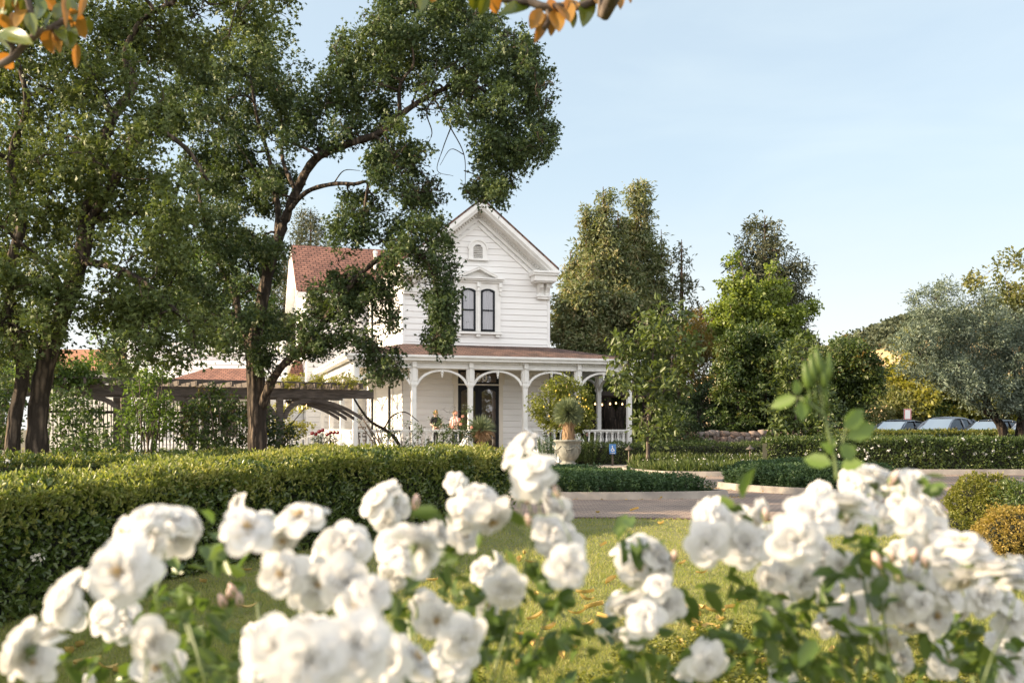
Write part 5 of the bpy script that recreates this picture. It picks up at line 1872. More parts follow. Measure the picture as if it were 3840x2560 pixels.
# mixed tall shrubs on the right, behind the stone wall
SG = 'tall shrubs behind the stone wall'
for lab, out, Yt, mat, tip in (
        ('bronze tinted tall shrub under the redwoods', [(2540, 1440), (2560, 1300), (2620, 1230), (2700, 1300), (2700, 1420), (2640, 1480)], 50, 'shrub_ora', None),
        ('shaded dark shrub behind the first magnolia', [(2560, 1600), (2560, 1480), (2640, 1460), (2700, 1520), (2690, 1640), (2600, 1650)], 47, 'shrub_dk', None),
        ('dark shrub with orange new tips over the stone wall', [(2680, 1560), (2720, 1430), (2800, 1420), (2860, 1480), (2870, 1600), (2780, 1640), (2700, 1620)], 45.5, 'shrub', 'shrub_ora'),
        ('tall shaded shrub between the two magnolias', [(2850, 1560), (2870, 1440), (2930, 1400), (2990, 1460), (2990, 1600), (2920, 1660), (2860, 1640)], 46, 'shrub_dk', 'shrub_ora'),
        ('dark evergreen shrub beside the right end of the porch', [(2480, 1560), (2520, 1520), (2600, 1560), (2620, 1660), (2560, 1710), (2490, 1690)], 43, 'shrub_dk', None),
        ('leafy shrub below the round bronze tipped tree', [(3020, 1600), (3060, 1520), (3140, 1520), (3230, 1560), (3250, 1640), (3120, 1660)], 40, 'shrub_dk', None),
        ('brownish tree behind the tall shrubs and ginkgo', [(2560, 1260), (2620, 1170), (2680, 1190), (2690, 1300), (2600, 1330)], 58, 'shrub_ora', None)):
    cl = poly_clumps(out, Yt, 0.9, (30, 46), 0.68)
    bush('tall_shrub', lab, 'shrub', cl, M[mat], 0.13, 240, 7, base=gp(np.mean([p[0] for p in out]), Yt), group=SG, rt=0.03, tips=M[tip] if tip else None, tipn=12)

# dark old tree behind the porch, its crown shading the patio
Yd = 56.0
out = [(2160, 1440), (2240, 1380), (2340, 1360), (2420, 1400), (2440, 1470), (2380, 1490), (2280, 1460), (2200, 1500)]
cl = np.vstack([poly_clumps(out, Yd + 1, 1.5, (34, 54), 0.6), poly_clumps([(2140, 1400), (2480, 1380), (2480, 1480), (2140, 1500)], Yd + 3, 1.0, (50, 60), 0.6)])
make_tree('old_tree', 'dark twisted old tree on the patio behind the right end of the porch', 'tree', gp(2290, Yd), [
    (px(Yd, (2295, 1700), (2292, 1600), (2280, 1540), (2262, 1450)), 0.62, 0.25),
    (px(Yd, (2310, 1690), (2320, 1570), (2350, 1500), (2380, 1430)), 0.45, 0.18),
    (px(Yd, (2275, 1640), (2235, 1590), (2205, 1575), (2180, 1540)), 0.2, 0.1)], cl, M['myrtle'], M['bark_dark'], 200, 6, 0.2, 0.1, 'leaf', 0.85, 0.4, 0.2, 1.2, 0.06, 2)
cl = poly_clumps([(2100, 1480), (2480, 1470), (2480, 1640), (2100, 1640)], 66, 1.0, (46, 60), 0.62)
bush('bush', 'sunlit bush behind the dark patio tree seen through the porch', 'bush', cl, M['pale'], 0.2, 130, 7, base=gp(2290, 66))

# left background
Yl = 62.0
LG = 'light green trees behind the annex'
for lab, out, Yt, mat in (
        ('light green feathery tree behind the left oak crown', [(600, 1250), (640, 1000), (720, 920), (800, 950), (840, 1100), (820, 1300), (700, 1330)], 62, 'willow'),
        ('light green tree right of the annex behind the oak trunk', [(820, 1290), (840, 1080), (900, 1000), (980, 1050), (1000, 1200), (980, 1300)], 66, 'willow'),
        ('dark tree at far left behind the double trunk', [(-150, 1450), (-120, 1250), (0, 1150), (100, 1200), (110, 1400), (50, 1480)], 44, 'shrub_dk'),
        ('green tree right of the barn roof', [(380, 1400), (390, 1260), (450, 1210), (520, 1260), (510, 1330), (470, 1400)], 60, 'willow')):
    cl = poly_clumps(out, Yt, 1.6, (46, 70), 0.8)
    m_ = np.mean(np.array(out), 0)
    make_tree('broadleaf_tree', lab, 'tree', gp(m_[0], Yt), [(px(Yt, (m_[0], 1690), (m_[0] + 6, 1500), (m_[0], m_[1])), 0.22, 0.08)], cl, M[mat], M['bark_grey'], 95, 8, 0.26, 0.12, 'kite', 0.85, 0.4, 0.38, 1.0, 0.05, 2, group=LG, hang=0.3)

BG = 'shrubs along the pergola'
for lab, out, Yt, mat, kw in (
        ('tall leafy shrub right of the double oak trunk', [(190, 1680), (190, 1480), (250, 1440), (330, 1500), (390, 1560), (400, 1660), (300, 1690)], 24, 'shrub', {}),
        ('light green shrub at the far left edge beside the oak', [(-120, 1700), (-100, 1440), (20, 1400), (70, 1480), (60, 1640)], 27, 'shrub', {}),
        ('vine covered tall shrub in front of the slatted screen', [(430, 1640), (480, 1520), (540, 1440), (600, 1420), (640, 1500), (680, 1540), (660, 1600), (560, 1640)], 26.5, 'willow', {}),
        ('climbing sapling with heart shaped leaves rising above the pergola beam', [(480, 1480), (500, 1420), (560, 1370), (610, 1350), (620, 1380), (580, 1440), (520, 1500)], 26.2, 'willow', {}),
        ('bushy shrub with orange new growth left of the oak trunk', [(690, 1680), (700, 1540), (760, 1470), (860, 1470), (930, 1530), (950, 1640), (880, 1690), (780, 1690)], 26.5, 'shrub', {'tips': M['shrub_ora'], 'tipn': 14}),
        ('dark shrub at the foot of the middle oak', [(930, 1690), (940, 1600), (1000, 1570), (1070, 1610), (1110, 1660), (1080, 1690)], 27.5, 'shrub_dk', {}),
        ('low green shrub behind the second hedge', [(240, 1700), (300, 1660), (400, 1660), (440, 1690), (380, 1710)], 21.5, 'shrub', {}),
        ('sunlit yellow green shrub under the pergola arch', [(1030, 1640), (1030, 1540), (1080, 1510), (1140, 1530), (1160, 1590), (1120, 1630)], 42, 'lime', {})):
    cl = poly_clumps(out, Yt, 0.7, (26, 42), 0.7)
    bush('shrub', lab, 'shrub', cl, M[mat], 0.115, 260, 7, base=gp(np.mean([p[0] for p in out]), Yt), group=BG, **kw)

# ------------------------------------------------------------------ pergola and slatted screen on the left
pa_, pb_ = np.array([-14.6, 29.5]), np.array([-5.3, 34.6])
pg = thing('pergola', 'weathered timber pergola with slatted back running to the side porch', 'pergola', (-9.9, 32, 0))
pd = (pb_ - pa_) / np.linalg.norm(pb_ - pa_)
pn = np.array([-pd[1], pd[0]])
PL = np.linalg.norm(pb_ - pa_)


def pp(s, t, z):
    q = pa_ + pd * s + pn * t
    return (q[0], q[1], z)


for t in (0.0, 2.4):
    m = MB()
    m.beam(pp(-0.3, t, 2.62), pp(PL + (0.5 if t == 0 else 0.2), t, 2.62), 0.14, 0.30)
    m.build('beam', M['wood'], pg, True)
m = MB()
for i in range(20):
    s = 0.1 + i * (PL - 0.2) / 19
    m.beam(pp(s, -0.55, 2.86), pp(s, 3.0, 2.86), 0.07, 0.16)
for t in (-.3, .5, 1.3, 2.1, 2.8):
    m.beam(pp(-0.3, t, 2.97), pp(PL + 0.1, t, 2.97), 0.05, 0.05)
m.build('rafters', M['wood'], pg, True)
for i, s in enumerate((0.6, 3.0, 5.4, 7.8)):
    for t in (0.0, 2.4):
        m = MB()
        m.beam(pp(s, t, 0), pp(s, t, 2.46), 0.20, 0.20, (pd[0], pd[1], 0))
        m.build('post', M['wood'], pg, True)
        m = MB()
        for sg in (-1, 1):
            A, B = [], []
            for k in range(9):
                a = k / 8 * math.pi / 2
                s1, z1 = s + sg * (0.10 + 0.95 * (1 - math.cos(a))), 1.75 + 0.72 * math.sin(a)
                A.append(pp(s1, t - 0.05, z1))
                s2 = s + sg * (0.10 + 0.95 * (1 - math.cos(a)) + 0.13 * math.cos(a) + 0.10 * math.sin(a) * 0)
                B.append(pp(s2 + sg * 0.02, t - 0.05, z1 - 0.15 * math.sin(a)))
            if t == 0 and 0.6 < s < 9:
                m.strip(A, B, (pn[0] * 0.1, pn[1] * 0.1, 0))
        if m.v:
            m.build('brace', M['wood'], pg, True)
# curved brackets reaching to the porch posts at the right end
m = MB()
for t in (0.0, 0.8, 1.6, 2.4):
    A, B = [], []
    for k in range(11):
        a = k / 10
        s1 = PL - 1.9 + 2.0 * a
        A.append(pp(s1, t, 2.46 - 0.62 * a ** 2.2))
        B.append(pp(s1, t, 2.33 - 0.60 * a ** 2.2))
    m = MB()
    m.strip(A, B, (pn[0] * 0.1, pn[1] * 0.1, 0))
    m.build('brace', M['wood'], pg, True)
m = MB()
for i in range(64):
    s = 0.5 + i * 7.4 / 63
    m.beam(pp(s, 2.55, 0.15), pp(s, 2.55, 2.4), 0.045, 0.03, (pd[0], pd[1], 0))
m.beam(pp(0.4, 2.58, 1.98), pp(8.0, 2.58, 1.98), 0.05, 0.09)
m.beam(pp(0.4, 2.58, 0.62), pp(8.0, 2.58, 0.62), 0.05, 0.09)
m.build('slat_screen', M['wood_dk'], pg, True)
# garden bench against the screen
bn = thing('garden_bench', 'dark garden bench under the pergola by the slatted screen', 'bench', pp(2.6, 1.9, 0))
m = MB()
m.beam(pp(1.8, 1.9, 0.45), pp(3.4, 1.9, 0.45), 0.42, 0.05)
m.build('seat', M['wood_dk'], bn, True)
for s in (1.95, 3.25):
    m = MB()
    m.beam(pp(s, 1.75, 0), pp(s, 1.75, 0.42), 0.07, 0.07, (1, 0, 0))
    m.beam(pp(s, 2.05, 0), pp(s, 2.05, 0.42), 0.07, 0.07, (1, 0, 0))
    m.beam(pp(s, 1.7, 0.2), pp(s, 2.1, 0.2), 0.05, 0.05)
    m.build('leg', M['wood_dk'], bn, True)

# wisteria on the pergola
VG = 'vines over the pergola'
for lab, s0, s1, n, mat, hg in (('wisteria mounding over the left end of the pergola', 0.0, 3.2, 26, 'willow', 0.7), ('thin leafy vine trailing along the pergola beam at the porch end', 7.4, 10.9, 26, 'lime', 0.4)):
    cl = []
    for i in range(n):
        s = random.uniform(s0, s1)
        t = random.uniform(-0.4, 1.4)
        q = pp(s, t, 3.05 + random.uniform(-.1, .30 if hg > .5 else .12))
        cl.append((*q, random.uniform(.28, .48) if hg > .5 else random.uniform(.14, .26)))
    bush('climbing_vine', lab, 'vine', cl, M[mat], 0.12 if hg > .5 else 0.08, 200 if hg > .5 else 420, 7, base=np.array(pp(3.0 if hg > .5 else 7.9, 2.25, 0)), stems=1, hang=hg, group=VG)


def lit_string(label, pts, n, r=0.035):
    root = thing('string_lights', label, 'string lights', pts[0])
    c = curve_pts(pts, 6)
    m = MB()
    m.tube(c, 0.008, 5)
    m.build('cord', M['black'], root, True)
    bme = MB()
    bme.sm = True
    bme.lathe([(0.01, 0), (r * .5, -0.03), (r, -0.07), (r * 0.8, -0.11), (0.005, -0.13)], n=8)
    me = bme.mesh('bulb', M['bulb'])
    for i in range(n):
        q = c[int((i + 0.5) / n * (len(c) - 1))]
        o = link('bulb', me, root)
        o.location = Vector([float(x) for x in q]) - root.location
    return root


M['bulb'] = emit('lamp_filament', (1.0, 0.62, 0.28), 1.6)
lit_string('string of warm bulbs sagging under the pergola beam', [pp(8.3, 1.2, 2.36), pp(8.8, 1.3, 2.22), pp(9.3, 1.4, 2.34)], 5, 0.022)
lit_string('string of warm bulbs hanging over the patio behind the porch', [P(2225, 1508, 53), P(2265, 1512, 53), P(2310, 1506, 53), P(2345, 1512, 53)], 5, 0.045)
lit_string('string of small bulbs under the porch ceiling by the lemon tree', [P(2030, 1432, 46), P(2065, 1448, 46), P(2100, 1452, 46), P(2150, 1436, 46)], 3, 0.035)

# dark shade roof on the patio
sh = thing('patio_shade', 'dark flat patio shade roof seen through the right end of the porch', 'shade', gp(2330, 52))
m = MB()
a, b = P(2245, 1478, 52), P(2440, 1482, 52)
m.beam(a, b, 3.0, 0.22)
m.build('roof', M['wood_dk'], sh, True)
for x in (2262, 2425):
    m = MB()
    q = P(x, 1480, 52)
    m.beam((q[0], 53.2, 0), (q[0], 53.2, q[2] - .1), 0.14, 0.14, (1, 0, 0))
    m.build('post', M['wood_dk'], sh, True)

# ------------------------------------------------------------------ stone wall
sw = thing('stone_wall', 'rounded fieldstone wall half hidden by shrubs on the right', 'wall', gp(2800, 44))
M['stone'] = leafmat('fieldstone', [(0.13, 0.11, 0.10), (0.20, 0.17, 0.155), (0.18, 0.12, 0.09), (0.24, 0.215, 0.20)], 0.9, 0.0, nscale=3)
wl0, wl1 = P(2500, 0, 43.6)[0], P(3060, 0, 43.6)[0]
VV, QQ = [], []
nb = 0
z = 0.0
while z < 1.25:
    x = wl0 + random.uniform(-.2, 0)
    hh_ = random.uniform(.16, .30)
    while x < wl1:
        ww = random.uniform(.16, .52)
        hq = hh_ * random.uniform(.75, 1.45)
        s = MB()
        s.sm = True
        ph = rng.normal(size=3)
        s.lathe([(0.001, -0.5), (0.34, -0.44), (0.5, -0.2), (0.52, 0.15), (0.36, 0.42), (0.001, 0.5)], n=8, cap=False)
        v = np.array(s.v)
        v = np.sign(v) * np.abs(v * 2) ** 0.38 / 2
        v = v * (1 + 0.45 * (vnoise(v * 2.5 + ph * 9)[:, None] - .5))
        v = v[:, [0, 2, 1]] * np.array([ww * 1.02, 0.42, hq * 1.08]) + np.array([x + ww / 2, 43.7, z + hh_ / 2 + random.uniform(-.07, .07)])
        VV.append(v)
        QQ.append(np.array(s.f) + nb)
        nb += len(v)
        x += ww
    z += hh_ * 0.92
stq = quads('stones', np.vstack(VV) - wloc(sw), np.vstack(QQ), M['stone'], sw, smooth=False)
m = MB()
m.bx(wl0, wl1, 43.66, 44.0, 0, 1.2)
m.build('mortar', M['kerb'], sw, True)

for lab, out, Yt, mat in (('rose bush with a few pale blooms at the foot of the stone wall', [(2560, 1690), (2600, 1640), (2660, 1650), (2660, 1710), (2580, 1720)], 42.4, 'shrub'),
                          ('dark spreading shrub in front of the stone wall', [(2700, 1700), (2720, 1660), (2800, 1670), (2900, 1650), (2960, 1690), (2900, 1715)], 42.6, 'shrub_dk'),
                          ('sprawling shrub between the porch end and the stone wall', [(2370, 1700), (2390, 1640), (2450, 1620), (2520, 1650), (2520, 1710)], 42.3, 'shrub')):
    cl = poly_clumps(out, Yt, .5, (16, 26), .75)
    bush('shrub', lab, 'shrub', cl, M[mat], 0.09, 300, 6, base=gp(np.mean([p[0] for p in out]), Yt), group='shrubs at the foot of the stone wall', gap=.4)

# ------------------------------------------------------------------ urn with yucca, sign, lamps
uc = gp(2131, 38.6)
ur = thing('stone_urn', 'big weathered stone urn with a garland in front of the box hedge', 'urn', uc)
m = MB()
m.sm = True
m.lathe([(0.36, 0), (0.37, 0.05), (0.34, 0.09), (0.26, 0.13), (0.24, 0.18), (0.29, 0.22), (0.38, 0.32), (0.44, 0.46), (0.46, 0.62), (0.47, 0.80), (0.50, 0.90), (0.56, 0.93), (0.575, 0.97), (0.56, 1.01), (0.49, 1.01), (0.46, 0.93), (0.02, 0.92)], n=32)
m.build('bowl', M['stone_urn'], ur)
m = MB()
m.sm = True
for k in range(5):
    a0, a1 = k * 1.2566 - 2.2, (k + 1) * 1.2566 - 2.2
    pts = []
    for i in range(9):
        t = i / 8
        a = a0 + (a1 - a0) * t
        pts.append((0.475 * math.cos(a), 0.475 * math.sin(a), 0.80 - 0.16 * math.sin(math.pi * t)))
    m.tube(pts, [0.02 + 0.012 * math.sin(math.pi * i / 8) for i in range(9)], 6)
m.build('garland', M['stone_urn'], ur)
for k in range(5):
    m = MB()
    m.sm = True
    a = k * 1.2566 - 2.2 + 0.628
    for rr, d in ((0.11, 0.0), (0.06, 0.02)):
        pts = [((0.462 + d) * math.cos(a + math.cos(q) * rr / 0.46), (0.462 + d) * math.sin(a + math.cos(q) * rr / 0.46), 0.60 + math.sin(q) * rr) for q in np.linspace(0, 6.283, 13)]
        m.tube(pts, 0.014, 5, False)
    m.build('medallion', M['stone_urn'], ur)
m = MB()
m.lathe([(0.45, 0.925), (0.2, 0.96), (0.02, 0.97)], n=20)
m.build('potting_soil', M['soil'], ur)


def spiky(name, label, c, zc, r, n, L, Wd, mat, trunk=None, dry=-0.80, group=None, base_z=0.0):
    root = thing(name, label, 'plant', (c[0], c[1], base_z), 0, group)
    if trunk:
        m = MB()
        m.sm = True
        m.tube([(0, 0, trunk[2] - base_z), (0.01, 0, (trunk[2] + zc) / 2 - base_z), (0, 0, zc - base_z)], [trunk[0], (trunk[0] + trunk[1]) / 2, trunk[1]], 12)
        m.build('trunk', M['bark_red'], root)
        k = 900
        a = rng.random(k) * 6.283
        zz = rng.uniform(trunk[2] + .1, zc - .1, k) - base_z
        rr = trunk[0] + (trunk[1] - trunk[0]) * (zz / max(zz))
        pos = np.stack([np.cos(a) * rr, np.sin(a) * rr, zz], 1)
        dd = unit(np.stack([np.cos(a) * .22, np.sin(a) * .22, np.full(k, -1.0)], 1) + rng.normal(size=(k, 3)) * .08)
        V, Q = leaf_arrays(pos, dd, unit(np.stack([np.cos(a), np.sin(a), a * 0], 1)), rng.uniform(.2, .4, k), 0.025)
        quads('dry_skirt', V, Q, M['yucca_dry'], root)
    d = rdirs(n)
    d = d[d[:, 2] > -0.93]
    k = len(d)
    pos = np.array([0, 0, zc - base_z]) + d * 0.06
    dn_ = d[:, 2] < dry
    for nm, sel, mt in (('leaves', ~dn_, mat), ('dry_leaves', dn_, M['yucca_dry'])):
        if sel.sum() == 0:
            continue
        V, Q = leaf_arrays(pos[sel], d[sel], unit(rng.normal(size=(sel.sum(), 3))), L * rng.uniform(.88, 1.06, sel.sum()), Wd, 'leaf', 0.25, 0.03)
        quads(nm, V, Q, mt, root)
    return root


spiky('yucca', 'round blue green yucca ball on a straw trunk in the stone urn', uc, 2.04, 0.5, 1500, 0.60, 0.024, M['yucca'], (0.22, 0.15, 0.94), base_z=0.94)
spiky('yucca', 'pinkish tipped spiky yucca before the porch steps', gp(1805, 40.4), 1.42, 0.5, 420, 0.60, 0.03, M['yucca'], (0.12, 0.10, 0.0), -0.25)

# lemon tree behind the urn
Yt = 40.6
out = [(1995, 1520), (2020, 1470), (2070, 1440), (2140, 1425), (2200, 1450), (2220, 1510), (2215, 1580), (2170, 1620), (2100, 1620), (2040, 1590)]
cl = poly_clumps(out, Yt, 0.7, (22, 34), 0.66)
le = make_tree('lemon_tree', 'lemon tree with yellow fruit and sunlit left side behind the urn', 'tree', gp(2190, Yt), [(px(Yt, (2215, 1745), (2200, 1660), (2175, 1610), (2140, 1540)), 0.10, 0.04), (px(Yt, (2185, 1625), (2090, 1570), (2050, 1510)), 0.05, 0.02)], cl, M['lemon_leaf'], M['bark_dark'], 330, 7, 0.105, 0.055, 'leaf', 0.9, 0.35, 0.36, 2.0, 0.02, 3)
lm_ = MB()
lm_.sm = True
lm_.lathe([(0.004, -0.055), (0.02, -0.045), (0.04, -0.02), (0.042, 0.01), (0.03, 0.04), (0.012, 0.055), (0.004, 0.06)], n=10)
lme = lm_.mesh('lemon', M['lemon'])
for x, y in ((2166, 1488), (2186, 1493), (2197, 1499), (2182, 1523), (2190, 1525), (2200, 1524), (2208, 1531), (2136, 1481), (2085, 1465), (2172, 1512), (2148, 1628), (2040, 1525), (2100, 1500), (2120, 1530), (2060, 1560)):
    o = link('lemon', lme, le)
    o.location = Vector(P(x, y, Yt - .75) - wloc(le))
    o.rotation_euler = (random.uniform(-.6, .6), random.uniform(-.6, .6), 0)
    o.scale = (.8, .8, .8)
# rosemary around the urn
RS = 'rosemary around the urn'
for lab, x, y in (('upright rosemary left of the urn', 2075, 39.6), ('upright rosemary right of the urn trunk', 2185, 39.7)):
    c = gp(x, y)
    root = thing('rosemary', lab, 'plant', c, 0, RS)
    k = 46
    q = rng.normal(size=(k, 2)) * .3
    hh_ = rng.uniform(.7, 1.25, k)
    t = np.tile(np.linspace(.2, 1, 22), k)
    pos = np.concatenate([np.repeat(q, 22, 0) * (1 + 0.4 * t[:, None]), (np.repeat(hh_, 22) * t)[:, None]], 1)
    pos = np.repeat(pos, 4, 0)
    dd = unit(rng.normal(size=pos.shape) + np.array([0, 0, .7]))
    V, Q = leaf_arrays(pos, dd, rdirs(len(pos)), 0.06, 0.022)
    quads('foliage', V, Q, M['grey_shrub'] if x < 2100 else M['shrub'], root)

# rose bush and shrubs in front of the porch rail
FG = 'shrubs in front of the porch'
cl = poly_clumps([(1600, 1660), (1620, 1580), (1680, 1510), (1740, 1530), (1760, 1600), (1780, 1650), (1700, 1690), (1640, 1690)], 40.3, .5, (18, 28), .7)
rb_ = bush('rose_bush', 'tall rose bush with peach flowers before the door', 'rose bush', cl, M['shrub'], 0.085, 330, 6, base=gp(1700, 40.3), group=FG, gap=.42)
pk_ = MB()
for _ in range(18):
    a = rdirs(1)[0]
    t = unit(np.cross(a, rdirs(1)[0]))
    b = np.cross(a, t)
    q = a * 0.05
    pk_.add([q - t * .05, q + b * .05 + a * .02, q + t * .05, q - b * .05 + a * .02], [(0, 1, 2, 3)])
pme = pk_.mesh('rose', M['petal_peach'])
for x, y in ((1710, 1548), (1703, 1565), (1727, 1590), (1735, 1560), (1768, 1602), (1696, 1600), (1722, 1572)):
    o = link('rose', pme, rb_)
    o.location = Vector(P(x, y, 39.6) - wloc(rb_))
    o.scale = (.85, .85, .8)
cl = poly_clumps([(1440, 1670), (1440, 1600), (1500, 1560), (1560, 1590), (1600, 1640), (1590, 1690), (1480, 1690)], 40.2, .5, (18, 28), .75)
ab_ = bush('shrub', 'airy reddish shrub with an arching bare branch before the porch rail', 'shrub', cl, M['shrub'], 0.08, 260, 6, base=gp(1500, 40.2), group=FG, gap=.45)
m = MB()
m.sm = True
m.tube(curve_pts(px(40.2, (1500, 1745), (1492, 1660), (1450, 1615), (1390, 1580, -.3), (1350, 1530, -.6), (1318, 1480, -.9), (1290, 1462, -1.2)), 5), [.085 - .002 * i for i in range(31)], 8)
m.tube(curve_pts(px(40.2, (1440, 1608), (1470, 1560), (1520, 1545), (1570, 1580)), 5), [.04 - .0015 * i for i in range(16)], 6)
m.build('arching_branch', M['bark_dark'], ab_, True)
cl = poly_clumps([(1330, 1560), (1360, 1540), (1420, 1600), (1460, 1640), (1420, 1650), (1360, 1620)], 40.0, .3, (14, 22), .8)
bush('shrub', 'sparse climbing shrub in front of the corner porch post', 'shrub', cl, M['shrub'], 0.07, 240, 6, base=gp(1440, 40.0), group=FG, gap=.5, rt=.035)
# red flowers by the side porch
for lab, x, y in (('dark red rose bush by the side porch hedge', 1195, 1622), ('small red rose bush left of the corner post', 1250, 1622)):
    c = P(x, y, 38)
    cl = [(c[0] + random.uniform(-.15, .15), 38 + random.uniform(-.2, .2), c[2] - .25, .22) for _ in range(4)]
    b_ = bush('rose_bush', lab, 'rose bush', cl, M['shrub_dk'], 0.06, 400, 6, base=gp(x, 38), group='red rose bushes by the side porch')
    rd = pme.copy()
    rd.materials.clear()
    rd.materials.append(M['petal_red'])
    for i in range(4):
        o = link('rose', rd, b_)
        o.location = Vector((c[0] + (i - 1.5) * .13 - b_.location.x, 37.75 - b_.location.y, c[2] + random.uniform(-.08, .1)))
# fan of palm fronds in front of the pergola
pf = thing('palm', 'young feathery palm fanning up behind the second hedge', 'palm', gp(555, 23.5))
VV, QQ, nb = [], [], 0
fm = MB()
for i, (a, ln, el) in enumerate(((-1.25, .95, .75), (-.7, 1.1, 1.1), (-.25, 1.15, 1.35), (.3, 1.1, 1.2), (.75, 1.15, .95), (1.2, 1.1, .6), (-1.6, .8, .5), (.1, .9, .8))):
    dx, dz = math.sin(a) * math.cos(el * .5), math.sin(el)
    base = np.array([0, 0, .05])
    pts = []
    for t in np.linspace(0, 1, 14):
        pts.append(base + np.array([math.sin(a) * ln * t, random.uniform(-.02, .02) - .25 * t, ln * (math.sin(el) * t * 1.25 - .35 * t * t)]))
    pts = np.array(pts)
    fm.tube(pts, [.014 * (1 - .8 * t) for t in np.linspace(0, 1, 14)], 5)
    tg = unit(np.gradient(pts, axis=0))
    pos = np.repeat(pts[2:], 6, 0) + rng.normal(size=(72, 3)) * .012
    tt = np.repeat(tg[2:], 6, 0)
    sd = unit(np.cross(tt, np.array([0, -1, 0.2])))
    sg = np.tile([-1, 1], 36)[:, None]
    dd = unit(tt * .8 + sd * sg * .75 + rng.normal(size=(72, 3)) * .08)
    V, Q = leaf_arrays(pos, dd, np.array([[0, -1, .3]]) + rng.normal(size=(72, 3)) * .2, .32, .022, 'leaf')
    VV.append(V)
    QQ.append(Q + nb)
    nb += len(V)
fm.build('frond_stalks', M['stem'], pf)
quads('leaflets', np.vstack(VV), np.vstack(QQ), M['willow'], pf)

# blue access sign
sg = thing('access_sign', 'small blue wheelchair access sign on a wooden post', 'sign', gp(2297, 38.4))
m = MB()
m.bx(-0.035, 0.035, -0.03, 0.03, 0, 0.72)
m.build('post', M['wood'], sg)
m = MB()
m.bx(-0.13, 0.13, -0.05, -0.031, 0.46, 0.84)
pl_ = m.build('panel', solid('sign_blue', (0.05, 0.16, 0.42), (0.045, 0.14, 0.38), .5), sg, bevel=.006)
m = MB()
m.tube([(0.055 * math.cos(a), 0, 0.62 + 0.055 * math.sin(a) - .005) for a in np.linspace(2.2, 6.4, 14)], 0.010, 5)
m.tube([(-0.01, 0, 0.735), (-0.005, 0, 0.65), (0.04, 0, 0.645), (0.06, 0, 0.585), (0.08, 0, 0.59)], 0.011, 5)
m.tube([(-0.008, 0, 0.695), (0.03, 0, 0.69)], 0.009, 5)
m.lathe([(0.002, -.016), (.014, -.01), (.016, .004), (.002, .016)], (-0.012, 0, 0.765), 8)
m.bx(-0.09, 0.09, -0.003, 0.003, 0.49, 0.505)
o = m.build('wheelchair_symbol', M['white'], pl_)
o.location = (0, -0.052, 0)
o.scale = (1, .25, 1)
# lamps
LG_ = 'mushroom path lamps'
for lab, x, Y, zt in (('bronze mushroom path lamp left of the young magnolia trunk', 2358, 34.6, .72), ('bronze mushroom path lamp in the meadow near the second magnolia', 2812, 36.5, .70)):
    t = thing('path_lamp', lab, 'lamp', gp(x, Y), 0, LG_)
    t.location.z = .08
    m = MB()
    m.tube([(0, 0, 0), (0.01, 0, zt - .12)], .028, 8)
    m.build('stem', M['metal'], t)
    m = MB()
    m.sm = True
    m.lathe([(.02, -.14), (.05, -.12), (.16, -.10), (.15, -.08), (.10, -.04), (.04, 0), (.02, .05), (.004, .06)], (0.01, 0, zt), 16)
    m.build('cap', M['metal'], t)

# white parking sign behind the cars
ps = thing('parking_sign', 'small white and red sign on a post behind the first car', 'sign', P(3402, 0, 54) * np.array([1, 1, 0]) + np.array([0, 0, .36]))
zc_ = P(0, 1553, 54)[2] - .36
m = MB()
m.tube([(0, 0, 0), (0, 0, zc_ + .3)], .03, 8)
m.build('post', M['metal'], ps)
m = MB()
m.bx(-.2, .2, -.06, -.035, zc_ - .3, zc_ + .3)
pn_ = m.build('panel', M['white'], ps)
m = MB()
M['red'] = solid('sign_red', (.55, .05, .04), (.5, .04, .04), .5)
for a, b, c, d in ((-.19, .19, zc_ + .25, zc_ + .29), (-.19, .19, zc_ - .29, zc_ - .25), (-.19, -.15, zc_ - .25, zc_ + .25), (.15, .19, zc_ - .25, zc_ + .25)):
    m.bx(a, b, -.064, -.0605, c, d)
m.build('border', M['red'], pn_)

# meadow of grasses with small white flowers behind the back kerb
mp_ = shrink(BED3, .93)
xs, ys = [p[0] for p in mp_], [p[1] for p in mp_]
q = np.stack([rng.uniform(min(xs), max(xs), 30000), rng.uniform(min(ys), max(ys), 30000)], 1)
q = np.array([p for p in q if inpoly(p[0], p[1], mp_)])
k = len(q)
V, Q = leaf_arrays(np.concatenate([q, np.full((k, 1), .08)], 1), unit(rng.normal(size=(k, 3)) * .3 + np.array([0, 0, 1])), rdirs(k), .38 * rng.uniform(.4, 1.2, k) * (.6 + .8 * vnoise(np.concatenate([q, q[:, :1] * 0], 1) * .9)), .028, 'leaf', .1, .25)
tag(quads('meadow_grass', V, Q, M['meadow']), 'soft green meadow grass filling the bed around the magnolia', 'grass', kind='stuff')
q = q[rng.integers(0, k, 240)]
V, Q = leaf_arrays(np.concatenate([q, rng.uniform(.3, .5, (240, 1))], 1), rdirs(240), rdirs(240), .05, .05)
tag(quads('meadow_flowers', V, Q, M['petal']), 'tiny white flowers scattered in the meadow bed', 'flowers', kind='stuff')

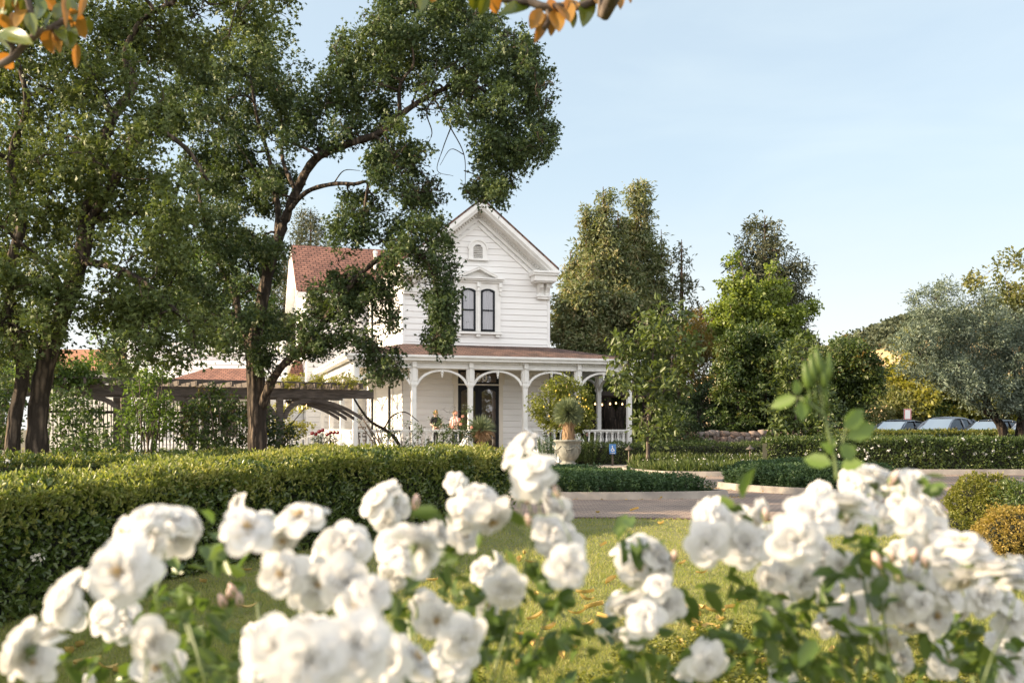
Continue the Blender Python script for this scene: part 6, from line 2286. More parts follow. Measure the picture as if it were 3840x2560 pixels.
# leaf litter caught along the kerbs
lp = []
for ring, k in ((S1[0], 150), (S2[0], 110), (S3[0], 80)):
    for _ in range(k):
        a = np.array(ring[random.randrange(len(ring))])
        c = np.mean(np.array(ring), 0)
        a = a + (a - c) / np.linalg.norm(a - c) * abs(random.gauss(0.05, .14)) + rng.normal(size=2) * .12
        lp.append((a[0], a[1], .012))
lp = np.array(lp)
k = len(lp)
V, Q = leaf_arrays(lp, unit(rng.normal(size=(k, 3)) * np.array([1, 1, .15])), unit(rng.normal(size=(k, 3)) * .3 + np.array([0, 0, 1])), rng.uniform(.03, .09, k), .03, 'leaf')
tag(quads('leaf_litter', V, Q, M['dead_leaf']), 'dry leaf bits swept along the kerbs of the islands', 'leaf litter', kind='stuff')

# bushes at the lower right
ball('boxwood_ball', 'round clipped golden boxwood ball at the right edge of the lawn', 'bush', gp(3690, 13.4) + np.array([0, 0, 0]), 0.50, M['boxwood'], 0.034, 15000, 4, .85)
ball('bush', 'dark green rose bush right of the boxwood ball', 'bush', gp(3850, 12.8), 0.45, M['hedge'], 0.04, 8000, 4, .9, gap=.25)
ball('bush', 'amber leaved low bush in front of the boxwood ball', 'bush', gp(3790, 11.0), 0.40, M['amber'], 0.032, 12000, 4, .75, gap=.2)
ball('bush', 'small yellow green sprig bush left of the boxwood ball', 'bush', gp(3570, 12.4), 0.24, M['boxwood'], 0.034, 9000, 4, .8, gap=.3)

# ------------------------------------------------------------------ cars
M['paint_blue'] = solid('dark_blue_paint', (.02, .03, .05), (.018, .027, .046), .18, 3, spec=.8)
M['paint_grey'] = solid('grey_blue_paint', (.16, .18, .21), (.15, .17, .20), .2, 3, spec=.8)
M['paint_black'] = solid('black_car_paint', (.014, .018, .024), None, .18, 3, spec=.8)
M['paint_silver'] = solid('silver_paint', (.34, .36, .39), None, .25, 3, metal=.5)
M['tyre'] = solid('tyre_rubber', (.02, .02, .02), None, .9, 10)
M['chrome'] = solid('chrome', (.75, .75, .76), (.68, .68, .7), .12, 3, metal=1)
M['lens'] = solid('lamp_lens', (.7, .72, .75), None, .08, 3)
M['seatcloth'] = solid('car_seats', (.05, .05, .055), None, .9, 5)


def make_car(label, loc, rz_, paint, suv=0.0, chrome=True):
    L = 4.7
    t = thing('parked_car', label, 'car', loc, rz_, 'cars parked in the court')
    hb, hr = 0.98 + .14 * suv, 1.46 + .24 * suv        # belt and roof heights
    # stations along x (front at -L/2): x, bottom, belt height, half width
    st_ = [(-2.35, .45, .62, .55), (-2.25, .30, .76, .78), (-1.9, .24, .88, .90), (-1.1, .22, hb - .02, .93), (-.2, .22, hb, .94), (.8, .22, hb + .02, .94), (1.6, .24, hb + .03, .92), (2.15, .30, hb - .02, .82), (2.35, .45, hb - .16, .66)]
    m = MB()
    m.sm = True
    ring = []
    for x, z0, zb, w in st_:
        ring.append([(x, -w * .9, z0), (x, -w, z0 + .12), (x, -w * 1.0, zb - .22), (x, -w * .95, zb - .04), (x, -w * .80, zb), (x, 0, zb + .035), (x, w * .80, zb), (x, w * .95, zb - .04), (x, w * 1.0, zb - .22), (x, w, z0 + .12), (x, w * .9, z0)])
    n = 11
    m.add([p for r in ring for p in r], [(i * n + k, (i + 1) * n + k, (i + 1) * n + (k + 1) % n, i * n + (k + 1) % n) for i in range(len(ring) - 1) for k in range(n)] + [tuple(range(n)), tuple(range(len(ring) * n - 1, len(ring) * n - n - 1, -1))])
    m.build('body', paint, t)
    # greenhouse: lower outline at the belt, upper at the roof
    xs_b = (-1.15, -.25, .75, 1.95)
    xr = (-.30, 0.05, .80, 1.35 + .15 * suv)
    wb, wr = .80, .60
    roof = MB()
    roof.sm = True
    pts = []
    prof = [(-.34, -.02), (-.1, .035), (.3, .05), (.8, .03), (1.2, -.02), (1.42 + .2 * suv, -.10)]
    for x, dz in prof:
        pts += [(x, -wr * 1.05, hr + dz - .06), (x, -wr * .85, hr + dz), (x, 0, hr + dz + .03), (x, wr * .85, hr + dz), (x, wr * 1.05, hr + dz - .06)]
    roof.add(pts, [(i * 5 + k, (i + 1) * 5 + k, (i + 1) * 5 + k + 1, i * 5 + k + 1) for i in range(len(prof) - 1) for k in range(4)])
    ro = roof.build('roof', paint, t)
    s_ = ro.modifiers.new('solid', 'SOLIDIFY')
    s_.thickness = .05
    for s in (-1, 1):
        for (xa, xb_) in ((-1.12, -.32), (.42, .38), (1.25, 1.05), (1.98, 1.40 + .2 * suv)):
            pil = MB()
            pil.tube([(xa, s * wb, hb), ((xa + xb_) / 2 - .02, s * (wb + wr) / 2 * 1.02, (hb + hr) / 2 + .02), (xb_, s * wr * 1.02, hr - .07)], [.05, .04, .035], 6)
            pil.build('pillar', paint, t)
    for s in (-1, 1):
        for xa, xb_, xc, xd in ((-1.02, .38, .36, -.32), (.46, 1.22, 1.03, .42), (1.30, 1.90, 1.36, 1.08)):
            g = MB()
            g.add([(xa, s * wb * .985, hb + .01), (xb_, s * wb * .985, hb + .01), (xc, s * wr * 1.01, hr - .09), (xd, s * wr * 1.01, hr - .09)], [(0, 1, 2, 3)])
            g.build('side_window', M['glass_dk'], t)
    for nm, xa, xb_ in (('windscreen', -1.13, -.34), ('rear_window', 2.0, 1.42 + .2 * suv)):
        g = MB()
        g.sm = True
        g.grid(lambda u, v: (xa + (xb_ - xa) * v - (.10 if nm == 'windscreen' else -.08) * (1 - (2 * u - 1) ** 2) * (1 - v * .6), (2 * u - 1) * (wb + (wr - wb) * v), hb + .0 + (hr - .05 - hb) * v), 7, 4)
        g.build(nm, M['glass_dk'], t)
    if chrome:
        c = MB()
        for s in (-1, 1):
            c.tube([(-1.10, s * (wb + .03), hb + .03), (-.36, s * (wr + .05), hr - .06), (.4, s * (wr + .055), hr - .015), (1.1, s * (wr + .05), hr - .06), (1.9, s * (wb + .02), hb + .06)], .014, 5)
        c.build('window_trim', M['chrome'], t)
    for s in (-1, 1):
        mr = MB()
        mr.sm = True
        mr.lathe([(.002, -.08), (.07, -.05), (.09, 0), (.07, .05), (.002, .08)], (-.85, s * 1.02, hb + .06), 10)
        mr.build('mirror', M['paint_black'], t)
        hl = MB()
        hl.bx(-2.29, -2.20, s * .62 - .16, s * .62 + .16, .62, .74)
        hl.build('headlight', M['lens'], t, bevel=.02)
    st2 = MB()
    for y in (-.4, .4):
        st2.bx(-.35, -.15, y - .22, y + .22, .6, hb + .22)
        st2.bx(-.30, -.20, y - .12, y + .12, hb + .22, hb + .38)
    st2.build('seats', M['seatcloth'], t)
    wm = MB()
    wm.sm = True
    wm.lathe([(.20, -.10), (.31, -.105), (.33, -.06), (.33, .06), (.31, .105), (.20, .10)], n=20, cap=False)
    rm = MB()
    rm.lathe([(.02, .09), (.20, .095), (.21, -.09), (.02, -.09)], n=14)
    wme, rme = wm.mesh('tyre', M['tyre']), rm.mesh('rim', M['paint_silver'])
    for x in (-1.45, 1.40):
        for s in (-1, 1):
            o = link('wheel', wme, t)
            o.location = (x, s * .86, .33)
            o.rotation_euler = (R(90), 0, 0)
            link('rim', rme, o)
    return t


for lab, x, Y, paint, suv, ch in (
        ('dark blue parked car with bright window trim, leftmost of the row', 3345, 49, 'paint_blue', .1, True),
        ('grey blue parked car with dark mirror, second from the left', 3520, 48, 'paint_grey', .6, False),
        ('black parked car partly behind the olive trunks', 3700, 47, 'paint_black', .05, False),
        ('silver parked car at the right edge behind the olive', 3880, 46.5, 'paint_silver', .5, True)):
    q = P(x, 0, Y)
    make_car(lab, (q[0] + .55, Y + .6, .36), R(38), M[paint], suv, ch)

# ------------------------------------------------------------------ people on the porch
M['skin'] = solid('skin', (.56, .36, .27), (.50, .31, .23), .5, 8)
M['hair_blond'] = solid('blond_hair', (.50, .30, .12), (.36, .20, .08), .6, 20)
M['hair_dark'] = solid('dark_hair', (.05, .03, .02), (.03, .02, .015), .6, 20)


def skin_mesh(name, verts, edges, mat, parent, sub=1):
    """one continuous skinned body: verts are (x, y, z, radius)"""
    me = bpy.data.meshes.new(name)
    me.from_pydata([v[:3] for v in verts], edges, [])
    me.materials.append(mat)
    o = link(name, me, parent)
    bq = bmesh.new()
    bq.from_mesh(me)
    bq.verts.layers.skin.verify()
    bq.to_mesh(me)
    bq.free()
    sk_ = o.modifiers.new('skin', 'SKIN')
    sk_.use_smooth_shade = True
    for i, v in enumerate(verts):
        r = v[3]
        me.skin_vertices[0].data[i].radius = (r, r if len(v) < 5 else v[4])
    me.skin_vertices[0].data[0].use_root = True
    s = o.modifiers.new('sub', 'SUBSURF')
    s.levels = sub
    s.render_levels = sub
    return o


def person(label, loc, rz_, top, legs, hair, pose='stand', cap=None, arms=((.12, -.22), (.10, -.25))):
    t = thing('person', label, 'person', loc, rz_, None)
    hip = .92 if pose == 'stand' else .50
    V = [(0, 0, hip, .13, .11), (0, 0, hip + .22, .12, .10), (0, .01, hip + .42, .15, .10), (0, .01, hip + .52, .09, .07), (0, 0, hip + .60, .05), (0, -.015, hip + .68, .075, .085), (0, -.01, hip + .76, .075, .09), (0, 0, hip + .83, .04)]
    E = [(0, 1), (1, 2), (2, 3), (3, 4), (4, 5), (5, 6), (6, 7)]
    for s, (ax, ay) in zip((-1, 1), arms):
        b = len(V)
        V += [(s * .17, .01, hip + .48, .055), (s * .24, -.01, hip + .24, .042), (s * (.24 - ax), ay, hip + .10, .032), (s * (.21 - ax), ay - .10, hip + .11, .028)]
        E += [(3, b), (b, b + 1), (b + 1, b + 2), (b + 2, b + 3)]
        h = b + 3
        for f in range(4):
            c = len(V)
            V += [(s * (.21 - ax) + (f - 1.5) * .018, ay - .15, hip + .105, .009), (s * (.21 - ax) + (f - 1.5) * .019, ay - .185 + abs(f - 1.5) * .008, hip + .09, .008)]
            E += [(h, c), (c, c + 1)]
        c = len(V)
        V += [(s * (.21 - ax) - s * .035, ay - .12, hip + .115, .010)]
        E += [(h, c)]
    for s in (-1, 1):
        b = len(V)
        if pose == 'stand':
            V += [(s * .09, 0, hip - .08, .085), (s * .10, -.01, hip - .44, .06), (s * .10, .02, .09, .042), (s * .105, -.13, .045, .035)]
        else:
            V += [(s * .10, -.05, hip - .02, .085), (s * .11, -.44, hip + .0, .06), (s * .11, -.46, .09, .042), (s * .11, -.60, .045, .035)]
        E += [(0, b), (b, b + 1), (b + 1, b + 2), (b + 2, b + 3)]
    skin_mesh('body', V, E, M['skin'], t, 2)
    # top with sleeves
    T = [(0, 0, hip - .03, .155, .13), (0, 0, hip + .20, .14, .12), (0, .01, hip + .42, .165, .12), (0, .01, hip + .53, .10, .08)]
    Et = [(0, 1), (1, 2), (2, 3)]
    for s, (ax, ay) in zip((-1, 1), arms):
        b = len(T)
        T += [(s * .175, .01, hip + .48, .072), (s * .245, -.01, hip + .24, .055)]
        Et += [(3, b), (b, b + 1)]
    skin_mesh('top', T, Et, top, t, 2)
    Lg = [(0, 0, hip, .15, .13)]
    El = []
    for s in (-1, 1):
        b = len(Lg)
        if pose == 'stand':
            Lg += [(s * .09, 0, hip - .10, .10), (s * .10, -.01, hip - .44, .075), (s * .10, .02, .10, .06)]
        else:
            Lg += [(s * .10, -.06, hip - .02, .10), (s * .11, -.45, hip, .075), (s * .11, -.46, .12, .06)]
        El += [(0, b), (b, b + 1), (b + 1, b + 2)]
    skin_mesh('trousers', Lg, El, legs, t, 2)
    h = MB()
    h.sm = True
    hz_ = hip + .74
    h.grid(lambda u, v: (.100 * math.sin(v * 2.0) * math.cos(u * 6.2832), .015 + .112 * math.sin(v * 2.0) * math.sin(u * 6.2832), hz_ + .115 * math.cos(v * 2.0) - (.06 if math.sin(u * 6.2832) > 0.1 else 0) * v), 17, 8)
    h.build('hair', hair, t)
    f = MB()
    f.sm = True
    f.lathe([(.002, -.02), (.012, -.01), (.010, .015), (.002, .03)], (0, -.10, hip + .70), 6)
    for s in (-1, 1):
        f.lathe([(.002, -.03), (.012, 0), (.002, .03)], (s * .088, 0, hip + .71), 6)
    f.build('face', M['skin'], t)
    if cap:
        c = MB()
        c.sm = True
        c.lathe([(.112, 0), (.112, .05), (.085, .10), (.004, .12)], (0, .0, hip + .77), 14)
        c.add([(-.09, -.09, hip + .772), (.09, -.09, hip + .772), (.07, -.20, hip + .76), (-.07, -.20, hip + .76)], [(0, 1, 2, 3)])
        c.build('cap', cap, t)
    return t


M['cloth_black'] = solid('black_cloth', (.02, .02, .022), None, .9, 8)
M['cloth_pink'] = solid('pink_cloth', (.62, .36, .34), (.7, .5, .48), .9, 8)
M['cloth_grey'] = solid('grey_cloth', (.22, .24, .26), None, .9, 8)
M['cloth_denim'] = solid('denim', (.06, .08, .13), None, .9, 8)
M['cloth_rose'] = solid('rose_cloth', (.55, .30, .28), None, .9, 8)
q = hw(1.15, -1.7, FL)
person('blond person in black standing at the porch rail', q, R(25), M['cloth_black'], M['cloth_black'], M['hair_blond'])
q = hw(2.05, -1.5, FL)
person('person in a pale pink top standing near the porch door', q, R(-35), M['cloth_pink'], M['cloth_denim'], M['hair_blond'])
q = hw(8.05, -0.6, FL)
person('seated person in a rose top at the right end of the porch', q, R(60), M['cloth_rose'], M['cloth_denim'], M['hair_dark'], 'sit')
q = hw(8.45, 0.9, FL)
person('seated person in a grey shirt and dark cap on the porch', q, R(-70), M['cloth_grey'], M['cloth_denim'], M['hair_dark'], 'sit', M['cloth_black'])
q = hw(8.95, 0.2, FL)
person('seated person with long dark hair in black on the porch', q, R(-70), M['cloth_black'], M['cloth_denim'], M['hair_dark'], 'sit')


def chair(label, loc, rz_, mat, group=None):
    t = thing('chair', label, 'chair', loc, rz_, group)
    m = MB()
    m.bx(-.22, .22, -.22, .22, .43, .47)
    m.build('seat', mat, t, bevel=.006)
    for x in (-.2, .2):
        m = MB()
        m.tube([(x, .2, 0), (x, .22, .45), (x, .30, 1.05)], .02, 6)
        m.build('leg', mat, t)
        m = MB()
        m.tube([(x, -.2, 0), (x, -.2, .44)], .02, 6)
        m.build('leg', mat, t)
    m = MB()
    for z_, y_ in ((.62, .24), (.76, .26), (.90, .28), (1.02, .297)):
        m.bx(-.2, .2, y_ - .01, y_ + .01, z_ - .03, z_ + .03)
    m.bx(-.012, .012, .24, .262, .6, 1.0)
    m.build('backrest', mat, t)
    return t


def table(label, loc, mat, r=.45, h=.74):
    t = thing('bistro_table', label, 'table', loc, 0, None)
    m = MB()
    m.lathe([(r - .01, h - .03), (r, h - .02), (r, h), (.01, h + .002)], n=24)
    m.build('tabletop', mat, t)
    m = MB()
    m.lathe([(.22, 0), (.22, .02), (.03, .05), (.03, h - .031)], n=12)
    m.build('pedestal', M['black'], t)
    return t


chair('dark ladder back chair at the corner of the porch', hw(-1.85, -1.2, FL), R(150), M['wood_dk'])
chair('dark wooden chair behind the person in black', hw(.35, -1.3, FL), R(90), M['wood_dk'])
chair('reddish wooden chair by the lemon tree on the porch', hw(6.3, -1.4, FL), R(200), M['bark_red'])
chair('wooden chair of the seated person in rose', hw(8.05, -0.5, FL), R(60), M['bark_red'])
chair('wooden chair of the seated person in grey', hw(8.45, 0.95, FL), R(-70), M['bark_red'])
chair('wooden chair of the seated person in black', hw(8.95, 0.25, FL), R(-70), M['bark_red'])
table('dark round table between the two standing people', hw(1.6, -1.2, FL), M['black'], .35)
table('white clothed round table on the right of the porch', hw(9.3, -1.3, FL), M['white'], .5, .86)
table('pale round table in front of the seated people', hw(8.4, 0.1, FL), M['white'], .45)

# ------------------------------------------------------------------ turf, ground cover and fallen leaves
n = 420000
yy = 1 / rng.uniform(1 / 17.0, 1 / 4.6, n)
xx = rng.uniform(-.6, .85, n) * yy
ok = (yy < 15.7 - 0.02 * xx ** 2 - np.clip(xx - 5, 0, 9) * .25) & (xx > -7) & (xx < 11.9)
xx, yy = xx[ok], yy[ok]
n = len(xx)
hh_ = rng.uniform(.018, .05, n) * (.7 + .7 * vnoise(np.stack([xx * 1.5, yy * 1.5, xx * 0], 1)))
lean = rng.normal(size=(n, 3)) * .45 + np.array([0, 0, 1])
V, Q = leaf_arrays(np.stack([xx, yy, np.zeros(n)], 1), unit(lean), rdirs(n), hh_, np.maximum(.0035, .0006 * yy), 'kite', .1, .25)
tag(quads('grass', V, Q, M['grass']), 'short mown lawn grass between the hedge and the brick drive', 'grass', kind='stuff')

n = 9000
gx, gy = rng.uniform(-1.0, 3.4, n), rng.uniform(4.9, 6.6, n)
ok = (vnoise(np.stack([gx * 2.2, gy * 2.2, gx * 0 + 5], 1)) + (6.2 - gy) * .25 > .62) & (gx > -.4 + (gy - 5) * .3)
gx, gy = gx[ok], gy[ok]
n = len(gx)
pos = np.stack([gx, gy, rng.uniform(.02, .16, n)], 1)
pos = np.repeat(pos, 4, 0) + rng.normal(size=(n * 4, 3)) * .02
V, Q = leaf_arrays(pos, unit(rng.normal(size=pos.shape) * np.array([1, 1, .4]) + np.array([0, 0, .3])), unit(rng.normal(size=pos.shape) * .4 + np.array([0, 0, 1])), rng.uniform(.02, .04, len(pos)), .02, 'leaf')
tag(quads('ground_cover', V, Q, M['boxwood']), 'low sunlit leafy ground cover at the near edge of the lawn', 'ground cover', kind='stuff')


def curled_leaf(L, Wd, curl, cup, mat):
    m = MB()
    m.sm = True

    def f(u, v):
        s = (2 * u - 1)
        wv = Wd * math.sin(math.pi * min(1, v * .92 + .04)) ** .8
        return (s * wv * .5, (v - .5) * L, .008 + cup * abs(s) ** 1.6 * Wd + curl * L * (2 * v - 1) ** 2)
    m.grid(f, 7, 9)
    return m.mesh('fallen_leaf', mat)


FLV = [curled_leaf(.15, .065, .10, .35, M['dead_leaf']), curled_leaf(.13, .06, .22, .2, M['dead_leaf']), curled_leaf(.16, .06, -.02, .55, M['dead_leaf']), curled_leaf(.11, .05, .15, .6, M['dead_leaf'])]
spots = [(2090, 1960), (2140, 1955), (2265, 2055), (2480, 1975), (2560, 2125), (2640, 2160), (1950, 2110), (1965, 2090), (1990, 2125), (1905, 2095), (2290, 2190), (2010, 2255), (2195, 2245), (2200, 2270), (2230, 2290), (2560, 2300), (2610, 2305), (2640, 2295), (2590, 2330), (2540, 2340), (2680, 2310), (2700, 2345), (2530, 2345), (2610, 2365), (2650, 2370), (2600, 2385), (2740, 2300), (2770, 2280), (1940, 2400), (2000, 2410), (1980, 2430), (2050, 2420), (2060, 2385), (2170, 2320), (2260, 2330), (2210, 2360), (2010, 2335), (2160, 2445), (2110, 2470), (1960, 2520), (2020, 2530), (2360, 2530), (2420, 2535), (2460, 2520), (2710, 2460), (2840, 2410), (2900, 2440), (2850, 2520), (2940, 2360), (1830, 2170), (1760, 2260), (1700, 2330), (1870, 2340), (360, 2390), (300, 2440), (270, 2470), (330, 2510), (400, 2530), (450, 2540), (820, 2150), (920, 2150), (930, 2300), (760, 2200), (1650, 2360), (1620, 2190), (2720, 1975), (2380, 1920), (2240, 1930), (2420, 2035), (3120, 2470), (3220, 2510), (3420, 2390), (3560, 2460), (3640, 2530), (2480, 2400), (2560, 2450), (2330, 2420)]
for i, (x, y) in enumerate(spots):
    q = G(x, y)
    o = link('fallen_leaf', FLV[i % 4])
    o.location = (q[0], q[1], .02 + random.uniform(0, .02))
    o.rotation_euler = (random.uniform(-.35, .35), random.uniform(-.4, .4), random.uniform(0, 6.28))
    s = random.uniform(.75, 1.15)
    o.scale = (s, s, s)
    tag(o, 'curled orange brown fallen leaf lying on the lawn', 'leaf', 'fallen leaves on the lawn')
tw = curled_leaf(.10, .05, .2, .4, M['dead_leaf'])
for x, y, Y in ((3600, 1805, None), (2480, 1872, None)):
    q = G(x, y)
    o = link('fallen_leaf', tw)
    o.location = (q[0], q[1], .02)
    tag(o, 'single brown leaf on the brick drive ' + ('near the far kerb' if x > 3000 else 'by the central island kerb'), 'leaf')

# ------------------------------------------------------------------ white roses in the foreground


def rose_mesh(seed, rings, centre=True):
    rs = np.random.default_rng(seed)
    m = MB()
    m.sm = True
    for (al, n, S, hwid, z0) in rings:
        al = R(al)
        ph = rs.uniform(0, 6.28)
        for j in range(n):
            f0 = ph + 6.2832 * j / n + rs.uniform(-.15, .15)
            a = al + rs.uniform(-.16, .16)
            Sj = S * rs.uniform(.88, 1.1)
            k1, k2, curl = rs.uniform(0, 6), rs.uniform(.6, 1.3), rs.uniform(.1, .5)

            def f(u, v):
                s = 2 * u - 1
                vl = v * (1 - .10 * s * s * v)
                r = Sj * (vl * math.sin(a) + .06) * (1 - .12 * s * s)
                z = z0 + Sj * (vl * math.cos(a) * (1 - .25 * vl) + .16 * s * s * vl) - curl * Sj * .45 * max(0, v - .55) ** 2 * 4 * (.4 + abs(math.sin(a)))
                z += .03 * Sj * math.sin(3.2 * s + k1) * v * v * k2
                r += .03 * Sj * math.sin(3.1 * s + k1 * 2) * v * v
                hw_ = hwid * (math.sin(math.pi * (.12 + .70 * v)) ** .7)
                fa = f0 + s * hw_
                return (r * math.cos(fa), r * math.sin(fa), z)
            m.grid(f, 6, 6)
    m.mi = 1
    if centre:
        for j in range(20):
            q = rs.normal(size=2) * .0028
            m.tube([(q[0], q[1], .004), (q[0] * 1.7, q[1] * 1.7, .012 + rs.uniform(0, .004))], [.0008, .0013], 4)
    m.mi = 2
    for j in range(5):
        a = 6.283 * j / 5
        c, s = math.cos(a), math.sin(a)
        m.add([(0, 0, -.004), (c * .012 - s * .005, s * .012 + c * .005, -.006), (c * .028, s * .028, -.013), (c * .012 + s * .005, s * .012 - c * .005, -.006)], [(0, 1, 2, 3)])
    m.lathe([(.003, -.016), (.006, -.012), (.006, -.005), (.003, 0)], n=8)
    return m.mesh('rose', [M['petal'], M['stamen'], M['stem']])


RV = [rose_mesh(1, [(86, 6, .042, 0.84, 0), (72, 6, .040, 0.84, .002), (56, 6, .036, 0.79, .004), (40, 5, .029, 0.79, .005), (24, 4, .022, 0.90, .006)], False),
      rose_mesh(2, [(92, 6, .043, 0.82, 0), (78, 6, .040, 0.82, .002), (62, 5, .033, 0.79, .003), (50, 4, .024, 0.77, .004)], True),
      rose_mesh(3, [(80, 6, .040, 0.87, 0), (62, 6, .038, 0.84, .002), (46, 6, .034, 0.79, .004), (30, 5, .028, 0.79, .006), (14, 4, .022, 1.02, .007)], False),
      rose_mesh(4, [(100, 5, .042, 0.84, 0), (84, 6, .041, 0.82, .002), (66, 6, .036, 0.79, .003), (44, 5, .027, 0.79, .004)], True),
      rose_mesh(6, [(88, 5, .041, 0.92, 0), (70, 5, .038, 0.90, .002), (58, 5, .033, 0.82, .004), (34, 5, .027, 0.77, .005), (20, 3, .02, 1.02, .006)], False),
      rose_mesh(7, [(104, 6, .044, 0.79, 0), (90, 6, .041, 0.79, .001), (70, 6, .036, 0.77, .003), (52, 5, .028, 0.77, .004), (34, 4, .02, 0.77, .005)], True),
      rose_mesh(5, [(66, 5, .036, 0.97, 0), (46, 5, .036, 0.92, .002), (30, 5, .033, 0.90, .004), (14, 4, .027, 1.02, .006)], False)]
bm_ = MB()
bm_.sm = True
bm_.lathe([(.003, -.004), (.007, 0), (.009, .008), (.0075, .018), (.004, .026), (.001, .030)], n=10)
bm_.mi = 1
for j in range(5):
    a = 6.283 * j / 5
    c, s = math.cos(a), math.sin(a)
    bm_.add([(c * .0035, s * .0035, -.004), (c * .0105 - s * .004, s * .0105 + c * .004, .004), (c * .010, s * .010, .022), (c * .0105 + s * .004, s * .0105 - c * .004, .004)], [(0, 1, 2, 3)])
bm_.tube([(0, 0, -.03), (0, 0, -.003)], .0014, 5)
BUD = bm_.mesh('rose_bud', [M['petal_pink'], M['stem']])
gb_ = MB()
gb_.sm = True
gb_.lathe([(.002, -.004), (.0055, 0), (.006, .010), (.004, .020), (.001, .030)], n=8)
gb_.tube([(0, 0, -.04), (0, 0, -.003)], .0015, 5)
GBUD = gb_.mesh('green_bud', M['rose_shoot'])

# photograph position, radius in photograph pixels, facing (x right, y away, z up)
U_, C_, L_, Rr_, D_ = (0, -.3, 1), (.1, -1, .15), (-.8, -.4, .5), (.8, -.3, .5), (.1, -.5, -.5)
LEFT = [(450, 1985, 105, L_), (545, 1925, 105, U_), (640, 1935, 100, U_), (720, 1960, 90, Rr_), (560, 2010, 100, (-.4, -.8, .2)), (660, 2000, 95, C_), (600, 1960, 95, U_),
        (870, 1905, 90, L_), (930, 1965, 115, (.2, -.8, .5)), (1000, 1930, 70, U_), (1120, 1920, 100, U_), (1060, 2035, 105, (.2, -.9, -.3)), (990, 2020, 80, C_),
        (440, 2140, 130, C_), (360, 2130, 90, L_), (205, 2230, 130, (-.9, -.5, .3)), (270, 2290, 80, C_), (380, 2290, 95, (-.5, -.7, .3)), (450, 2330, 85, C_),
        (60, 2420, 110, L_), (150, 2380, 100, U_), (120, 2480, 110, C_), (200, 2440, 80, Rr_), (570, 2410, 115, (.2, -1, .2)), (590, 2500, 95, C_), (330, 2540, 60, U_),
        (1050, 2155, 110, (-.2, -1, .2)), (1110, 2110, 85, U_), (1200, 2190, 105, (.3, -1, .1)), (1160, 2230, 90, C_), (1290, 2030, 95, (.1, -.7, .6)), (1220, 2060, 90, L_), (1340, 2060, 80, Rr_),
        (1400, 1860, 90, L_), (1450, 1840, 85, U_), (1490, 1900, 80, Rr_), (1440, 1960, 85, C_), (1480, 2030, 110, L_), (1570, 2000, 125, U_), (1620, 2060, 120, (.3, -.9, .2)), (1540, 2080, 95, C_), (1660, 1990, 90, Rr_),
        (1300, 2180, 105, C_), (1400, 2210, 110, (.2, -1, 0)), (1460, 2170, 85, C_), (1340, 2270, 110, (-.2, -1, .1)),
        (1030, 2420, 150, (.1, -1, .3)), (1170, 2330, 120, U_), (1160, 2480, 165, C_), (1330, 2420, 150, (.1, -1, .2)), (1420, 2500, 130, C_), (950, 2480, 120, L_), (940, 2400, 90, L_), (1060, 2540, 130, C_),
        (1570, 2460, 115, Rr_), (1500, 2420, 95, C_), (1600, 2280, 85, C_), (1640, 2330, 90, (.5, -.8, .1)), (1740, 2400, 105, (.3, -.9, .1)), (1700, 2460, 90, C_), (1640, 2520, 80, C_), (1760, 2330, 80, U_),
        (1700, 1800, 70, L_), (1730, 1850, 85, L_), (1790, 1830, 85, U_), (1740, 1920, 80, C_), (1820, 1890, 85, C_), (1850, 1960, 85, D_), (1750, 2000, 75, C_),
        (1930, 1680, 90, L_), (1970, 1700, 85, U_), (1995, 1735, 95, U_), (2010, 1805, 95, (.4, -.9, .2)), (2065, 1850, 80, Rr_), (2020, 1790, 90, C_), (2090, 1920, 85, (.3, -.9, -.1)), (2060, 1990, 85, C_), (2110, 2040, 85, C_), (2130, 2130, 105, C_),
        (1810, 2130, 85, (.1, -.8, .5)), (1880, 2130, 75, Rr_), (1900, 2220, 100, (.1, -1, -.2)), (1830, 2270, 70, C_)]
MID = [(2370, 2040, 75, U_), (2430, 2040, 85, U_), (2480, 2090, 85, Rr_), (2400, 2130, 80, C_), (2470, 2180, 90, C_), (2500, 2260, 85, (.4, -.9, -.1)), (2360, 2270, 90, D_), (2420, 2310, 95, C_), (2300, 2250, 70, L_), (2310, 2390, 70, D_), (2380, 2390, 80, C_), (2660, 2490, 95, C_), (2630, 2450, 70, L_), (2570, 2510, 45, U_)]
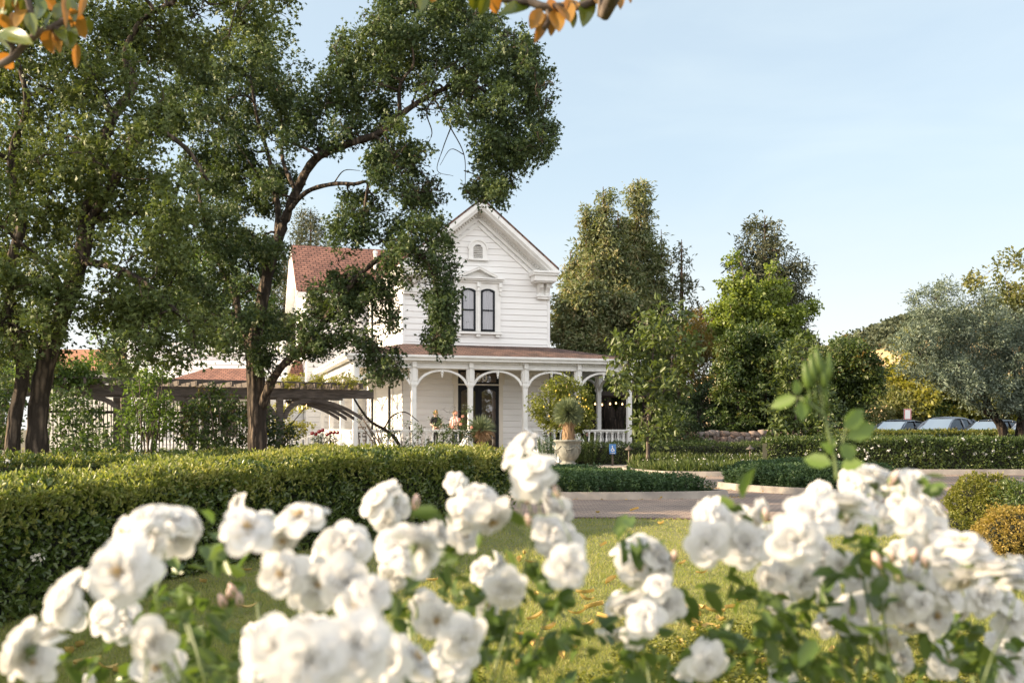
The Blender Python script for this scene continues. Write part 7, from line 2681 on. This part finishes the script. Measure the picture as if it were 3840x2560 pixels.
RIGHT = [(2620, 1930, 90, L_), (2680, 1910, 85, U_), (2700, 1960, 95, C_), (2650, 2040, 95, (-.1, -1, .1)), (2720, 2030, 80, C_), (2800, 2040, 90, (.1, -1, 0)), (2740, 1990, 75, U_), (2790, 1940, 75, C_), (2860, 1930, 85, C_),
         (2990, 2030, 105, C_), (2950, 1960, 85, U_), (3050, 1930, 100, (.1, -.9, .3)), (3080, 2050, 80, Rr_), (2860, 2010, 80, C_), (2900, 2080, 80, C_), (3140, 1880, 100, U_), (3050, 1850, 85, L_), (3180, 1950, 85, C_), (3230, 1880, 95, C_), (3260, 1760, 80, U_), (3310, 1790, 85, Rr_), (3190, 1800, 75, L_),
         (3400, 1790, 85, U_), (3440, 1840, 90, Rr_), (3390, 1880, 90, C_), (3430, 1950, 105, (.1, -1, .1)), (3480, 1900, 85, Rr_), (3540, 1920, 85, Rr_), (3500, 2000, 85, C_), (3330, 1960, 75, C_), (3290, 1860, 75, C_),
         (3620, 2020, 100, U_), (3560, 2070, 90, C_), (3660, 2070, 95, Rr_), (3730, 2110, 105, U_), (3800, 2150, 100, U_), (3450, 2080, 80, C_), (3380, 2070, 70, C_), (3840, 2120, 80, Rr_),
         (2880, 2170, 85, (-.1, -1, .1)), (2950, 2150, 85, C_), (3020, 2180, 80, C_), (2930, 2230, 70, C_), (3150, 2120, 85, (-.2, -1, .2)), (3230, 2160, 80, C_), (3110, 2190, 70, C_), (3320, 2160, 85, C_), (3400, 2180, 85, (.1, -.8, -.4)), (3480, 2160, 80, C_), (3620, 2190, 95, (.2, -.6, -.6)), (3560, 2200, 85, C_), (3680, 2170, 70, U_),
         (3200, 2290, 85, C_), (3250, 2370, 70, D_), (3380, 2270, 90, C_), (3460, 2260, 90, C_), (3520, 2310, 80, C_), (3600, 2310, 70, D_), (3700, 2240, 85, C_), (3770, 2240, 85, Rr_), (3800, 2330, 80, C_), (3330, 2420, 80, D_), (3400, 2470, 75, C_), (3420, 2340, 70, D_), (3750, 2400, 70, C_), (3820, 2420, 70, C_), (3560, 2480, 70, C_), (3800, 2520, 75, C_), (2940, 2540, 70, C_), (3110, 2330, 60, C_)]


def rose_bush(label, group, spec, base, ncane, leaf_spots, bud_spots, seed, green=()):
    base = np.array([*base, 0.0])
    root = thing('rose_bush', label, 'rose bush', base, 0, group)
    cent = []
    for i, (x, y, r, d) in enumerate(spec):
        Y = 0.0415 * F / r * random.uniform(.96, 1.04)
        Y = min(max(Y, 1.02), 2.1)
        q = P(x, y, Y)
        o = link('rose', RV[random.choice((0, 0, 1, 2, 2, 3, 4, 4, 5, 6))], root)
        dv = Vector(d) + Vector(rng.normal(size=3) * .28)
        dv.normalize()
        e = dv.to_track_quat('Z', 'Y')
        e = e @ Matrix.Rotation(random.uniform(0, 6.28), 4, 'Z').to_quaternion()
        o.rotation_mode = 'XYZ'
        o.rotation_euler = e.to_euler()
        s = r * Y / F / .0415 * random.choice((.7, .85, .95, 1.0, 1.05))
        o.scale = (s, s, s)
        o.location = Vector(q - base) - dv * .012
        back = q - np.array(dv) * .03
        cent.append((back[0], back[1], back[2], .02))
    for (x, y, Y) in bud_spots:
        q = P(x, y, Y + .30)
        o = link('rose_bud', BUD, root)
        o.location = Vector(q - base)
        o.rotation_euler = (random.uniform(-.5, .5), random.uniform(-.5, .5), 0)
        s = random.uniform(.65, .95)
        o.scale = (s, s, s)
        cent.append((q[0], q[1], q[2] - .03, .02))
    cent = np.array(cent)
    cm = cent[:, :3].mean(0)
    limbs = []
    for i in range(ncane):
        t = cent[rng.integers(0, len(cent))]
        b = base + np.array([random.uniform(-.08, .08), random.uniform(-.06, .06), 0])
        e = np.array([t[0], t[1] + .05, t[2] - .16])
        limbs.append(([b, b + (e - b) * np.array([.35, .4, .5]) + rng.normal(size=3) * .03, e], .0052, .0026))
    limbs_and_twigs(limbs, cent, .0036, 0, .06, 6, 1.0, .02).build('canes', M['stem'], root, True)
    pos, ax = [], []
    for (x, y, Y, sp, k) in leaf_spots:
        for _ in range(max(1, int(k * .48))):
            q = P(x + rng.normal() * sp * 1.3, y + rng.normal() * sp * 1.2, Y * random.choice((1.2, 1.3, 1.36, 1.42, 1.5)))
            pos.append(q)
            ax.append(unit(rng.normal(size=3) * np.array([1, .8, .35])))
    pos, ax = np.array(pos), np.array(ax)
    leaf_cloud('foliage', M['rose_leaf'], root, pos, ax, 5, .022, .046, .027, 'leaf', up=.7, stray=.7, fold=.15, droop=.2)
    return root


RGp = 'white rose bushes along the near edge'
ls = []
for x in range(500, 2500, 90):
    ls.append((x, 2530, 1.5, 55, 4))
for x, y, k in ((480, 2180, 5), (530, 2250, 8), (650, 2300, 10), (720, 2260, 8), (760, 2400, 12), (820, 2480, 14), (700, 2520, 12), (640, 2160, 3), (760, 2130, 5), (840, 2210, 5), (1320, 2320, 6), (1500, 2330, 7), (1690, 1990, 5), (1720, 2060, 5), (1770, 2200, 7), (1690, 2240, 7), (1950, 2250, 7), (1990, 2120, 5), (2070, 2270, 5), (1930, 2380, 10), (1850, 2400, 10), (2020, 2460, 10), (2100, 2330, 6), (1780, 2500, 10), (2150, 2480, 6), (180, 2540, 4), (300, 2430, 3), (1880, 1920, 3), (1620, 1930, 4)):
    ls.append((x, y, 1.45, 38, k))
buds = [(1020, 2060, 1.4), (1315, 2065, 1.3), (1290, 2240, 1.2), (1555, 1900, 1.5), (2095, 1860, 1.3), (470, 2240, 1.4), (1985, 1965, 1.4), (860, 2240, 1.5), (900, 2265, 1.5), (840, 2270, 1.5), (880, 2230, 1.5), (1950, 1850, 1.4), (1980, 1880, 1.4)]
rose_bush('sprawling white rose bush across the left and centre foreground', RGp, LEFT, (-.25, 1.75), 16, ls, buds, 1)
ls = []
for x, y, k in ((2490, 2320, 4), (2560, 2300, 3), (2600, 2240, 3), (2380, 2080, 4), (2430, 2150, 5), (2300, 2330, 4), (2400, 2440, 7), (2330, 2480, 7), (2540, 2480, 6), (2680, 2450, 8), (2750, 2500, 9), (2460, 2540, 8)):
    ls.append((x, y, 1.5, 34, k))
rose_bush('narrow white rose bush with a drooping column of blooms in the centre', RGp, MID, (.32, 1.75), 5, ls, [(2525, 2100, 1.5)], 2)
ls = []
for x in range(2700, 3850, 85):
    ls.append((x, 2530, 1.5, 55, 4))
for x, y, k in ((3200, 2060, 6), (3260, 2100, 5), (3240, 2010, 5), (3400, 1850, 2), (3050, 2260, 6), (3100, 2310, 7), (3170, 2390, 8), (2960, 2330, 6), (2890, 2380, 9), (2980, 2480, 10), (2800, 2420, 8), (3100, 2480, 9), (3320, 2330, 4), (3580, 2400, 7), (3660, 2330, 6), (3690, 2450, 8), (3480, 2420, 6), (3300, 2540, 8), (2760, 2180, 4), (2740, 2230, 4), (2870, 2260, 4), (3560, 2100, 3), (3300, 2210, 5), (2860, 1850, 2)):
    ls.append((x, y, 1.45, 36, k))
buds = [(3300, 2120, 1.35), (3345, 2100, 1.35), (3420, 2100, 1.3), (2870, 1945, 1.4), (3340, 1815, 1.4), (3030, 1890, 1.4), (3700, 2120, 1.3), (2880, 2200, 1.5), (3370, 2170, 1.4), (3470, 2120, 1.3)]
rr_ = rose_bush('tall white rose bush filling the right foreground', RGp, RIGHT, (.85, 1.8), 18, ls, buds, 3)
# the tall budding shoot
m = MB()
m.sm = True
Ysh = 1.75
sp_ = px(Ysh, (3140, 1800), (3130, 1720), (3105, 1620), (3085, 1550), (3000, 1490))
m.tube(curve_pts(sp_, 5), [.0042, .004, .0038, .0036, .0034] + [.003] * 16, 6)
m.tube(curve_pts(px(Ysh, (3088, 1555), (3082, 1500), (3070, 1440)), 5), .0017, 6)
m.tube(curve_pts(px(Ysh, (3150, 1690), (3165, 1640), (3170, 1600)), 5), .0015, 6)
m.build('budding_shoot', M['stem'], rr_, True)
sh_l = [(2990, 1490, 2885, 1525, 62), (3000, 1500, 3010, 1580, 55), (2990, 1480, 2985, 1420, 40), (3165, 1610, 3240, 1530, 75), (3175, 1640, 3290, 1590, 80), (3165, 1660, 3190, 1730, 80), (3130, 1700, 3080, 1660, 45), (3120, 1740, 3010, 1715, 70), (3150, 1750, 3240, 1735, 60), (3020, 1480, 3040, 1550, 45), (3130, 1640, 3100, 1700, 40)]
ps_, ds_, Ls_, Ws_ = [], [], [], []
for x0, y0, x1, y1, w in sh_l:
    a, b = P(x0, y0, Ysh), P(x1, y1, Ysh + random.uniform(-.03, .03))
    ps_.append(a)
    ds_.append(b - a)
    Ls_.append(np.linalg.norm(b - a))
    Ws_.append(w / F * Ysh)
V, Q = leaf_arrays(np.array(ps_), np.array(ds_), np.array([[0.1, -1, .5]] * len(ps_)) + rng.normal(size=(len(ps_), 3)) * .3, np.array(Ls_), np.array(Ws_), 'leaf', .12, .1)
quads('shoot_leaves', V - wloc(rr_), Q, M['rose_shoot'], rr_)
for x, y in ((3075, 1395), (3050, 1420), (3105, 1415), (3030, 1445), (3090, 1440)):
    o = link('green_bud', GBUD, rr_)
    q = P(x, y, Ysh)
    o.location = Vector(q - wloc(rr_))
    o.rotation_euler = (0, random.uniform(-.2, .2), 0)
    o.scale = (1.35, 1.35, 1.5)

# ------------------------------------------------------------------ overhanging magnolia
mg = thing('magnolia_tree', 'overhanging magnolia branches with big glossy rust backed leaves along the top', 'tree', (1.7, -2.6, 0))
m = MB()
m.sm = True
m.tube(curve_pts([(1.7, -2.6, 0), (1.65, -2.55, 1.6), (1.5, -2.3, 3.0), (1.2, -1.4, 3.9), (.7, .6, 3.7), P(2350, -160, 2.9), P(2240, -10, 3.1)], 6), [.16 - .0044 * i for i in range(37)][:37], 10)
m.tube(curve_pts([(1.5, -2.3, 3.0), (.2, -1.2, 3.9), (-1.0, .6, 3.6), P(-400, 480, 2.6), P(-60, 270, 2.9)], 6), [.09 - .0033 * i for i in range(25)], 10)
Yb = 3.2
for pts, r in (([(2240, -10), (2180, 22), (2060, 28), (2000, 12), (1930, -20)], .0135), ([(2050, 28), (2060, 70), (2040, 110)], .009), ([(2180, 20), (2230, 8), (2300, -20)], .009), ([(2000, 10), (1900, 0), (1850, -10), (1700, -40)], .010),
               ([(-60, 270), (40, 222), (80, 180), (140, 128), (195, 105), (250, 70), (310, 30)], .0115), ([(140, 128), (120, 60), (100, -20)], .010), ([(40, 222), (50, 180), (20, 140)], .009), ([(195, 105), (230, 110), (270, 100)], .009)):
    m.tube(curve_pts(px(Yb, *pts), 5), r, 7)
m.build('branches', M['bark_grey'], mg, True)


def big_leaves(name, lst, mat):
    mb = MB()
    mb.sm = True
    for x0, y0, x1, y1, w, tw_ in lst:
        a, b = P(x0, y0, Yb + random.uniform(-.05, .05)), P(x1, y1, Yb + random.uniform(-.12, .08))
        L = np.linalg.norm(b - a)
        d = (b - a) / L
        nrm = np.array([tw_, -1, .25])
        s = np.cross(d, nrm)
        s /= np.linalg.norm(s)
        u_ = np.cross(s, d)
        Wd = w / F * Yb
        fo, dr_ = random.uniform(.12, .3), random.uniform(-.05, .12)

        def f(u, v):
            k = 2 * u - 1
            wv = Wd * .5 * (math.sin(math.pi * (v ** .85)) ** .75 if 0 < v < 1 else 0.0)
            return a + d * L * v + s * k * wv + u_ * (abs(k) * wv * fo * 2 - dr_ * L * v * v + .02 * Wd * math.sin(v * 9 + k * 3))
        mb.grid(f, 7, 10)
    return mb.build(name, mat, mg, True)


big_leaves('foliage', [(0, 118, 114, 155, 66, 0), (-10, 150, 55, 205, 60, .2), (215, 100, 246, 156, 44, .3), (252, 88, 268, 188, 74, .1), (205, 40, 160, 106, 36, -.6), (110, 48, 126, 128, 46, .3), (160, 20, 140, 66, 40, .4), (60, -30, 30, 60, 50, 0), (140, -20, 175, 70, 40, .3), (230, 10, 205, 80, 40, .2), (262, -10, 282, 85, 40, .4), (325, 62, 340, 134, 34, .8), (-10, 60, 30, 50, 50, 0), (90, -10, 82, 112, 50, .1),
                       (1590, -40, 1580, 38, 46, .3), (1790, -30, 1772, 40, 50, .2), (1830, -20, 1800, 58, 44, .3), (1990, 12, 1875, 52, 56, .1), (2210, -20, 2186, 102, 66, .2), (2140, 20, 2150, 106, 40, .5), (1880, -20, 1905, 26, 36, 0)], M['mag_top'])
big_leaves('rusty_foliage', [(-10, 205, 54, 256, 56, 0), (190, 112, 192, 205, 64, .1), (286, 160, 285, 258, 30, .5), (262, 30, 322, 146, 58, .2), (52, -10, 66, 58, 24, .6), (6, 50, 36, 114, 48, 0), (48, 44, 58, 114, 34, .3), (240, -20, 250, 88, 26, .6), (320, -20, 298, 58, 26, .5), (160, -15, 212, 44, 46, .2), (200, 90, 225, 200, 40, .4), (20, -20, 10, 60, 46, .2), (90, 30, 60, 110, 44, .1),
                            (1640, -50, 1618, 10, 40, .2), (1840, -20, 1868, 52, 60, .1), (2030, 34, 1990, 108, 56, .2), (2050, 50, 2010, 156, 44, .4), (2062, 60, 2070, 138, 40, .3), (2080, 40, 2096, 128, 60, .1), (2100, 10, 2140, 86, 74, .1), (2050, 10, 2110, 60, 60, .2), (2150, 0, 2130, 60, 60, .1), (2250, -30, 2270, 50, 46, .1), (2310, -40, 2330, 26, 44, .2), (2355, -30, 2366, 12, 20, .3), (2225, -20, 2238, 18, 28, .2)], M['mag_back'])
